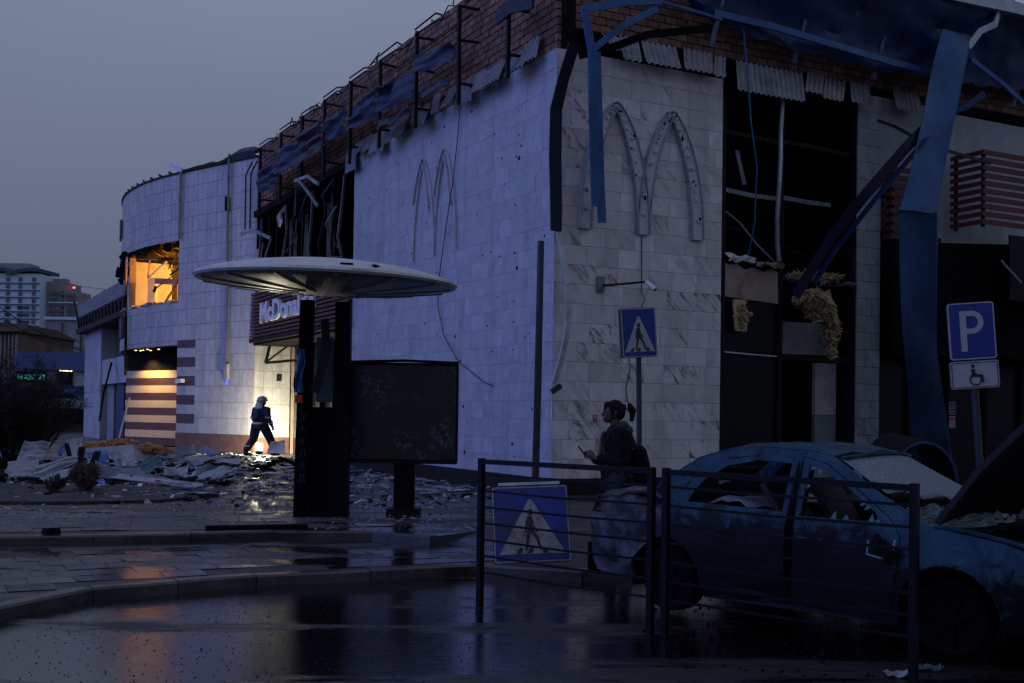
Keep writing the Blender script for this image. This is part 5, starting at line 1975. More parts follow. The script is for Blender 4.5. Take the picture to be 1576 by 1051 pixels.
blk = far_block('office_block', 'plain grey block with faint panel joints behind the market roof', (68 - 788) * K3, (146 - 788) * K3, Y3, 20, 1.5 + (625 - 486) * K3, 'far_grey')
for p_ in (94, 123):
    MB().box(((p_ - 788) * K3, Y3 - .1, 8.5), (.25, .3, 17)).build('panel_joint', 'far_roof', blk)
MB().box(((68 + 146) / 2 * K3 - 788 * K3, Y3 - .1, 1.5 + (625 - 486) * K3 - .3), (78 * K3 + .4, .8, .5)).build('coping', 'far_white', blk)
Y4 = 95.0
K4 = Y4 / 1755
old = far_block('old_house', 'small old house with brown eaves at the far left edge', (-60 - 788) * K4, (27 - 788) * K4, Y4, 12, 1.5 + (625 - 508) * K4, 'far_brown')
MB().hexa([V((-62 - 788) * K4, Y4 - .8, 7.7), V((33 - 788) * K4, Y4 - .8, 7.7), V((33 - 788) * K4, Y4 + 12.5, 7.7), V((-62 - 788) * K4, Y4 + 12.5, 7.7)],
          [V((-62 - 788) * K4, Y4 + 3, 8.9), V((20 - 788) * K4, Y4 + 3, 8.5), V((20 - 788) * K4, Y4 + 9, 8.5), V((-62 - 788) * K4, Y4 + 9, 8.9)]).build('roof', 'red_dark', old)
for p_ in (2, 8, 14, 20, 25):
    MB().box(((p_ - 788) * K4, Y4 - .15, 5.2), (.14, .3, 4.6)).build('pilaster', 'far_beige', old)
# market pavilion with blue roof and neon letters
Y5 = 72.0
K5 = Y5 / 1755
def mx(p):
    return (p - 788) * K5
def mz(p):
    return 1.5 + (625 - p) * K5


mk = empty('market_pavilion', (mx(80), Y5, 0), 'low market pavilion with blue roof band and shop signs beyond the shrub', 'building')
MB().box((mx(70), Y5 + 3.2, mz(600) / 2), (mx(150) - mx(-10), 6, mz(600))).build('wall', 'far_brown', mk)
MB().hexa([V(mx(16), Y5 - .2, mz(566)), V(mx(150), Y5 - .2, mz(570)), V(mx(150), Y5 + 6, mz(570)), V(mx(16), Y5 + 6, mz(566))],
          [V(mx(22), Y5 + .5, mz(540)), V(mx(150), Y5 + .5, mz(541)), V(mx(150), Y5 + 6, mz(541)), V(mx(22), Y5 + 6, mz(540))]).build('roof_band', 'awning_blue', mk)
MB().box((mx(70), Y5 + .3, (mz(569) + mz(592)) / 2), (mx(150) - mx(10), .3, mz(569) - mz(592))).build('shop_wall', 'shop_white', mk)
MB().box((mx(47), Y5 + .1, (mz(570) + mz(588)) / 2), (mx(70) - mx(24), .12, mz(570) - mz(588))).build('dark_board', 'dark_room', mk)
MB().box((mx(98), Y5 + .08, (mz(568) + mz(591)) / 2), (mx(111) - mx(86), .12, mz(568) - mz(591))).build('window', 'dark_glass', mk)
MB().box((mx(101), Y5 - .02, mz(569)), (mx(110) - mx(91), .06, .09)).build('lit_strip', 'neon_white', mk)
MB().box((mx(100), Y5 + .05, (mz(593) + mz(606)) / 2), (mx(140) - mx(60), .3, mz(593) - mz(606))).build('sign_band', 'awning_blue', mk)
MB().box((mx(100), Y5 - .4, (mz(612) + mz(627)) / 2), (mx(140) - mx(64), .3, mz(612) - mz(627))).build('awning', 'shop_white', mk)
MB().box((mx(128), Y5 - .6, (mz(606) + mz(613)) / 2), (.5, .1, .28)).build('small_sign', 'green_panel', mk)
MB().box((mx(100), Y5 - .5, (mz(628) + mz(650)) / 2), (mx(145) - mx(64), .2, mz(628) - mz(650))).build('kiosk_front', 'dark_room', mk)


def flat_text(s, mat, size, depth, loc, rotm, name, parent=None, label=None, cat=None, offset=0.0, w=None):
    me_ = text_mesh(name, s, mat, size, depth, offset)
    if w:
        xs_ = [q.co.x for q in me_.vertices]
        k_ = w / (max(xs_) - min(xs_))
        for q in me_.vertices:
            q.co.x *= k_
    o = bpy.data.objects.new(name, me_)
    COL.objects.link(o)
    if parent:
        o.parent = parent
        o.location = Vector(loc) - WL[parent]
    else:
        o.location = loc
    o.rotation_euler = rotm
    WL[o] = Vector(loc)
    if label:
        tag(o, label, cat)
    return o


flat_text('АН. ЛОМБАРД', 'neon_green', .42, .01, (mx(47), Y5 - .0, mz(583)), (math.pi / 2, 0, 0), 'neon_letters', mk, w=mx(69) - mx(26))
flat_text('СА', 'shop_white', .3, .01, (mx(80), Y5 - .12, mz(602.5)), (math.pi / 2, 0, 0), 'sign_letters', mk)
flat_text('БАМ', 'shop_white', .3, .01, (mx(109), Y5 - .12, mz(602.5)), (math.pi / 2, 0, 0), 'sign_letters', mk)
# low dark blue barrier by the pavilion
m_ = MB().box((mx(112), Y5 - 8, .55), (3.0, .6, 1.1))
tag(m_.build('low_barrier', 'blue_dark', loc=(mx(112), Y5 - 8, 0)), 'low dark blue barrier at the foot of the rear wing', 'barrier')
# overhead wires
def sag(a, b, s, n=16):
    a, b = Vector(a), Vector(b)
    return [a.lerp(b, i / n) - V(0, 0, 4 * s * (i / n) * (1 - i / n)) for i in range(n + 1)]


Y6 = 58.0
K6 = Y6 / 1755
def wp(px, py, Y=Y6):
    return V((px - 788) * Y / 1755, Y, 1.5 + (625 - py) * Y / 1755)


for k, (a, b, s, r, lb) in enumerate((
        (wp(-60, 430, 50), wp(140, 541, 62), .45, .028, 'thickest black overhead cable crossing the far left towers'),
        (wp(-60, 436, 50), wp(140, 542, 62), .75, .016, 'thin overhead cable just below the thickest one'),
        (wp(-60, 470, 50), wp(140, 540, 62), .30, .016, 'lowest overhead cable at the far left'),
        (wp(-60, 458, 50), wp(140, 536, 62), .45, .013, 'middle thin overhead cable at the far left'),
        (wp(92, 434, 80), wp(240, 446, 80), .15, .016, 'single taut wire running from the towers behind the curved wing'))):
    cable('overhead_cable', sag(a, b, s), r, 'sign_black', lb, 'cable', 'overhead cables at the far left', 5)

# ------------------------------------------------------------------ round-roofed ordering shelter
KX, KY = -2.62, 16.0
ks = empty('round_canopy_shelter', (KX, KY, 0), 'round disc-roofed black shelter standing in front of the side wall', 'shelter')
tilt = Matrix.Rotation(R_(1.3), 3, 'Y') @ Matrix.Rotation(R_(1.0), 3, 'X')


def disc(prof, name, mat, n=72, wob=0.0):
    rings = []
    for r_, z in prof:
        ring = []
        for i in range(n):
            a = 2 * math.pi * i / n
            rr = r_ * (1 + wob * noise.noise(V(math.cos(a) * 2, math.sin(a) * 2, z)))
            q = tilt @ V(rr * math.cos(a), rr * math.sin(a), z)
            ring.append(V(KX, KY, 3.30) + q)
        rings.append(ring)
    return MB().loft(rings).build(name, mat, ks, smooth=True)


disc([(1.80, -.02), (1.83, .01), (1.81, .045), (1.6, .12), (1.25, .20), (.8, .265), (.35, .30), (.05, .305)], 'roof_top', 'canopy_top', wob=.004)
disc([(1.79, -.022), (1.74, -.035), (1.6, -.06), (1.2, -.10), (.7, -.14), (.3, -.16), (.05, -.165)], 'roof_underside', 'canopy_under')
for k in range(14):                       # radial ribs on the underside
    a = 2 * math.pi * k / 14
    p0 = V(KX, KY, 3.30) + tilt @ V(.4 * math.cos(a), .4 * math.sin(a), -.162)
    p1 = V(KX, KY, 3.30) + tilt @ V(1.2 * math.cos(a), 1.2 * math.sin(a), -.108)
    p2 = V(KX, KY, 3.30) + tilt @ V(1.74 * math.cos(a), 1.74 * math.sin(a), -.045)
    MB().path([p0, p1, p2], .03, .02).build('rib', 'canopy_under', ks)
for k, (a0, a1) in enumerate(((-1.35, -1.2), (-1.1, -1.0))):   # dents on the rim
    a = (a0 + a1) / 2
    c3 = V(KX, KY, 3.30) + tilt @ V(1.72 * math.cos(a), 1.66 * math.sin(a), .105)
    MB().box(c3, (.16, .05, .02), Matrix.Rotation(.3 + k, 3, 'Z')).build('torn_patch', 'soot', ks)


def kp(px, Y):
    return (px - 788) / 1755 * Y


def kpost(px0, px1, Y, z1, name, mat, dep=.16, lean=0.0, z0=0.0):
    a, b = kp(px0, Y), kp(px1, Y)
    m2 = MB().hexa([V(a, Y, z0), V(b, Y, z0), V(b, Y + dep, z0), V(a, Y + dep, z0)], [V(a + lean, Y, z1), V(b + lean, Y, z1), V(b + lean, Y + dep, z1), V(a + lean, Y + dep, z1)])
    return m2.build(name, mat, ks)


post = kpost(454, 474, 15.95, 3.05, 'post', 'rubber', .18, .05)
kpost(515, 538, 16.15, 3.05, 'post', 'kiosk_black', .2, -.01)
kpost(478, 514.5, 16.2, 1.55, 'cabinet', 'kiosk_black', .14)
kpost(474, 515, 16.05, .06, 'base_plate', 'kiosk_black', .3)
kpost(486, 512, 16.28, 2.55, 'screen', 'sheet_teal', .03, z0=1.62)
kpost(484, 514, 16.26, 1.52, 'screen_frame', 'grey_steel', .06, z0=1.46)
m_ = MB().path([V(kp(499, 16), 15.95, 2.78), V(kp(503, 16), 15.9, 2.4), V(kp(497, 16), 15.88, 2.1), V(kp(486, 16), 15.9, 1.75)], .11, .05, up=(0, -1, 0))
m_.build('torn_trim', 'rim_burnt', ks)
m_ = MB().sheet([[V(kp(455 + 3.2 * i, 15.9) + .02 * math.sin(j), 15.85 + .03 * math.sin(i * 2 + j), 2.35 - .1 * j) for j in range(7)] for i in range(5)], .01)
tag(m_.build('crumpled_wrap', 'sheet_blue', loc=(kp(460, 15.9), 15.85, 2)), 'crumpled bluish plastic wrap on the left post of the round shelter', 'wrap')
tag(MB().box((kp(461, 15.9), 15.86, 1.66), (.10, .06, .11)).add([], []).build('red_tag', 'sign_red', loc=(kp(461, 15.9), 15.86, 1.6)), 'small red box on the left post of the round shelter', 'box')
for k, ch in enumerate('ЗАКЛАД'):
    flat_text(ch, 'pole_paint', .13, .002, (kp(463.5, 15.95) + .03, 15.945, 1.36 - .17 * k), (math.pi / 2, 0, 0), 'post_letter', post)

# shattered advertising lightbox on a post
AB = empty('advertising_board', (-1.52, 16.7, 0), 'black shattered-glass advertising board on a stout post in front of the side wall', 'board')
x0, x1 = kp(537, 16.7), kp(705, 16.7)
m_ = MB().box(((x0 + x1) / 2, 16.82, 1.49), (x1 - x0, .2, 1.46))
m_.build('case', 'kiosk_black', AB, bevel=.015)
MB().box(((x0 + x1) / 2 + .01, 16.712, 1.49), (x1 - x0 - .08, .012, 1.38)).build('glass', 'shattered_glass', AB)
MB().box(((x0 + x1) / 2, 16.70, .762), (x1 - x0, .05, .04)).build('frame_rail', 'dark_steel', AB)
MB().path([V(x0, 16.7, 2.22), V((x0 + x1) / 2, 16.7, 2.25), V(x1, 16.7, 2.225)], .05, .04).build('frame_rail', 'dark_steel', AB)
MB().box((kp(624, 16.75), 16.8, .38), (.30, .16, .76)).build('post', 'kiosk_black', AB)
MB().box((kp(624, 16.75), 16.78, .045), (.48, .4, .09)).build('foot', 'dark_steel', AB)

# ------------------------------------------------------------------ poles and signs
pl = MB().tube([V(.36, 17.0, 0), V(.385, 17.0, 2), V(.40, 17.0, 4.08)], [.055, .055, .05], 14)
o = pl.build('lamp_pole', 'pole_paint', loc=(.36, 17, 0), smooth=True)
tag(o, 'bare grey round pole standing before the corner of the marble walls', 'pole')


def rrect(w, h, r, n=5):
    pts = []
    for cx2, cy2, a0 in ((w / 2 - r, h / 2 - r, 0), (-w / 2 + r, h / 2 - r, math.pi / 2), (-w / 2 + r, -h / 2 + r, math.pi), (w / 2 - r, -h / 2 + r, 1.5 * math.pi)):
        for i in range(n + 1):
            a = a0 + math.pi / 2 * i / n
            pts.append((cx2 + r * math.cos(a), cy2 + r * math.sin(a)))
    return pts


def flat2(outline, holes, y, th, name, mat, parent):
    """flat shape in the local xz plane of the sign; front faces -y"""
    m2 = slab2d(MB(), outline, holes, lambda x, z: (x, y, z), (0, th, 0))
    return m2.build(name, mat, parent, local=True)


def crossing_face(root, w, h, depth, front_mat='sign_blue', white='sign_white'):
    flat2(rrect(w, h, .03), [], 0, depth, 'case', 'pole_paint', root)
    flat2(rrect(w - .012, h - .012, .028), [], -.004, .004, 'border', white, root)
    flat2(rrect(w - .04, h - .04, .022), [], -.008, .004, 'blue_field', front_mat, root)
    tw, th, zc = w * .86, h * .72, -h * .04
    flat2([(-tw / 2, zc - th / 2 + .01), (tw / 2, zc - th / 2 + .01), (.015, zc + th / 2), (-.015, zc + th / 2)], [], -.012, .004, 'white_triangle', white, root)
    s = th
    zb_ = zc - th / 2 + .03 * s
    fig = MB()

    def shp(pts):
        slab2d(fig, [(x * s, zb_ + z * s) for x, z in pts], [], lambda x, z: (x, -.0155, z), (0, .0035, 0))
    shp(ngon(-.01, .735, .05, .058, 14))
    shp([(-.055, .67), (.0, .675), (.04, .60), (.035, .42), (.12, .28), (.16, .13), (.20, .06), (.145, .05), (.11, .12), (.075, .25), (-.015, .37), (-.045, .26), (-.085, .06), (-.135, .05), (-.11, .2), (-.075, .40), (-.06, .52), (-.085, .44), (-.085, .37), (-.12, .37), (-.12, .46), (-.09, .60)])
    shp([(.045, .50), (.115, .40), (.095, .37), (.04, .44)])
    for xa in (-.24, -.05, .24):
        k_ = -.04 if xa > .1 else .03
        shp([(xa - .055, 0.0), (xa + .045, 0.0), (xa + .045 + k_, .10), (xa - .015 + k_, .10)])
    fig.build('walking_figure', 'sign_black', root, local=True)


cs = empty('crossing_sign', (kp(988, 16), 16.0, 0), 'blue pedestrian crossing sign on a thin pole behind the woman', 'sign', rot=(0, R_(-1.0), 0))
MB().cyl((0, .09, 0), (0, .09, 3.0), .038, 12).build('pole', 'pole_paint', cs, local=True, smooth=True)
hd = bpy.data.objects.new('sign_head', None)
COL.objects.link(hd)
hd.parent = cs
hd.location = (-.005, 0, 2.63)
hd.rotation_euler = (0, R_(-2.5), R_(24))
# the head is a box of its own: build its faces straight under the sign, turned
COL.objects.unlink(hd)
bpy.data.objects.remove(hd)
tmp = empty('tmp', (0, 0, 0))
crossing_face(tmp, .52, .70, .10)
mt_ = Matrix.Translation((-.005, 0, 2.66)) @ Matrix.Rotation(R_(14), 4, 'Z') @ Matrix.Rotation(R_(-3.0), 4, 'Y')
for ch in list(tmp.children):
    ch.data.transform(mt_)
    ch.parent = cs
bpy.data.objects.remove(tmp)

fs_ = empty('fallen_crossing_sign', (.25, 12.05, Z_MID), 'dirty blue pedestrian crossing sign lying off its pole behind the left railing panel', 'sign', rot=(R_(-14), R_(-2.5), R_(5)))
tmp = empty('tmp', (0, 0, 0))
crossing_face(tmp, .82, .82, .05, 'sign_blue_dirty', 'sign_white_dirty')
for ch in list(tmp.children):
    ch.data.transform(Matrix.Translation((0, 0, .44)))
    ch.parent = fs_
bpy.data.objects.remove(tmp)
MB().box((0, .02, .875), (.66, .05, .03)).build('top_rail', 'alu', fs_, local=True)

ps = empty('parking_sign', (kp(1520, 14), 14.0, 0), 'blue disabled parking sign with wheelchair plate on a leaning pole', 'sign', rot=(0, R_(-4.2), R_(-6)))
MB().cyl((0, .05, 0), (0, .05, 2.9), .045, 12).build('pole', 'pole_paint', ps, local=True, smooth=True)
w, h, zc = .55, .70, 2.6
def off(pts, dz, dx=0.0):
    return [(x + dx, z + dz) for x, z in pts]
flat2(off(rrect(w, h, .035), zc), [], 0, .045, 'case', 'grey_steel', ps)
flat2(off(rrect(w, h, .035), zc), [off(rrect(w - .03, h - .03, .025), zc)], -.004, .004, 'border', 'sign_white', ps)
flat2(off(rrect(w - .03, h - .03, .025), zc), [], -.003, .003, 'blue_field', 'sign_blue', ps)
P_out = [(-.11, -.25), (-.035, -.25), (-.035, -.035), (.03, -.035)] + ngon(.03, .107, .142, .142, 16, -math.pi / 2, math.pi / 2, False)[1:] + [(-.11, .249)]
P_in = [(-.035, .03)] + [(.03, .03)] + ngon(.03, .107, .077, .077, 14, -math.pi / 2, math.pi / 2, False)[1:] + [(-.035, .184)]
flat2(off(P_out, zc, -.03), [off(P_in, zc, -.03)], -.010, .005, 'letter', 'sign_white', ps)
zc2 = 2.06
flat2(off(rrect(.58, .34, .03), zc2), [], 0, .04, 'plate', 'grey_steel', ps)
flat2(off(rrect(.575, .335, .03), zc2), [], -.004, .0035, 'plate_face', 'sign_white', ps)
flat2(off(rrect(.55, .31, .025), zc2), [off(rrect(.535, .295, .02), zc2)], -.009, .004, 'plate_line', 'sign_black', ps)
wc = MB()
def wsh(pts, holes=()):
    slab2d(wc, off(pts, zc2), [off(h_, zc2) for h_ in holes], lambda x, z: (x, -.0095, z), (0, .004, 0))
wsh(ngon(-.02, .105, .022, .024, 14))
wsh([(-.045, .07), (.005, .07), (.005, .0), (.09, .0), (.10, -.02), (.105, -.10), (.08, -.10), (.075, -.03), (.0, -.03), (-.04, -.03)])
wsh(ngon(.005, -.06, .075, .075, 24), [ngon(.005, -.06, .057, .057, 24)])
wc.build('wheelchair_symbol', 'sign_black', ps, local=True)

# ------------------------------------------------------------------ pedestrian railing
def railing(p0, p1, label, z_top0, z_top1, dbl):
    p0, p1 = Vector(p0), Vector(p1)
    r = empty('railing_panel', p0.lerp(p1, .5), label, 'railing', 'railing panels in front of the burnt car')
    d = (p1 - p0).normalized()
    for q, zt in ((p0, z_top0), (p1, z_top1)):
        MB().bar(q + V(0, 0, 0), V(q.x, q.y, zt), .05, .05, up=d).build('post', 'rail_paint', r)
    a, b = V(p0.x, p0.y, z_top0 - .03), V(p1.x, p1.y, z_top1 - .03)
    MB().bar(a + d * .025, b - d * .025, .042, .042).build('top_rail', 'rail_paint', r)
    n = 8
    for k in range(1, n):
        z = 1.0 - k / n * .88
        za = p0.z + (z_top0 - p0.z) * z
        zb2 = p1.z + (z_top1 - p1.z) * z
        mid = (p0 + p1) / 2
        MB().path([V(p0.x, p0.y, za) + d * .026, V(mid.x, mid.y, (za + zb2) / 2 - rnd(0, .012)), V(p1.x, p1.y, zb2) - d * .026], .013, .019).build('bar', 'rail_paint', r)
    return r


def gz(px, py, z):
    ky = (1.5 - z) * 1755
    hz = 634.8 + (px - 788) * .01396 + 1.2
    Y = ky / (py - hz)
    return V((px - 788) / 1755 * Y, Y, z)


fl_, fm1, fm2, fr_ = V(-.26, 10.1, Z_ROAD), V(1.085, 8.80, Z_ROAD), V(1.185, 8.70, Z_ROAD), V(2.60, 7.35, Z_ROAD)
railing(fl_, fm1, 'left black steel railing panel in front of the fallen crossing sign', 1.10, 1.10, 0)
railing(fm2, fr_, 'right black steel railing panel in front of the burnt car doors', 1.10, 1.085, 0)

# ------------------------------------------------------------------ lights of the scene: work lamp on the ground behind the firefighter
LXW, LYW = -8.25, 37.35
wl_ = empty('work_lamp', (LXW, LYW, .05), 'dazzling white work lamp on the rubble behind the firefighter', 'lamp')
MB().cyl((LXW, LYW, .05), (LXW, LYW, .16), .12, 16).build('housing', 'dark_steel', wl_)
MB().cyl((LXW, LYW, .17), (LXW, LYW, .36), .11, 20).build('lens', 'lamp_white', wl_)
MB().cyl((LXW, LYW, .37), (LXW, LYW, .40), .12, 16).build('cap', 'dark_steel', wl_)
ld = bpy.data.lights.new('work_lamp_light', 'POINT')
ld.energy = 800
ld.color = (1.0, .90, .62)
ld.shadow_soft_size = .12
lo = bpy.data.objects.new('work_lamp_light', ld)
COL.objects.link(lo)
lo.parent = wl_
lo.location = (0, .15, .42)

# ------------------------------------------------------------------ burnt-out saloon car
car = empty('burnt_car', (2.80, 9.51, Z_ROAD), 'burnt-out blue saloon car with raised bonnet and smashed windows behind the railing', 'car', rot=(0, 0, math.atan2(-.714, .70)))


def hw(x, z):
    w = .83
    if x > 1.1:
        w -= .14 * ((x - 1.1) / .95) ** 2
    if x < -1.4:
        w -= .10 * ((-1.4 - x) / .8) ** 2
    if z < .55:
        w -= .05 * ((.55 - z) / .35) ** 2
    if z > .60:
        w -= .03 * min(1, (z - .6) / .3) ** 2
    if z > .90:
        w -= (z - .90) * .42
    # swollen arches
    for ax in (1.245, -1.245):
        d = math.hypot(x - ax, z - .30)
        if .3 < d < .55:
            w += .022 * math.cos((d - .40) / .15 * math.pi / 2) if abs(d - .40) < .15 else 0
    # heat-buckled skin
    w += .022 * noise.noise(V(x * 2.3, z * 3.1, 1.3)) + .009 * noise.noise(V(x * 7, z * 7, 4))
    if x < -1.35:
        w += .11 * noise.noise(V(x * 3.6, z * 4.6, 9.0)) + .03 * noise.noise(V(x * 11, z * 12, 3.0))
    return w


def arc(cx2, cz2, r, a0, a1, n=16):
    return [(cx2 + r * math.cos(R_(a0 + (a1 - a0) * i / n)), cz2 + r * math.sin(R_(a0 + (a1 - a0) * i / n))) for i in range(n + 1)]


def inner_pts(loop, st=.07):
    xs_, zs_ = [q[0] for q in loop], [q[1] for q in loop]
    pts = []
    x = min(xs_) + st / 2
    while x < max(xs_):
        z = min(zs_) + st / 2
        while z < max(zs_):
            if in_poly(x, z, loop):
                pts.append((x, z))
            z += st
        x += st
    return pts


def shrink(loop, d):
    c = Vector((sum(q[0] for q in loop) / len(loop), sum(q[1] for q in loop) / len(loop)))
    out = []
    n = len(loop)
    for i in range(n):
        p_, q, r = Vector(loop[i - 1]), Vector(loop[i]), Vector(loop[(i + 1) % n])
        e1, e2 = (q - p_).normalized(), (r - q).normalized()
        n1, n2 = Vector((-e1.y, e1.x)), Vector((-e2.y, e2.x))
        nn = (n1 + n2)
        nn = nn.normalized() if nn.length > 1e-6 else n1
        if nn.dot(c - q) < 0 and False:
            nn = -nn
        out.append(tuple(q + nn * d))
    return out


FDR = [(-.04, .27), (.80, .27), (.86, .5), (.87, .84), (.78, .96), (.50, 1.14), (.18, 1.33), (-.04, 1.385)]
FWN = [(.03, .93), (.71, .93), (.66, 1.0), (.44, 1.14), (.15, 1.295), (.03, 1.33)]
RDR = [(-.07, .27), (-.07, 1.388), (-.45, 1.40), (-.80, 1.345), (-1.05, 1.21), (-1.16, 1.04), (-1.17, .88), (-1.02, .72), (-.88, .56), (-.84, .27)]
RWN = [(-.13, .95), (-.13, 1.33), (-.45, 1.345), (-.75, 1.285), (-.95, 1.16), (-1.04, 1.04), (-1.06, .97)]
FDR_, RDR_ = FDR, RDR[::-1]
OUT = [(-1.28, .67), ] + arc(-1.245, .30, .36, 92, -4)[0:] + [(-.85, .19), (.85, .19)] + arc(1.245, .30, .37, 187, -6) + \
      [(1.66, .24), (2.0, .26), (2.08, .45), (2.06, .62), (1.92, .75), (1.6, .855), (1.3, .90), (1.08, .935), (.62, 1.16), (.22, 1.395), (.02, 1.435), (-.35, 1.455), (-.75, 1.43), (-1.08, 1.33), (-1.4, 1.12), (-1.62, 1.0), (-1.27, .95)]
QTR = [(-2.2, .42), (-2.12, .28), (-1.6, .26)] + arc(-1.245, .30, .36, 186, 96) + [(-1.285, .67), (-1.275, .945), (-1.625, .995), (-1.9, .99), (-2.12, .95), (-2.2, .80)]
for sgn in (-1, 1):
    def fn(x, z, s_=sgn):
        return (x, s_ * hw(x, z), z)
    tk = (0, -sgn * .025, 0)
    for loop, holes, nm, mt in ((OUT, [shrink(FDR, -.008), shrink(RDR_, -.008)], 'body_side', 'car_paint'), (QTR, [], 'rear_quarter', 'car_burnt'),
                                (FDR, [FWN], 'front_door', 'car_paint'), (RDR_, [RWN[::-1]], 'rear_door', 'car_paint')):
        m_ = slab2d(MB(), loop, holes, fn, tk, inner_pts(loop))
        o = m_.build(nm, mt, car, local=True, smooth=True)
        if nm == 'front_door':
            fdoor = o
        if nm == 'rear_door':
            rdoor = o
        if nm.endswith('door'):
            hx = .04 if nm[0] == 'f' else -.74
            hz_ = .76
            yy = sgn * (hw(hx, hz_) + .022)
            MB().tube([V(hx, yy - sgn * .03, hz_), V(hx + .03, yy, hz_), V(hx + .17, yy, hz_ - .005), V(hx + .2, yy - sgn * .03, hz_)], .011, 6).build('handle', 'grey_steel' if nm[0] == 'f' else 'soot', o, local=True)
    # inner liner, black
    for loop, hole in ((FDR, FWN), (RDR_, RWN[::-1])):
        m_ = slab2d(MB(), loop, [hole], lambda x, z, s_=sgn: (x, s_ * (hw(x, z) - .05), z), (0, -sgn * .02, 0), inner_pts(loop, .15))
        m_.build('door_liner', 'soot', car, local=True)
    # arch lips
    MB().tube([V(x, sgn * (hw(x, z) + .004), z) for x, z in arc(1.245, .30, .375, 176, 4, 20)], .014, 6).build('arch_lip', 'car_paint', car, local=True, smooth=True)
    # wheel housings
    for ax in (1.245, -1.245):
        g_ = [[V(x, sgn * (.79 - .3 * j), z) for j in range(2)] for x, z in arc(ax, .30, .40, 195, -15, 14)]
        MB().sheet(g_, .01).build('wheel_housing', 'soot', car, local=True)
# roof, bonnet edge, screens
prof = [(.22, 1.395), (.02, 1.43), (-.35, 1.445), (-.75, 1.425), (-1.08, 1.33)]
g_ = []
for i in range(len(prof) - 1):
    for k in range(5):
        f_ = k / 5
        g_.append((prof[i][0] + (prof[i + 1][0] - prof[i][0]) * f_, prof[i][1] + (prof[i + 1][1] - prof[i][1]) * f_))
g_.append(prof[-1])
def roof_pt(x, z, v):
    w = hw(x, z)
    return V(x + .05 * (1 - v * v), w * v, z + .035 * (1 - v * v) + .028 * noise.noise(V(x * 3, v * 3, 2)) * (1 - v ** 4) + .008 * noise.noise(V(x * 9, v * 9, 2)))
MB().sheet([[roof_pt(x, z, -1 + 2 * j / 16) for j in range(17)] for x, z in g_], .02).build('roof', 'car_paint', car, local=True, smooth=True)


def ws(u, v, lift=0.0):
    """windscreen surface: u 0 roof - 1 cowl, v -1..1 right-left"""
    x = .25 + (1.08 - .25) * u
    z = 1.385 + (.935 - 1.385) * u
    w = hw(x, z) - .045
    return V(x + .10 * (1 - v * v), w * v, z + .035 * (1 - v * v) + lift)


m_ = MB()
rows = 14
for i in range(rows):
    for j in range(28):
        u0, u1 = i / rows * .96, (i + 1) / rows * .96
        v0, v1 = -1 + 2 * j / 28, -1 + 2 * (j + 1) / 28
        lim = .76 + .10 * noise.noise(V(j * .25, 1, 7)) - .18 * max(0, -v0)
        if u1 > lim and not (u1 < lim + .03):
            continue
        a, b, c, d = ws(u0, v0), ws(u1, v0), ws(u1, v1), ws(u0, v1)
        m_.add([a, b, c, d], [(0, 1, 2, 3)])
me = m_.mesh('windscreen', 'windscreen', smooth=True)
bm = bmesh.new()
bm.from_mesh(me)
bmesh.ops.remove_doubles(bm, verts=bm.verts, dist=1e-4)
bmesh.ops.recalc_face_normals(bm, faces=bm.faces)
bm.to_mesh(me)
bm.free()
o = bpy.data.objects.new('windscreen', me)
COL.objects.link(o)
o.parent = car
sm = o.modifiers.new('solidify', 'SOLIDIFY')
sm.thickness = .006
m_ = MB()
g_ = [[ws(.72 + .38 * i / 12, -1 + 2 * j / 22, -.05 + .05 * noise.noise(V(i * .5, j * .5, 3)) + .03 * (i % 2)) for j in range(23)] for i in range(13)]
m_.sheet(g_, .008)
m_.build('fallen_screen_glass', 'glass_crumbs', car, local=True, smooth=True)
MB().path([ws(.02, -1, .01), ws(.02, -.5, .012), ws(.02, 0, .012), ws(.02, .5, .012), ws(.02, 1, .01)], .05, .02).build('screen_header', 'car_paint', car, local=True)
MB().bar(ws(.74, .1, .03), ws(.70, .75, .05), .02, .02).build('wiper', 'soot', car, local=True)
MB().bar(ws(.86, -.55, .02), ws(.80, .15, .04), .02, .02).build('wiper', 'soot', car, local=True)
# cowl and engine bay
MB().sheet([[V(1.02 + .1 * i, -.72 + 1.44 * j / 10, .90 + .02 * noise.noise(V(i, j, 1))) for j in range(11)] for i in range(4)], .02).build('cowl', 'soot', car, local=True)
m_ = MB()
m_.box((1.6, 0, .42), (.9, 1.28, .3))
m_.box((1.5, -.1, .66), (.42, .5, .26))
m_.box((1.62, .38, .68), (.3, .3, .2))
m_.cyl((1.35, -.5, .6), (1.35, -.5, .82), .09, 12)
m_.cyl((1.35, .5, .6), (1.35, .5, .82), .09, 12)
m_.build('engine', 'soot', car, local=True)
g_ = []
for i in range(9):
    x = 1.12 + .93 * i / 8
    zz = .93 - .03 * i / 8 - .17 * (i / 8) ** 2
    g_.append([V(x, -(hw(x, min(zz, .86)) - .005), zz + .0), V(x, -(hw(x, .8) - .06), zz + .008), V(x, -(hw(x, .8) - .11), zz - .03)])
MB().sheet(g_, .015).build('wing_top', 'car_paint', car, local=True, smooth=True)
MB().sheet([[V(q.x, -q.y, q.z) for q in row] for row in g_], .015).build('wing_top', 'car_paint', car, local=True, smooth=True)
g_ = [[V(2.04 + .05 * (1 - (j / 5 - 1) ** 2), -.70 + 1.40 * j / 10, .26 + .36 * i / 4) for j in range(11)] for i in range(5)]
MB().sheet(g_, .03).build('bumper', 'car_burnt', car, local=True, smooth=True)
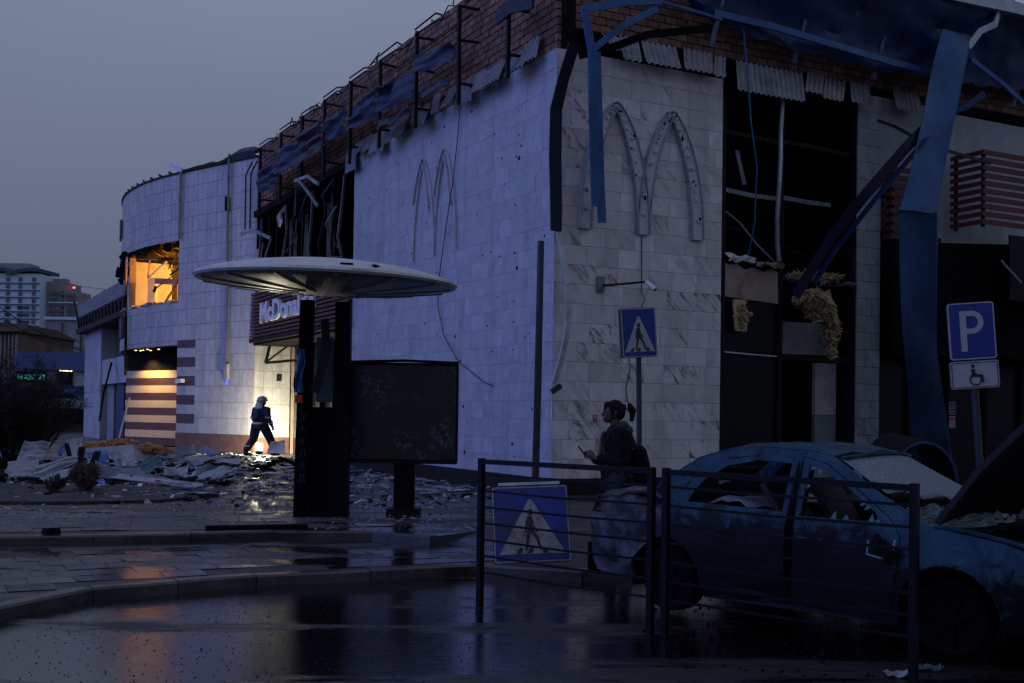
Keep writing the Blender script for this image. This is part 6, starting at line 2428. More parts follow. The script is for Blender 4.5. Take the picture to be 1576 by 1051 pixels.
# raised bonnet
ha = R_(50)
g_ = []
for i in range(11):
    L_ = .95 * i / 10
    row = []
    for j in range(13):
        v = -1 + 2 * j / 12
        w = .70 - .04 * (i / 10)
        up = .06 * (1 - v * v) + .03 * math.sin(i / 10 * math.pi) + .012 * noise.noise(V(i, j, 5))
        row.append(V(1.12 + math.cos(ha) * L_ - math.sin(ha) * up, w * v, .95 + math.sin(ha) * L_ + math.cos(ha) * up))
    g_.append(row)
MB().sheet(g_, .03).build('bonnet', 'soot', car, local=True, smooth=True)
MB().path([g_[0][0] + V(0, -.02, 0), g_[5][0] + V(0, -.02, 0), g_[10][0] + V(0, -.02, 0)], .05, .04).build('bonnet_edge', 'rim_burnt', car, local=True)
# boot: crumpled lid, rear panel
g_ = []
for i in range(13):
    row = []
    for j in range(15):
        v = -1 + 2 * j / 14
        if i < 8:
            x = -1.30 - .86 * i / 8
            z = .985 + .10 * max(0, 1 - i / 3.0) - .03 * (i / 8) ** 2
        else:
            x = -2.16 - .05 * math.sin((i - 8) / 4 * math.pi)
            z = .955 - .46 * (i - 8) / 4
        w = hw(max(x, -2.18), .9) - .01
        cr_n = .13 * noise.noise(V(x * 2.7, v * 2.0, 5)) + .04 * noise.noise(V(x * 9, v * 7, 1))
        row.append(V(x + cr_n * (1 if i >= 8 else .2), w * v, z + .03 * (1 - v * v) + cr_n))
    g_.append(row)
MB().sheet(g_, .02).build('boot_lid', 'car_burnt', car, local=True, smooth=True)
MB().sheet([[V(-2.2 - .06 * (1 - (j / 5 - 1) ** 2) + .02 * noise.noise(V(i, j, 2)), -.74 + 1.48 * j / 10, .24 + .28 * i / 3) for j in range(11)] for i in range(4)], .03).build('rear_bumper', 'soot', car, local=True, smooth=True)
for s_ in (-1, 1):
    MB().box((-2.14, s_ * .62, .72), (.12, .16, .2)).build('lamp_socket', 'soot', car, local=True)
# jagged glass left in the window frames
for loop, par in ((FWN, 'front_glass_shard'), (RWN[::-1], 'rear_glass_shard')):
    m_ = MB()
    n_ = len(loop)
    for i in range(n_):
        a, b = Vector(loop[i]), Vector(loop[(i + 1) % n_])
        steps = max(1, int((b - a).length / .05))
        nn_ = Vector((-(b - a).y, (b - a).x)).normalized()
        for k in range(steps):
            if random.random() < .78:
                continue
            p_, q_ = a.lerp(b, k / steps), a.lerp(b, (k + 1) / steps)
            tip = p_.lerp(q_, rnd(.2, .8)) + nn_ * rnd(.015, .06)
            tri = [V(x, -(hw(x, z) - .014), z) for x, z in (p_, q_, tip)]
            m_.prism(tri, (0, .004, 0))
    tag(m_.build(par, 'sheet_teal', car, local=True), kind='stuff')
# wheels
for ax in (1.245, -1.245):
    for s_ in (-1, 1):
        y = s_ * .70
        m_ = MB()
        rings = []
        for a_ in range(33):
            a = 2 * math.pi * a_ / 32
            sq = 1 - .08 * max(0, -math.sin(a)) ** 3       # the tyre sits flat
            ring = []
            for r_, dy in ((.20, -.075), (.255, -.095), (.283, -.07), (.288, 0), (.283, .07), (.255, .095), (.20, .075)):
                rr = r_ * (sq if r_ > .25 else 1)
                ring.append(V(ax + rr * math.cos(a), y + dy, .283 + rr * math.sin(a)))
            rings.append(ring)
        m_.loft(rings, caps=False)
        wh = m_.build('wheel', 'rubber', car, local=True, smooth=True)
        m_ = MB()
        m_.cyl((ax, y - .06, .283), (ax, y + .06, .283), .2, 28)
        m_.build('rim_barrel', 'soot', wh, local=True, smooth=True)
        m_ = MB()
        yo = y + s_ * .075
        for k in range(7):
            a = 2 * math.pi * k / 7 + .3
            m_.bar((ax + .04 * math.cos(a), yo, .283 + .04 * math.sin(a)), (ax + .19 * math.cos(a), yo - s_ * .008, .283 + .19 * math.sin(a)), .05, .02, up=(0, 1, 0))
        m_.cyl((ax, yo - s_ * .02, .283), (ax, yo + s_ * .015, .283), .055, 16)
        rr_ = [V(ax + .195 * math.cos(2 * math.pi * k / 28), yo - s_ * .005, .283 + .195 * math.sin(2 * math.pi * k / 28)) for k in range(29)]
        m_.tube(rr_, .013, 6)
        m_.build('rim', 'rubber', wh, local=True)
# burnt cabin
MB().box((-.2, 0, .28), (2.5, 1.45, .12)).build('floor_pan', 'soot', car, local=True)
MB().box((.95, 0, .74), (.28, 1.3, .3)).build('dashboard', 'soot', car, local=True)
for sy in (-.36, .36):
    for x0 in (.05, -.75):
        g_ = [[V(x0 - .10 * i + (.0 if i else .05), sy - .22 + .44 * j / 4, .45 + .14 * i) for j in range(5)] for i in range(6)]
        st_ = MB().sheet(g_, .05).build('seat_frame', 'rim_burnt' if x0 > 0 else 'soot', car, local=True)
        MB().box((x0 + .25, sy, .42), (.45, .44, .08)).build('seat_base', 'soot', car, local=True)
m_ = MB().tube([V(.68 + .05 * math.sin(a * .26), .36 + .17 * math.cos(a * .26), .92 + .16 * math.sin(a * .26)) for a in range(25)], .011, 6)
m_.build('steering_wheel', 'rim_burnt', car, local=True)
g_ = [[V(-1.02 + .5 * i / 8, -.6 + 1.2 * j / 12, .93 + .05 * noise.noise(V(i * .6, j * .5, 2)) + .07 * math.sin(i / 8 * 3.1)) for j in range(13)] for i in range(9)]
MB().sheet(g_, .012).build('fallen_lining', 'sheet_pale', car, local=True, smooth=True)
MB().bar((.42, -.2, .6), (.36, -.22, 1.30), .02, .02).build('hanging_rod', 'grey_steel', car, local=True)
# melted mirror on the front door
mi = MB().sheet([[V(.72 + .16 * i / 4, -(hw(.72, .8) + .02 + .11 * j / 4 + .02 * (i % 2)), .80 + .05 * math.sin(j) - .03 * i) for j in range(5)] for i in range(5)], .03)
mir = mi.build('mirror', 'soot', car, local=True)
MB().tube([V(.66, -.86, .80), V(.67, -.90, .70), V(.78, -.92, .685), V(.86, -.90, .70), V(.87, -.86, .82)], .010, 6).build('mirror_trim', 'grey_steel', mir, local=True)
# curved panel of another wreck behind the windscreen
g_ = []
for i in range(15):
    a = R_(195 - 190 * i / 14)
    g_.append([V(kp(1424, 12.4) + .36 * math.cos(a) + .03 * j, 12.4 + .35 * j, .78 + .46 * max(-.6, math.sin(a)) + .02 * j) for j in range(5)])
wk = empty('curved_wreck_panel', (kp(1424, 12.4), 12.6, 0), 'dark domed sheet-metal panel standing behind the burnt car windscreen', 'wreck panel')
MB().sheet(g_, .02).build('shell', 'soot', wk, smooth=True)
MB().tube([row[0] for row in g_], .016, 6).build('rim', 'blue_torn', wk, smooth=True)
MB().box((kp(1424, 12.4) + .05, 13.1, .3), (.7, .9, .6)).build('base', 'soot', wk)

# ------------------------------------------------------------------ people
def cap(bm_, a, ra, b=None, rb=None, n=2):
    """ellipsoid, or the hull of two ellipsoids, added to bm_"""
    t2 = bmesh.new()
    for c, r in ((a, ra), (b, rb)):
        if c is None:
            continue
        rx, ry, rz = r if hasattr(r, '__len__') else (r, r, r)
        mx_ = Matrix.Translation(c) @ Matrix.Diagonal((rx, ry, rz, 1))
        bmesh.ops.create_icosphere(t2, subdivisions=n, radius=1.0, matrix=mx_)
    pts = [q.co.copy() for q in t2.verts]
    t2.free()
    t2 = bmesh.new()
    for q in pts:
        t2.verts.new(q)
    r_ = bmesh.ops.convex_hull(t2, input=t2.verts[:])
    dead = [q for q in t2.verts if not q.link_faces]
    bmesh.ops.delete(t2, geom=dead, context='VERTS')
    me_ = bpy.data.meshes.new('t')
    t2.to_mesh(me_)
    t2.free()
    bm_.from_mesh(me_)
    bpy.data.meshes.remove(me_)


def skin(name, pieces, mat, parent, vox=.012, sm_it=2, xf=None):
    """overlapping tapered limbs fused into one continuous surface"""
    bm_ = bmesh.new()
    for pc in pieces:
        if len(pc) == 2:
            cap(bm_, pc[0], pc[1])
        else:
            cap(bm_, *pc)
    me_ = bpy.data.meshes.new(name)
    bm_.to_mesh(me_)
    bm_.free()
    ob = bpy.data.objects.new(name, me_)
    COL.objects.link(ob)
    md = ob.modifiers.new('r', 'REMESH')
    md.mode = 'VOXEL'
    md.voxel_size = vox
    s_ = ob.modifiers.new('s', 'SMOOTH')
    s_.iterations = sm_it
    s_.factor = .5
    dg = bpy.context.evaluated_depsgraph_get()
    me2 = bpy.data.meshes.new_from_object(ob.evaluated_get(dg))
    bpy.data.objects.remove(ob)
    me2.materials.clear()
    me2.materials.append(MATS[mat])
    me2.polygons.foreach_set('use_smooth', [True] * len(me2.polygons))
    o = bpy.data.objects.new(name, me2)
    COL.objects.link(o)
    o.parent = parent
    return o


def hand(w, d, up, side, s=1.0, curl=.6):
    """palm and five fingers; w wrist, d direction of the hand, up = back of the hand, side = towards the thumb"""
    w, d, up, side = Vector(w), Vector(d).normalized(), Vector(up).normalized(), Vector(side).normalized()
    out = [(w, .024 * s, w + d * .085 * s, (.022 * s))]
    out.append((w + d * .03 * s + side * .02 * s, .018 * s, w + d * .085 * s + side * .028 * s, .014 * s))
    out.append((w + d * .03 * s - side * .02 * s, .018 * s, w + d * .08 * s - side * .028 * s, .013 * s))
    for k, ln in enumerate((.072, .080, .074, .058)):
        b = w + d * .085 * s + side * (.030 - .020 * k) * s
        c1 = b + (d * math.cos(curl * .5) - up * math.sin(curl * .5)) * ln * .5 * s
        c2 = c1 + (d * math.cos(curl * 1.5) - up * math.sin(curl * 1.5)) * ln * .32 * s
        c3 = c2 + (d * math.cos(curl * 2.4) - up * math.sin(curl * 2.4)) * ln * .25 * s
        out += [(b, .0092 * s, c1, .0086 * s), (c1, .0086 * s, c2, .0078 * s), (c2, .0078 * s, c3, .0068 * s)]
    t0 = w + d * .03 * s + side * .03 * s
    t1 = t0 + (d * .6 + side * .7 - up * .3).normalized() * .04 * s
    t2 = t1 + (d * .9 + side * .1 - up * .4).normalized() * .035 * s
    out += [(t0, .013 * s, t1, .011 * s), (t1, .011 * s, t2, .008 * s)]
    return out


# woman with a phone: local -x is forward
wm = empty('person', (1.10, 11.95, Z_MID), 'woman in a black hooded jacket with ponytail looking at a phone beside the burnt car', 'person')
wm.scale = (1.02, 1.02, 1.025)
HZ = 1.585
head = [((0, 0, 1.36), .055, (-.02, 0, 1.50), .052), ((-.045, 0, HZ + .015), (.098, .078, .112)), ((-.075, 0, HZ - .05), (.062, .056, .062)), ((-.10, 0, HZ - .085), (.030, .032, .026)),
        ((-.130, 0, HZ + .005), .011, (-.146, 0, HZ - .026), .013), ((-.138, 0, HZ - .062), (.010, .022, .007)), ((-.135, 0, HZ - .076), (.010, .020, .007)),
        ((-.02, .078, HZ - .005), (.020, .010, .030)), ((-.02, -.078, HZ - .005), (.020, .010, .030))]
legs = []
for s_, fx2 in ((-1, -.06), (1, .12)):
    legs += [((0, s_ * .09, .90), .10, (fx2 * .4, s_ * .095, .50), .065), ((fx2 * .4, s_ * .095, .50), .062, (fx2, s_ * .10, .10), .042), ((fx2, s_ * .10, .06), .040, (fx2 - .16, s_ * .11, .035), .032)]
trunk = [((0, 0, .92), (.11, .15, .12), (0, 0, 1.12), (.10, .13, .10)), ((0, 0, 1.12), (.10, .13, .1), (0, 0, 1.30), (.10, .16, .10)), ((0, -.15, 1.36), .055, (0, .15, 1.36), .055)]
RH_ = V(-.265, -.06, 1.13)
LH_ = V(-.20, .02, 1.06)
arms = [((0, -.17, 1.35), .052, (.04, -.24, 1.09), .042), ((.04, -.24, 1.09), .040, RH_ + V(.05, -.03, -.01), .027), ((0, .17, 1.35), .052, (.03, .24, 1.09), .042), ((.03, .24, 1.09), .040, LH_ + V(.05, .04, 0), .027)]
hands = hand(RH_ + V(.05, -.03, -.01), (-.85, .25, .35), (0, -.8, .5), (.1, .2, 1), 1.0, .75) + hand(LH_ + V(.05, .04, 0), (-.8, -.4, .2), (0, .3, -.9), (-.2, -.7, .5), 1.0, .7)
skin('body', head + trunk + legs + arms + hands, 'skin', wm, .0065, 2)
body_w = wm.children[-1] if wm.children else None
jk = [((0, 0, .80), (.155, .205, .05), (0, 0, .98), (.165, .20, .10)), ((0, 0, .98), (.165, .20, .1), (.01, 0, 1.22), (.165, .205, .10)), ((.01, 0, 1.22), (.165, .205, .1), (.01, 0, 1.36), (.125, .175, .07)),
      ((.01, -.16, 1.37), .075, (.01, .16, 1.37), .075), ((.0, 0, 1.40), (.09, .11, .05), (0, 0, 1.44), (.075, .08, .03)),
      ((.01, -.19, 1.36), .078, (.05, -.26, 1.09), .066), ((.05, -.26, 1.09), .066, RH_ + V(.09, -.04, -.015), .045),
      ((.01, .19, 1.36), .078, (.04, .26, 1.09), .066), ((.04, .26, 1.09), .066, LH_ + V(.09, .06, 0), .045)]
jacket = skin('jacket', jk, 'jacket_black', wm, .012, 2)
skin('hood', [((.07, -.07, 1.45), .05, (.07, .07, 1.45), .05), ((.11, -.09, 1.40), .055, (.11, .09, 1.40), .055), ((.04, -.09, 1.45), .03, (-.04, -.085, 1.415), .022), ((.04, .09, 1.45), .03, (-.04, .085, 1.415), .022)], 'hood_green', wm, .011, 2)
tr_ = []
for s_, fx2 in ((-1, -.06), (1, .12)):
    tr_ += [((0, s_ * .09, .92), .125, (fx2 * .4, s_ * .095, .50), .085), ((fx2 * .4, s_ * .095, .50), .085, (fx2, s_ * .10, .10), .065)]
skin('trousers', tr_, 'jeans', wm, .014, 2)
for s_, fx2 in ((-1, -.06), (1, .12)):
    skin('shoe', [((fx2 + .03, s_ * .10, .055), .052, (fx2 - .17, s_ * .11, .042), .04)], 'boot', wm, .012, 2)
hr = [((-.02, 0, HZ + .045), (.098, .088, .090)), ((.03, 0, HZ + .0), (.062, .082, .085)), ((-.095, 0, HZ + .080), (.040, .070, .035)), ((-.116, 0, HZ + .052), (.020, .062, .032)), ((-.045, -.074, HZ + .03), (.03, .016, .06)), ((-.045, .074, HZ + .03), (.03, .016, .06)),
      ((.085, 0, HZ + .055), .03, (.125, 0, HZ + .07), .032), ((.125, 0, HZ + .07), .034, (.165, 0, HZ + .02), .038), ((.165, 0, HZ + .02), .036, (.155, 0, HZ - .075), .022)]
skin('hair', hr, 'hair', wm, .008, 1)
MB().tube([V(.10, .035 * math.cos(a * .524), HZ + .06 + .035 * math.sin(a * .524)) for a in range(13)], .009, 6).build('hair_tie', 'sign_white', wm, local=True)
for s_ in (-1, 1):
    skin('eye', [((-.128, s_ * .032, HZ + .008), (.010, .013, .008))], 'sign_black', wm, .004, 0)
    skin('eyebrow', [((-.136, s_ * .018, HZ + .03), .005, (-.125, s_ * .048, HZ + .032), .004)], 'hair', wm, .004, 0)
skin('shirt_front', [((-.125, 0, 1.36), .035, (-.155, 0, 1.22), .03), ((-.155, -.01, 1.22), .03, (-.165, -.01, 1.10), .028)], 'blue_dark', wm, .01, 1)
skin('scarf_end', [((-.165, -.05, 1.26), .02, (-.175, -.055, 1.14), .024)], 'cloth_yellow', wm, .008, 1)
bp = empty('backpack', (1.10, 11.95, Z_MID), 'black backpack on the back of the woman with the phone', 'backpack')
bp.scale = wm.scale
skin('bag', [((.24, 0, 1.16), (.08, .13, .10), (.27, 0, .94), (.11, .14, .10)), ((.27, 0, .94), (.11, .14, .08), (.30, 0, .86), (.10, .14, .05))], 'jacket_black', bp, .014, 2)
for s_ in (-1, 1):
    MB().path([V(.20, s_ * .09, 1.22), V(.10, s_ * .12, 1.44), V(-.06, s_ * .13, 1.42), V(-.155, s_ * .12, 1.25), V(-.10, s_ * .17, 1.02), V(.16, s_ * .13, .94)], .035, .012, up=(0, 1, 0)).build('strap', 'boot', bp, local=True)
ph = empty('phone', tuple(V(1.10, 11.95, Z_MID) + V(-.352, -.045, 1.185) * 1.022), 'slim dark phone held in the hand of the woman', 'phone', rot=(R_(10), R_(-38), 0))
MB().box((0, 0, 0), (.012, .07, .145)).build('case', 'sign_black', ph, local=True, bevel=.004)
MB().box((.0075, 0, 0), (.002, .062, .132)).build('screen', 'dark_glass', ph, local=True)

# firefighter: local +x is forward
ffm = empty('person', (-7.98, 36.2, 0.04), 'firefighter in dark suit with reflective bands and grey helmet walking before the work lamp', 'person', rot=(0, 0, R_(58)))
ffm.scale = (1.18, 1.2, 1.03)
KF = [(-.20, .27), (.26, -.24)]
fl2 = []
ft = []
for (fx2, sy) in KF:
    kx = fx2 * .45 + .08
    fl2 += [((0, sy * .5, .92), .105, (kx, sy * .8, .50), .07), ((kx, sy * .8, .50), .066, (fx2, sy, .10), .045), ((fx2 - .04, sy, .06), .045, (fx2 + .18, sy, .035), .035)]
    ft += [((0, sy * .45, .95), .15, (kx, sy * .8, .52), .115), ((kx, sy * .8, .52), .115, (fx2, sy * 1.05, .18), .095)]
ftr = [((0, 0, .95), (.12, .16, .12), (.02, 0, 1.20), (.12, .17, .12)), ((.02, 0, 1.20), (.12, .18, .1), (.04, 0, 1.42), (.10, .18, .08)), ((.04, 0, 1.45), .06, (.07, 0, 1.58), .058)]
fh = [((.085, 0, 1.66), (.10, .078, .12)), ((.12, 0, 1.60), (.06, .056, .06)), ((.185, 0, 1.655), .014, (.20, 0, 1.635), .013)]
fa = [((.04, -.20, 1.44), .06, (-.02, -.28, 1.16), .048), ((-.02, -.28, 1.16), .046, (.12, -.31, .93), .032), ((.04, .20, 1.44), .06, (.06, .28, 1.16), .048), ((.06, .28, 1.16), .046, (.18, .26, .94), .032)]
fhd = hand((.12, -.31, .93), (.4, -.05, -.9), (.2, -.95, 0), (.9, 0, .3), 1.05, .5) + hand((.18, .26, .94), (.4, 0, -.9), (.1, .95, 0), (.9, 0, .3), 1.05, .5)
skin('body', fl2 + ftr + fh + fa + fhd, 'skin', ffm, .009, 2)
fj = [((0, 0, .84), (.17, .215, .05), (.01, 0, 1.02), (.165, .21, .1)), ((.01, 0, 1.02), (.165, .21, .1), (.03, 0, 1.28), (.165, .225, .1)), ((.03, 0, 1.28), (.165, .225, .1), (.04, 0, 1.44), (.13, .20, .06)),
      ((.04, -.18, 1.44), .085, (.04, .18, 1.44), .085), ((.05, 0, 1.47), (.10, .11, .05), (.06, 0, 1.53), (.085, .09, .03)),
      ((.04, -.22, 1.43), .088, (-.02, -.30, 1.16), .078), ((-.02, -.30, 1.16), .078, (.10, -.315, .96), .056), ((.04, .22, 1.43), .088, (.06, .30, 1.16), .078), ((.06, .30, 1.16), .078, (.165, .275, .97), .056)]
skin('coat', fj, 'suit_navy', ffm, .014, 2)
skin('trousers', ft, 'suit_navy', ffm, .014, 2)
for fx2, sy in KF:
    skin('boot', [((fx2 - .04, sy * 1.05, .075), .07, (fx2 + .18, sy * 1.05, .05), .05), ((fx2 - .02, sy * 1.05, .08), .075, (fx2 - .01, sy * 1.05, .22), .08)], 'boot', ffm, .014, 2)
half = len(fhd) // 2
for part in (fhd[:half], fhd[half:]):
    skin('glove', [(q[0], q[1] * 1.25, q[2], q[3] * 1.25) for q in part], 'boot', ffm, .009, 1)
for z, rx, ry, x0, nm in ((1.0, .185, .228, .01, 'belt_band'),):
    MB().loft([[V(x0 + rx * math.cos(a * .2618), ry * math.sin(a * .2618), z + dz) for a in range(24)] for dz in (-.025, .03)], caps=False).build(nm, 'reflective', ffm, local=True, smooth=True)
for (fx2, sy) in KF:
    q = V(fx2 * .9 + .01, sy * 1.05, .30)
    MB().loft([[q + V(.108 * math.cos(a * .2618), .108 * math.sin(a * .2618), dz) for a in range(24)] for dz in (-.02, .03)], caps=False).build('leg_band', 'reflective', ffm, local=True, smooth=True)
for c, d in ((V(-.012, -.30, 1.2), V(.1, 0, -.3)), (V(.055, .30, 1.2), V(.1, 0, -.3)), (V(.06, -.312, 1.03), V(.12, -.02, -.2)), (V(.13, .285, 1.03), V(.12, -.02, -.2))):
    d.normalize()
    r0 = .088 if c.z > 1.1 else .070
    MB().tube([c - d * .02, c + d * .02], r0, 16).build('sleeve_band', 'reflective', ffm, local=True, smooth=True)
skin('helmet', [((.065, 0, 1.735), (.155, .130, .115)), ((.02, 0, 1.70), (.115, .128, .11)), ((.17, 0, 1.700), (.08, .11, .025)), ((-.07, 0, 1.69), (.06, .11, .02))], 'helmet_grey', ffm, .012, 2)
skin('neck_cape', [((-.02, 0, 1.66), (.075, .105, .06), (-.075, 0, 1.47), (.055, .15, .05))], 'helmet_grey', ffm, .012, 2)
skin('back_label', [((-.155, 0, 1.30), (.03, .12, .12), (-.165, 0, 1.16), (.03, .12, .06))], 'blue_dark', ffm, .012, 2)
skin('tool_pouch', [((-.02, .24, .93), (.05, .03, .09))], 'boot', ffm, .012, 1)

# ------------------------------------------------------------------ wreckage heap by the curved wing
def gp(px, py, Y):
    hz = 636 + (px - 788) * .01396
    return V((px - 788) / 1755 * Y, Y, 1.5 + (hz - py) / 1755 * Y)


def wreck(name, quad, mat, label, nu=10, nv=16, amp=.05, ribs=0, cat='metal sheet', th=.02, seed=0):
    """bent sheet between four corner points (px, py, distance)"""
    A, B, C_, D = [gp(*q) for q in quad]
    nn = (B - A).cross(D - A).normalized()
    g = []
    for i in range(nu + 1):
        row = []
        for j in range(nv + 1):
            u, v = i / nu, j / nv
            q = A.lerp(B, u).lerp(D.lerp(C_, u), v)
            am = amp * noise.noise(V(u * 2.2 + seed, v * 2.2, seed * 1.7)) * 2
            if ribs:
                am += .03 * (1 if int(v * ribs + .01) % 2 else -1)
            row.append(q + nn * am)
        g.append(row)
    lo_ = min((q for r in g for q in r), key=lambda q: q.z)
    o = MB().sheet(g, th).build(name, mat, loc=(lo_.x, lo_.y, lo_.z))
    return tag(o, label, cat)


S = [
    ([(39, 680, 25.2), (79, 683, 25.6), (69, 709, 24.6), (26, 712, 24.2)], 'sheet_pale', 'upper ribbed pale roofing panel at the left of the wreckage heap', 8),
    ([(15, 714, 23.9), (63, 710, 24.2), (52, 739, 23.2), (9, 739, 22.9)], 'sheet_pale', 'lower ribbed pale roofing panel at the left foot of the heap', 8),
    ([(56, 719, 23.6), (122, 702, 24.6), (121, 712, 24.2), (52, 739, 23.0)], 'sheet_pale', 'long pale bent panel sloping across the front of the heap', 4),
    ([(67, 735, 22.9), (108, 719, 23.6), (126, 722, 23.4), (76, 750, 21.9)], 'sheet_grey', 'blue-grey flat panel at the front foot of the heap behind the dry shrub', 0),
    ([(103, 678, 26.4), (128, 673, 26.8), (126, 704, 25.6), (109, 706, 25.4)], 'sheet_pale', 'pale upright folded panel beside the broken low wall', 0),
    ([(95, 688, 26.0), (103, 684, 26.0), (98, 702, 25.4), (92, 700, 25.4)], 'sheet_blue', 'small bright blue scrap standing left of the upright folded panel', 0),
    ([(131, 697, 26.4), (169, 696, 26.6), (170, 717, 25.8), (144, 708, 25.6)], 'sheet_blue', 'blue panel crushed in front of the broken low wall', 3),
    ([(169, 698, 26.2), (185, 695, 26.6), (199, 717, 26.0), (183, 718, 25.6)], 'sheet_pale', 'pale box-shaped trim piece leaning on the blue panel', 0),
    ([(151, 727, 23.2), (317, 745, 22.3), (313, 750, 21.6), (151, 735, 22.9)], 'sheet_pale', 'very long pale fascia strip lying along the front of the heap', 0),
    ([(150, 719, 24.6), (200, 721, 24.6), (232, 736, 23.4), (160, 727, 23.8)], 'sheet_blue', 'dull blue sheet flat behind the long pale strip', 0),
    ([(185, 728, 24.2), (212, 722, 24.8), (268, 738, 23.4), (215, 737, 23.2)], 'sheet_teal', 'dark teal sheet flat behind the long pale strip', 0),
    ([(228, 718, 28.2), (259, 709, 29.6), (288, 712, 28.8), (258, 726, 26.6)], 'sheet_pale', 'pale flat sheet lying in front of the striped tiles', 0),
    ([(285, 703, 31.5), (319, 701, 32.2), (337, 706, 30.8), (295, 717, 28.6)], 'sheet_grey', 'grey sheet lying below the plinth of the curved wing', 0),
    ([(306, 693, 33.4), (320, 688, 34.4), (342, 699, 33.0), (325, 701, 32.4)], 'sheet_blue', 'small blue and white sheet tented below the curved wing', 0),
    ([(262, 690, 33.5), (300, 686, 34.8), (305, 700, 32.6), (268, 704, 31.6)], 'sheet_teal', 'dark teal sheet crumpled at the corner of the striped tiles', 0),
    ([(150, 736, 22.6), (160, 735, 22.6), (168, 748, 22.0), (153, 746, 22.0)], 'sheet_blue', 'small bright blue scrap below the long pale strip', 0),
    ([(418, 680, 35.6), (440, 677, 36.2), (440, 698, 34.6), (412, 697, 34.8)], 'plaster_white', 'white plasterboard piece glowing beside the work lamp', 0),
    ([(330, 704, 32.0), (372, 707, 31.5), (368, 714, 30.0), (318, 712, 30.4)], 'sheet_grey', 'thin grey sheet flat in front of the curved wing plinth', 0),
]
for k, (qd, mt, lb, rb) in enumerate(S):
    wreck('metal_sheet' if mt != 'plaster_white' else 'plasterboard', qd, mt, lb, ribs=rb, seed=k * 1.9, amp=.028)
for k in range(26):
    px, py = rnd(8, 330), rnd(704, 742)
    Y = 1.5 * 1755 / (py - 625)
    c0 = gp(px, py, Y)
    w, d = rnd(.35, 1.1), rnd(.2, .55)
    rm = Matrix.Rotation(rnd(-.7, .7), 3, 'Z') @ Matrix.Rotation(rnd(-.25, .25), 3, 'Y') @ Matrix.Rotation(rnd(.0, .7), 3, 'X')
    kink = rnd(-.4, .4)
    g_ = [[c0 + rm @ V(w * (i / 8 - .5), d * (j / 5 - .5), kink * abs(i / 8 - rnd(.45, .5)) * w + .04 * noise.noise(V(i * .5, j * .5, k * 3.1))) for j in range(6)] for i in range(9)]
    dz = max(0.0, .015 - min(q.z for r in g_ for q in r))
    g_ = [[q + V(0, 0, dz) for q in r] for r in g_]
    tag(MB().sheet(g_, .012).build('cladding_sheet', ('sheet_pale', 'sheet_grey', 'sheet_pale', 'corrugated', 'sheet_teal')[k % 5], loc=c0), 'bent cladding sheet jumbled in the wreckage heap by the curved wing', 'metal sheet', 'jumbled cladding sheets in the wreckage heap')
# broken low wall with brick rubble on it
lw = empty('broken_low_wall', (-10.3, 29.5, 0), 'broken pale low wall with orange brick rubble on top below the striped wall', 'wall')
F1 = [gp(129, 690, 29.6), gp(206, 684, 29.8), gp(213, 717, 29.2), gp(140, 717, 29.2)]
MB().prism(F1, (0.1, .35, 0)).build('slab', 'concrete_pale', lw)
F2 = [gp(207, 690, 29.9), gp(261, 689, 30.6), gp(261, 717, 30.2), gp(212, 717, 29.6)]
MB().prism(F2, (0.1, .35, 0)).build('slab', 'concrete_pale', lw)
m_ = MB()
for k in range(420):
    px = rnd(130, 262)
    Y = rnd(29.9, 31.4)
    top = 690 - 10 * math.sin((px - 125) / 140 * math.pi) - 3 * rnd(0, 1) + (4 if px > 205 else 0)
    q = gp(px, top + rnd(0, 9), Y)
    sz_ = rnd(.05, .2)
    m_.box(q, (sz_ * rnd(.8, 2), sz_, sz_ * rnd(.5, .9)), Matrix.Rotation(rnd(0, 3), 3, 'Z') @ Matrix.Rotation(rnd(-.6, .6), 3, 'X'))
tag(m_.build('brick_rubble', 'rubble_orange', lw), kind='stuff')
# black struts sticking out of the heap
for k, (a, b, lb) in enumerate(((gp(104, 684, 25.0), gp(110, 704, 24.6), 'thin'), (gp(128, 690, 25.2), gp(124, 716, 24.6), 'broad'), (gp(152, 697, 25.2), gp(145, 716, 24.6), 'slanting'))):
    tag(MB().bar(a, b, .14 if k else .08, .08).build('charred_strut', 'soot', loc=b), lb + ' black charred strut standing out of the wreckage heap', 'strut')
# heap of small rubble, and rubble strewn over the pavement
def strew(n, region, smin, smax, zmax, flat=.35):
    m2 = MB()
    for _ in range(n):
        for _t in range(30):
            x, y = rnd(*region[0]), rnd(*region[1])
            if region[2](x, y):
                break
        else:
            continue
        s = smin * (smax / smin) ** random.random() ** 1.6
        z = rnd(0, zmax) * random.random()
        m2.box((x, y, z + s * flat * .3), (s * rnd(.7, 2.6), s * rnd(.4, 1.0), s * flat * rnd(.2, 1)), Matrix.Rotation(rnd(0, 3.14), 3, 'Z') @ Matrix.Rotation(rnd(-.35, .35), 3, 'X') @ Matrix.Rotation(rnd(-.35, .35), 3, 'Y'))
    return m2


def side_of(x, y):
    return (Vector((x - CX, y - CY, 0))).dot(-RD)


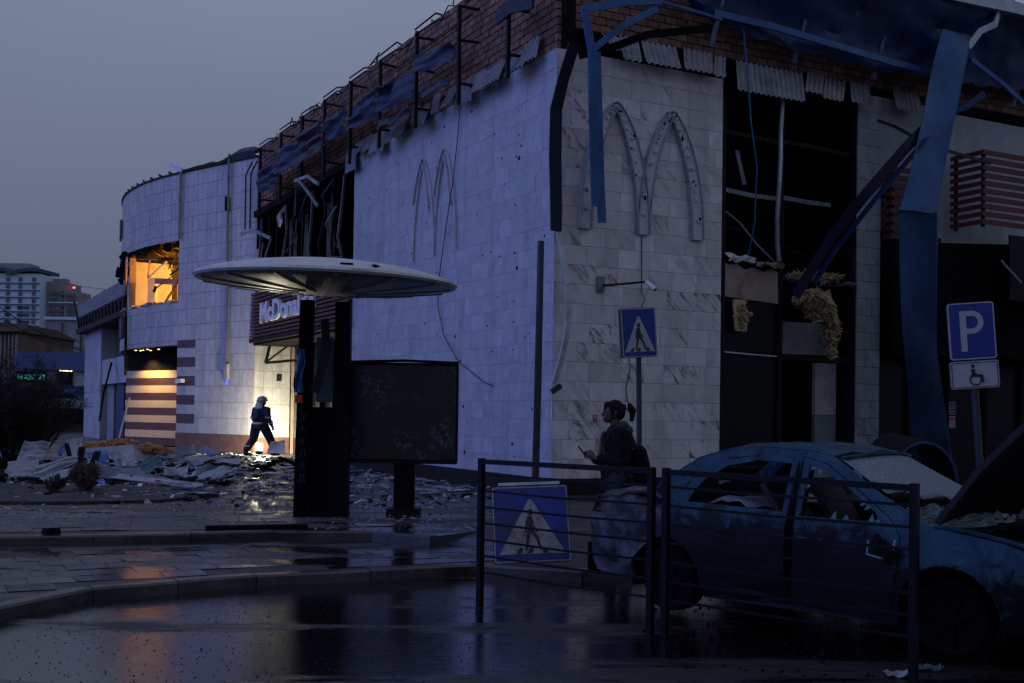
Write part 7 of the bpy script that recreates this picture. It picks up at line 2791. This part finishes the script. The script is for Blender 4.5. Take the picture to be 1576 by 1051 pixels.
for nm, mt, n, sm_, sx_, lb in (('rubble', 'plaster_white', 1200, .012, .11, 'pale'), ('rubble', 'soot', 2200, .015, .10, 'dark'), ('rubble', 'concrete', 2200, .015, .12, 'grey'), ('rubble', 'blue_torn', 500, .02, .13, 'bluish')):
    m_ = strew(n, ((-13, 1.5), (17.5, 38.5), lambda x, y: side_of(x, y) > .15 and random.random() < (.55 + .45 * min(1, (y - 17) / 10)) * (.2 if x > -1 and y < 19.0 else 1)), sm_, sx_, .05)
    tag(m_.build(nm, mt), 'small ' + lb + ' rubble strewn over the pavement before the side wall', 'rubble', kind='stuff')
m_ = strew(1800, ((-9, 0.5), (14.4, 18.2), lambda x, y: True), .008, .05, .004, .5)
tag(m_.build('pavement_grit', 'concrete'), 'fine grit and crumbs on the pavement slabs', 'grit', kind='stuff')
m_ = MB()
for k in range(4500):
    q = V(rnd(-5, 4.5), rnd(6.5, 12.5), Z_ROAD + .002)
    s = .0025 * (3.2 ** random.random())
    m_.box(q, (s * rnd(.8, 1.8), s, s * .8), Matrix.Rotation(rnd(0, 3), 3, 'Z'))
tag(m_.build('road_grit', 'soil'), 'fine dark grit lying on the wet road', 'grit', kind='stuff')
m_ = strew(420, ((-13, -5.2), (22.0, 30.5), lambda x, y: True), .05, .25, .16)
tag(m_.build('heap_rubble', 'soot'), 'dark rubble filling the wreckage heap by the curved wing', 'rubble', kind='stuff')
for k in range(80):
    t_ = rnd(0.3, 17)
    q = LW(t_, .02, rnd(.6, 6.5))
    if q.y < 17.4:
        continue
    w, d = rnd(.2, .6), rnd(.06, .28)
    rm = Matrix.Rotation(rnd(-.8, .8), 3, 'Z') @ Matrix.Rotation(rnd(-.12, .12), 3, 'Y')
    g_ = [[q + rm @ V(w * (i / 4 - .5), d * (j / 2 - .5), .03 * noise.noise(V(i * .7, j, k)) + .05) for j in range(3)] for i in range(5)]
    tag(MB().sheet(g_, .015).build('debris_fragment', random.choice(('sheet_pale', 'plaster_white', 'sheet_grey', 'corrugated')), loc=q), 'flat pale cladding fragment lying on the pavement along the side wall', 'debris', 'cladding fragments on the pavement')
o = MB().box((kp(388, 13.95) , 14.35, .03), (1.25, .14, .05), Matrix.Rotation(R_(18), 3, 'Z')).build('dark_plank', 'soot', loc=(kp(388, 13.95), 14.35, 0))
tag(o, 'dark plank lying on the far kerb in front of the round shelter', 'plank')
o = MB()
for k in range(5):
    o.box(gp(84, 822, 13.3) + V(rnd(-.06, .06), rnd(-.04, .04), .03), (.1, .08, .07), Matrix.Rotation(rnd(0, 3), 3, 'Z') @ Matrix.Rotation(rnd(-.5, .5), 3, 'X'))
tag(o.build('black_lump', 'soot', loc=gp(84, 825, 13.3)), 'small black lump on the far kerb at the left', 'debris')
for k, (px, py, z, lb) in enumerate(((1385, 1040, Z_ROAD, 'crumpled pale scrap on the road below the right railing post'), (1432, 1030, Z_ROAD, 'crumpled purplish scrap on the road by the front wheel'))):
    q = gz(px, py, z)
    g_ = [[q + V(.08 * (i / 5 - .5) * 2, .06 * (j / 4 - .5) * 2, .02 + .05 * noise.noise(V(i * .9, j * .9, k * 5))) for j in range(5)] for i in range(6)]
    tag(MB().sheet(g_, .006).build('crumpled_scrap', ('sheet_grey', 'sheet_teal')[k], loc=q), lb, 'scrap')
m_ = MB()
for k in range(500):
    a, r = rnd(0, 6.28), random.random() ** .5
    q = V(3.0 + 2.0 * r * math.cos(a), 9.2 + 2.4 * r * math.sin(a), Z_ROAD + .006)
    s = rnd(.004, .02)
    m_.box(q, (s * rnd(.6, 2), s, s * .5), Matrix.Rotation(rnd(0, 3), 3, 'Z'))
tag(m_.build('ash_rubble', 'soot'), 'black ash crumbs round the burnt car', 'rubble', kind='stuff')

# ------------------------------------------------------------------ shrubs
def shrub(c, h, rad, n_stem, n_twig, label, mats, seed):
    random.seed(seed)
    r = empty('bare_shrub', c, label, 'shrub')
    stems, twigs = MB(), MB()
    for _ in range(n_stem):
        a = rnd(0, 6.28)
        rr = rad * random.random() ** .5
        p0 = Vector(c) + V(math.cos(a) * rr * .3, math.sin(a) * rr * .3, 0)
        tip = Vector(c) + V(math.cos(a) * rr, math.sin(a) * rr, h * rnd(.6, 1.0) * (1 - .35 * (rr / rad) ** 2))
        mid = p0.lerp(tip, .5) + V(rnd(-.1, .1), rnd(-.1, .1), h * .06)
        stems.tube([p0, p0.lerp(mid, .5) + V(rnd(-.04, .04), 0, 0), mid, mid.lerp(tip, .5) + V(rnd(-.06, .06), rnd(-.06, .06), 0), tip], [.016, .013, .010, .007, .003], 4)
        for _k in range(n_twig):
            f_ = rnd(.2, 1)
            b = p0.lerp(mid, f_ * 2) if f_ < .5 else mid.lerp(tip, f_ * 2 - 1)
            d = V(rnd(-1, 1), rnd(-1, 1), rnd(-.1, 1.0)).normalized() * rnd(.12, .42) * (h / 2.2)
            e1 = b + d * .5 + V(rnd(-.03, .03), rnd(-.03, .03), rnd(-.02, .05))
            e2 = b + d + V(0, 0, rnd(-.02, .06))
            twigs.tube([b, e1, e2], [.0055, .0045, .002], 3)
            for _q in range(2):
                b2 = b.lerp(e2, rnd(.3, .9))
                twigs.tube([b2, b2 + V(rnd(-1, 1), rnd(-1, 1), rnd(-.2, 1)).normalized() * rnd(.06, .2) * (h / 2.2)], [.004, .002], 3)
    stems.build('stems', mats[0], r)
    tag(twigs.build('twigs', mats[1], r), kind='stuff')


shrub((-11.75, 27.0, .03), 2.9, 1.55, 115, 52, 'big dark leafless shrub at the left edge before the market pavilion', ('bark', 'bark'), 3)
shrub((-13.6, 28.6, .03), 2.6, 1.3, 40, 45, 'second dark leafless shrub behind the big one at the left edge', ('bark', 'bark'), 4)
shrub((-7.6, 20.4, .03), .52, .30, 45, 26, 'small dry brown shrub in front of the wreckage heap', ('dry_grass', 'dry_grass'), 5)
shrub((-7.95, 19.9, .03), .30, .22, 30, 16, 'low dry tussock left of the small brown shrub', ('dry_grass', 'bark'), 6)
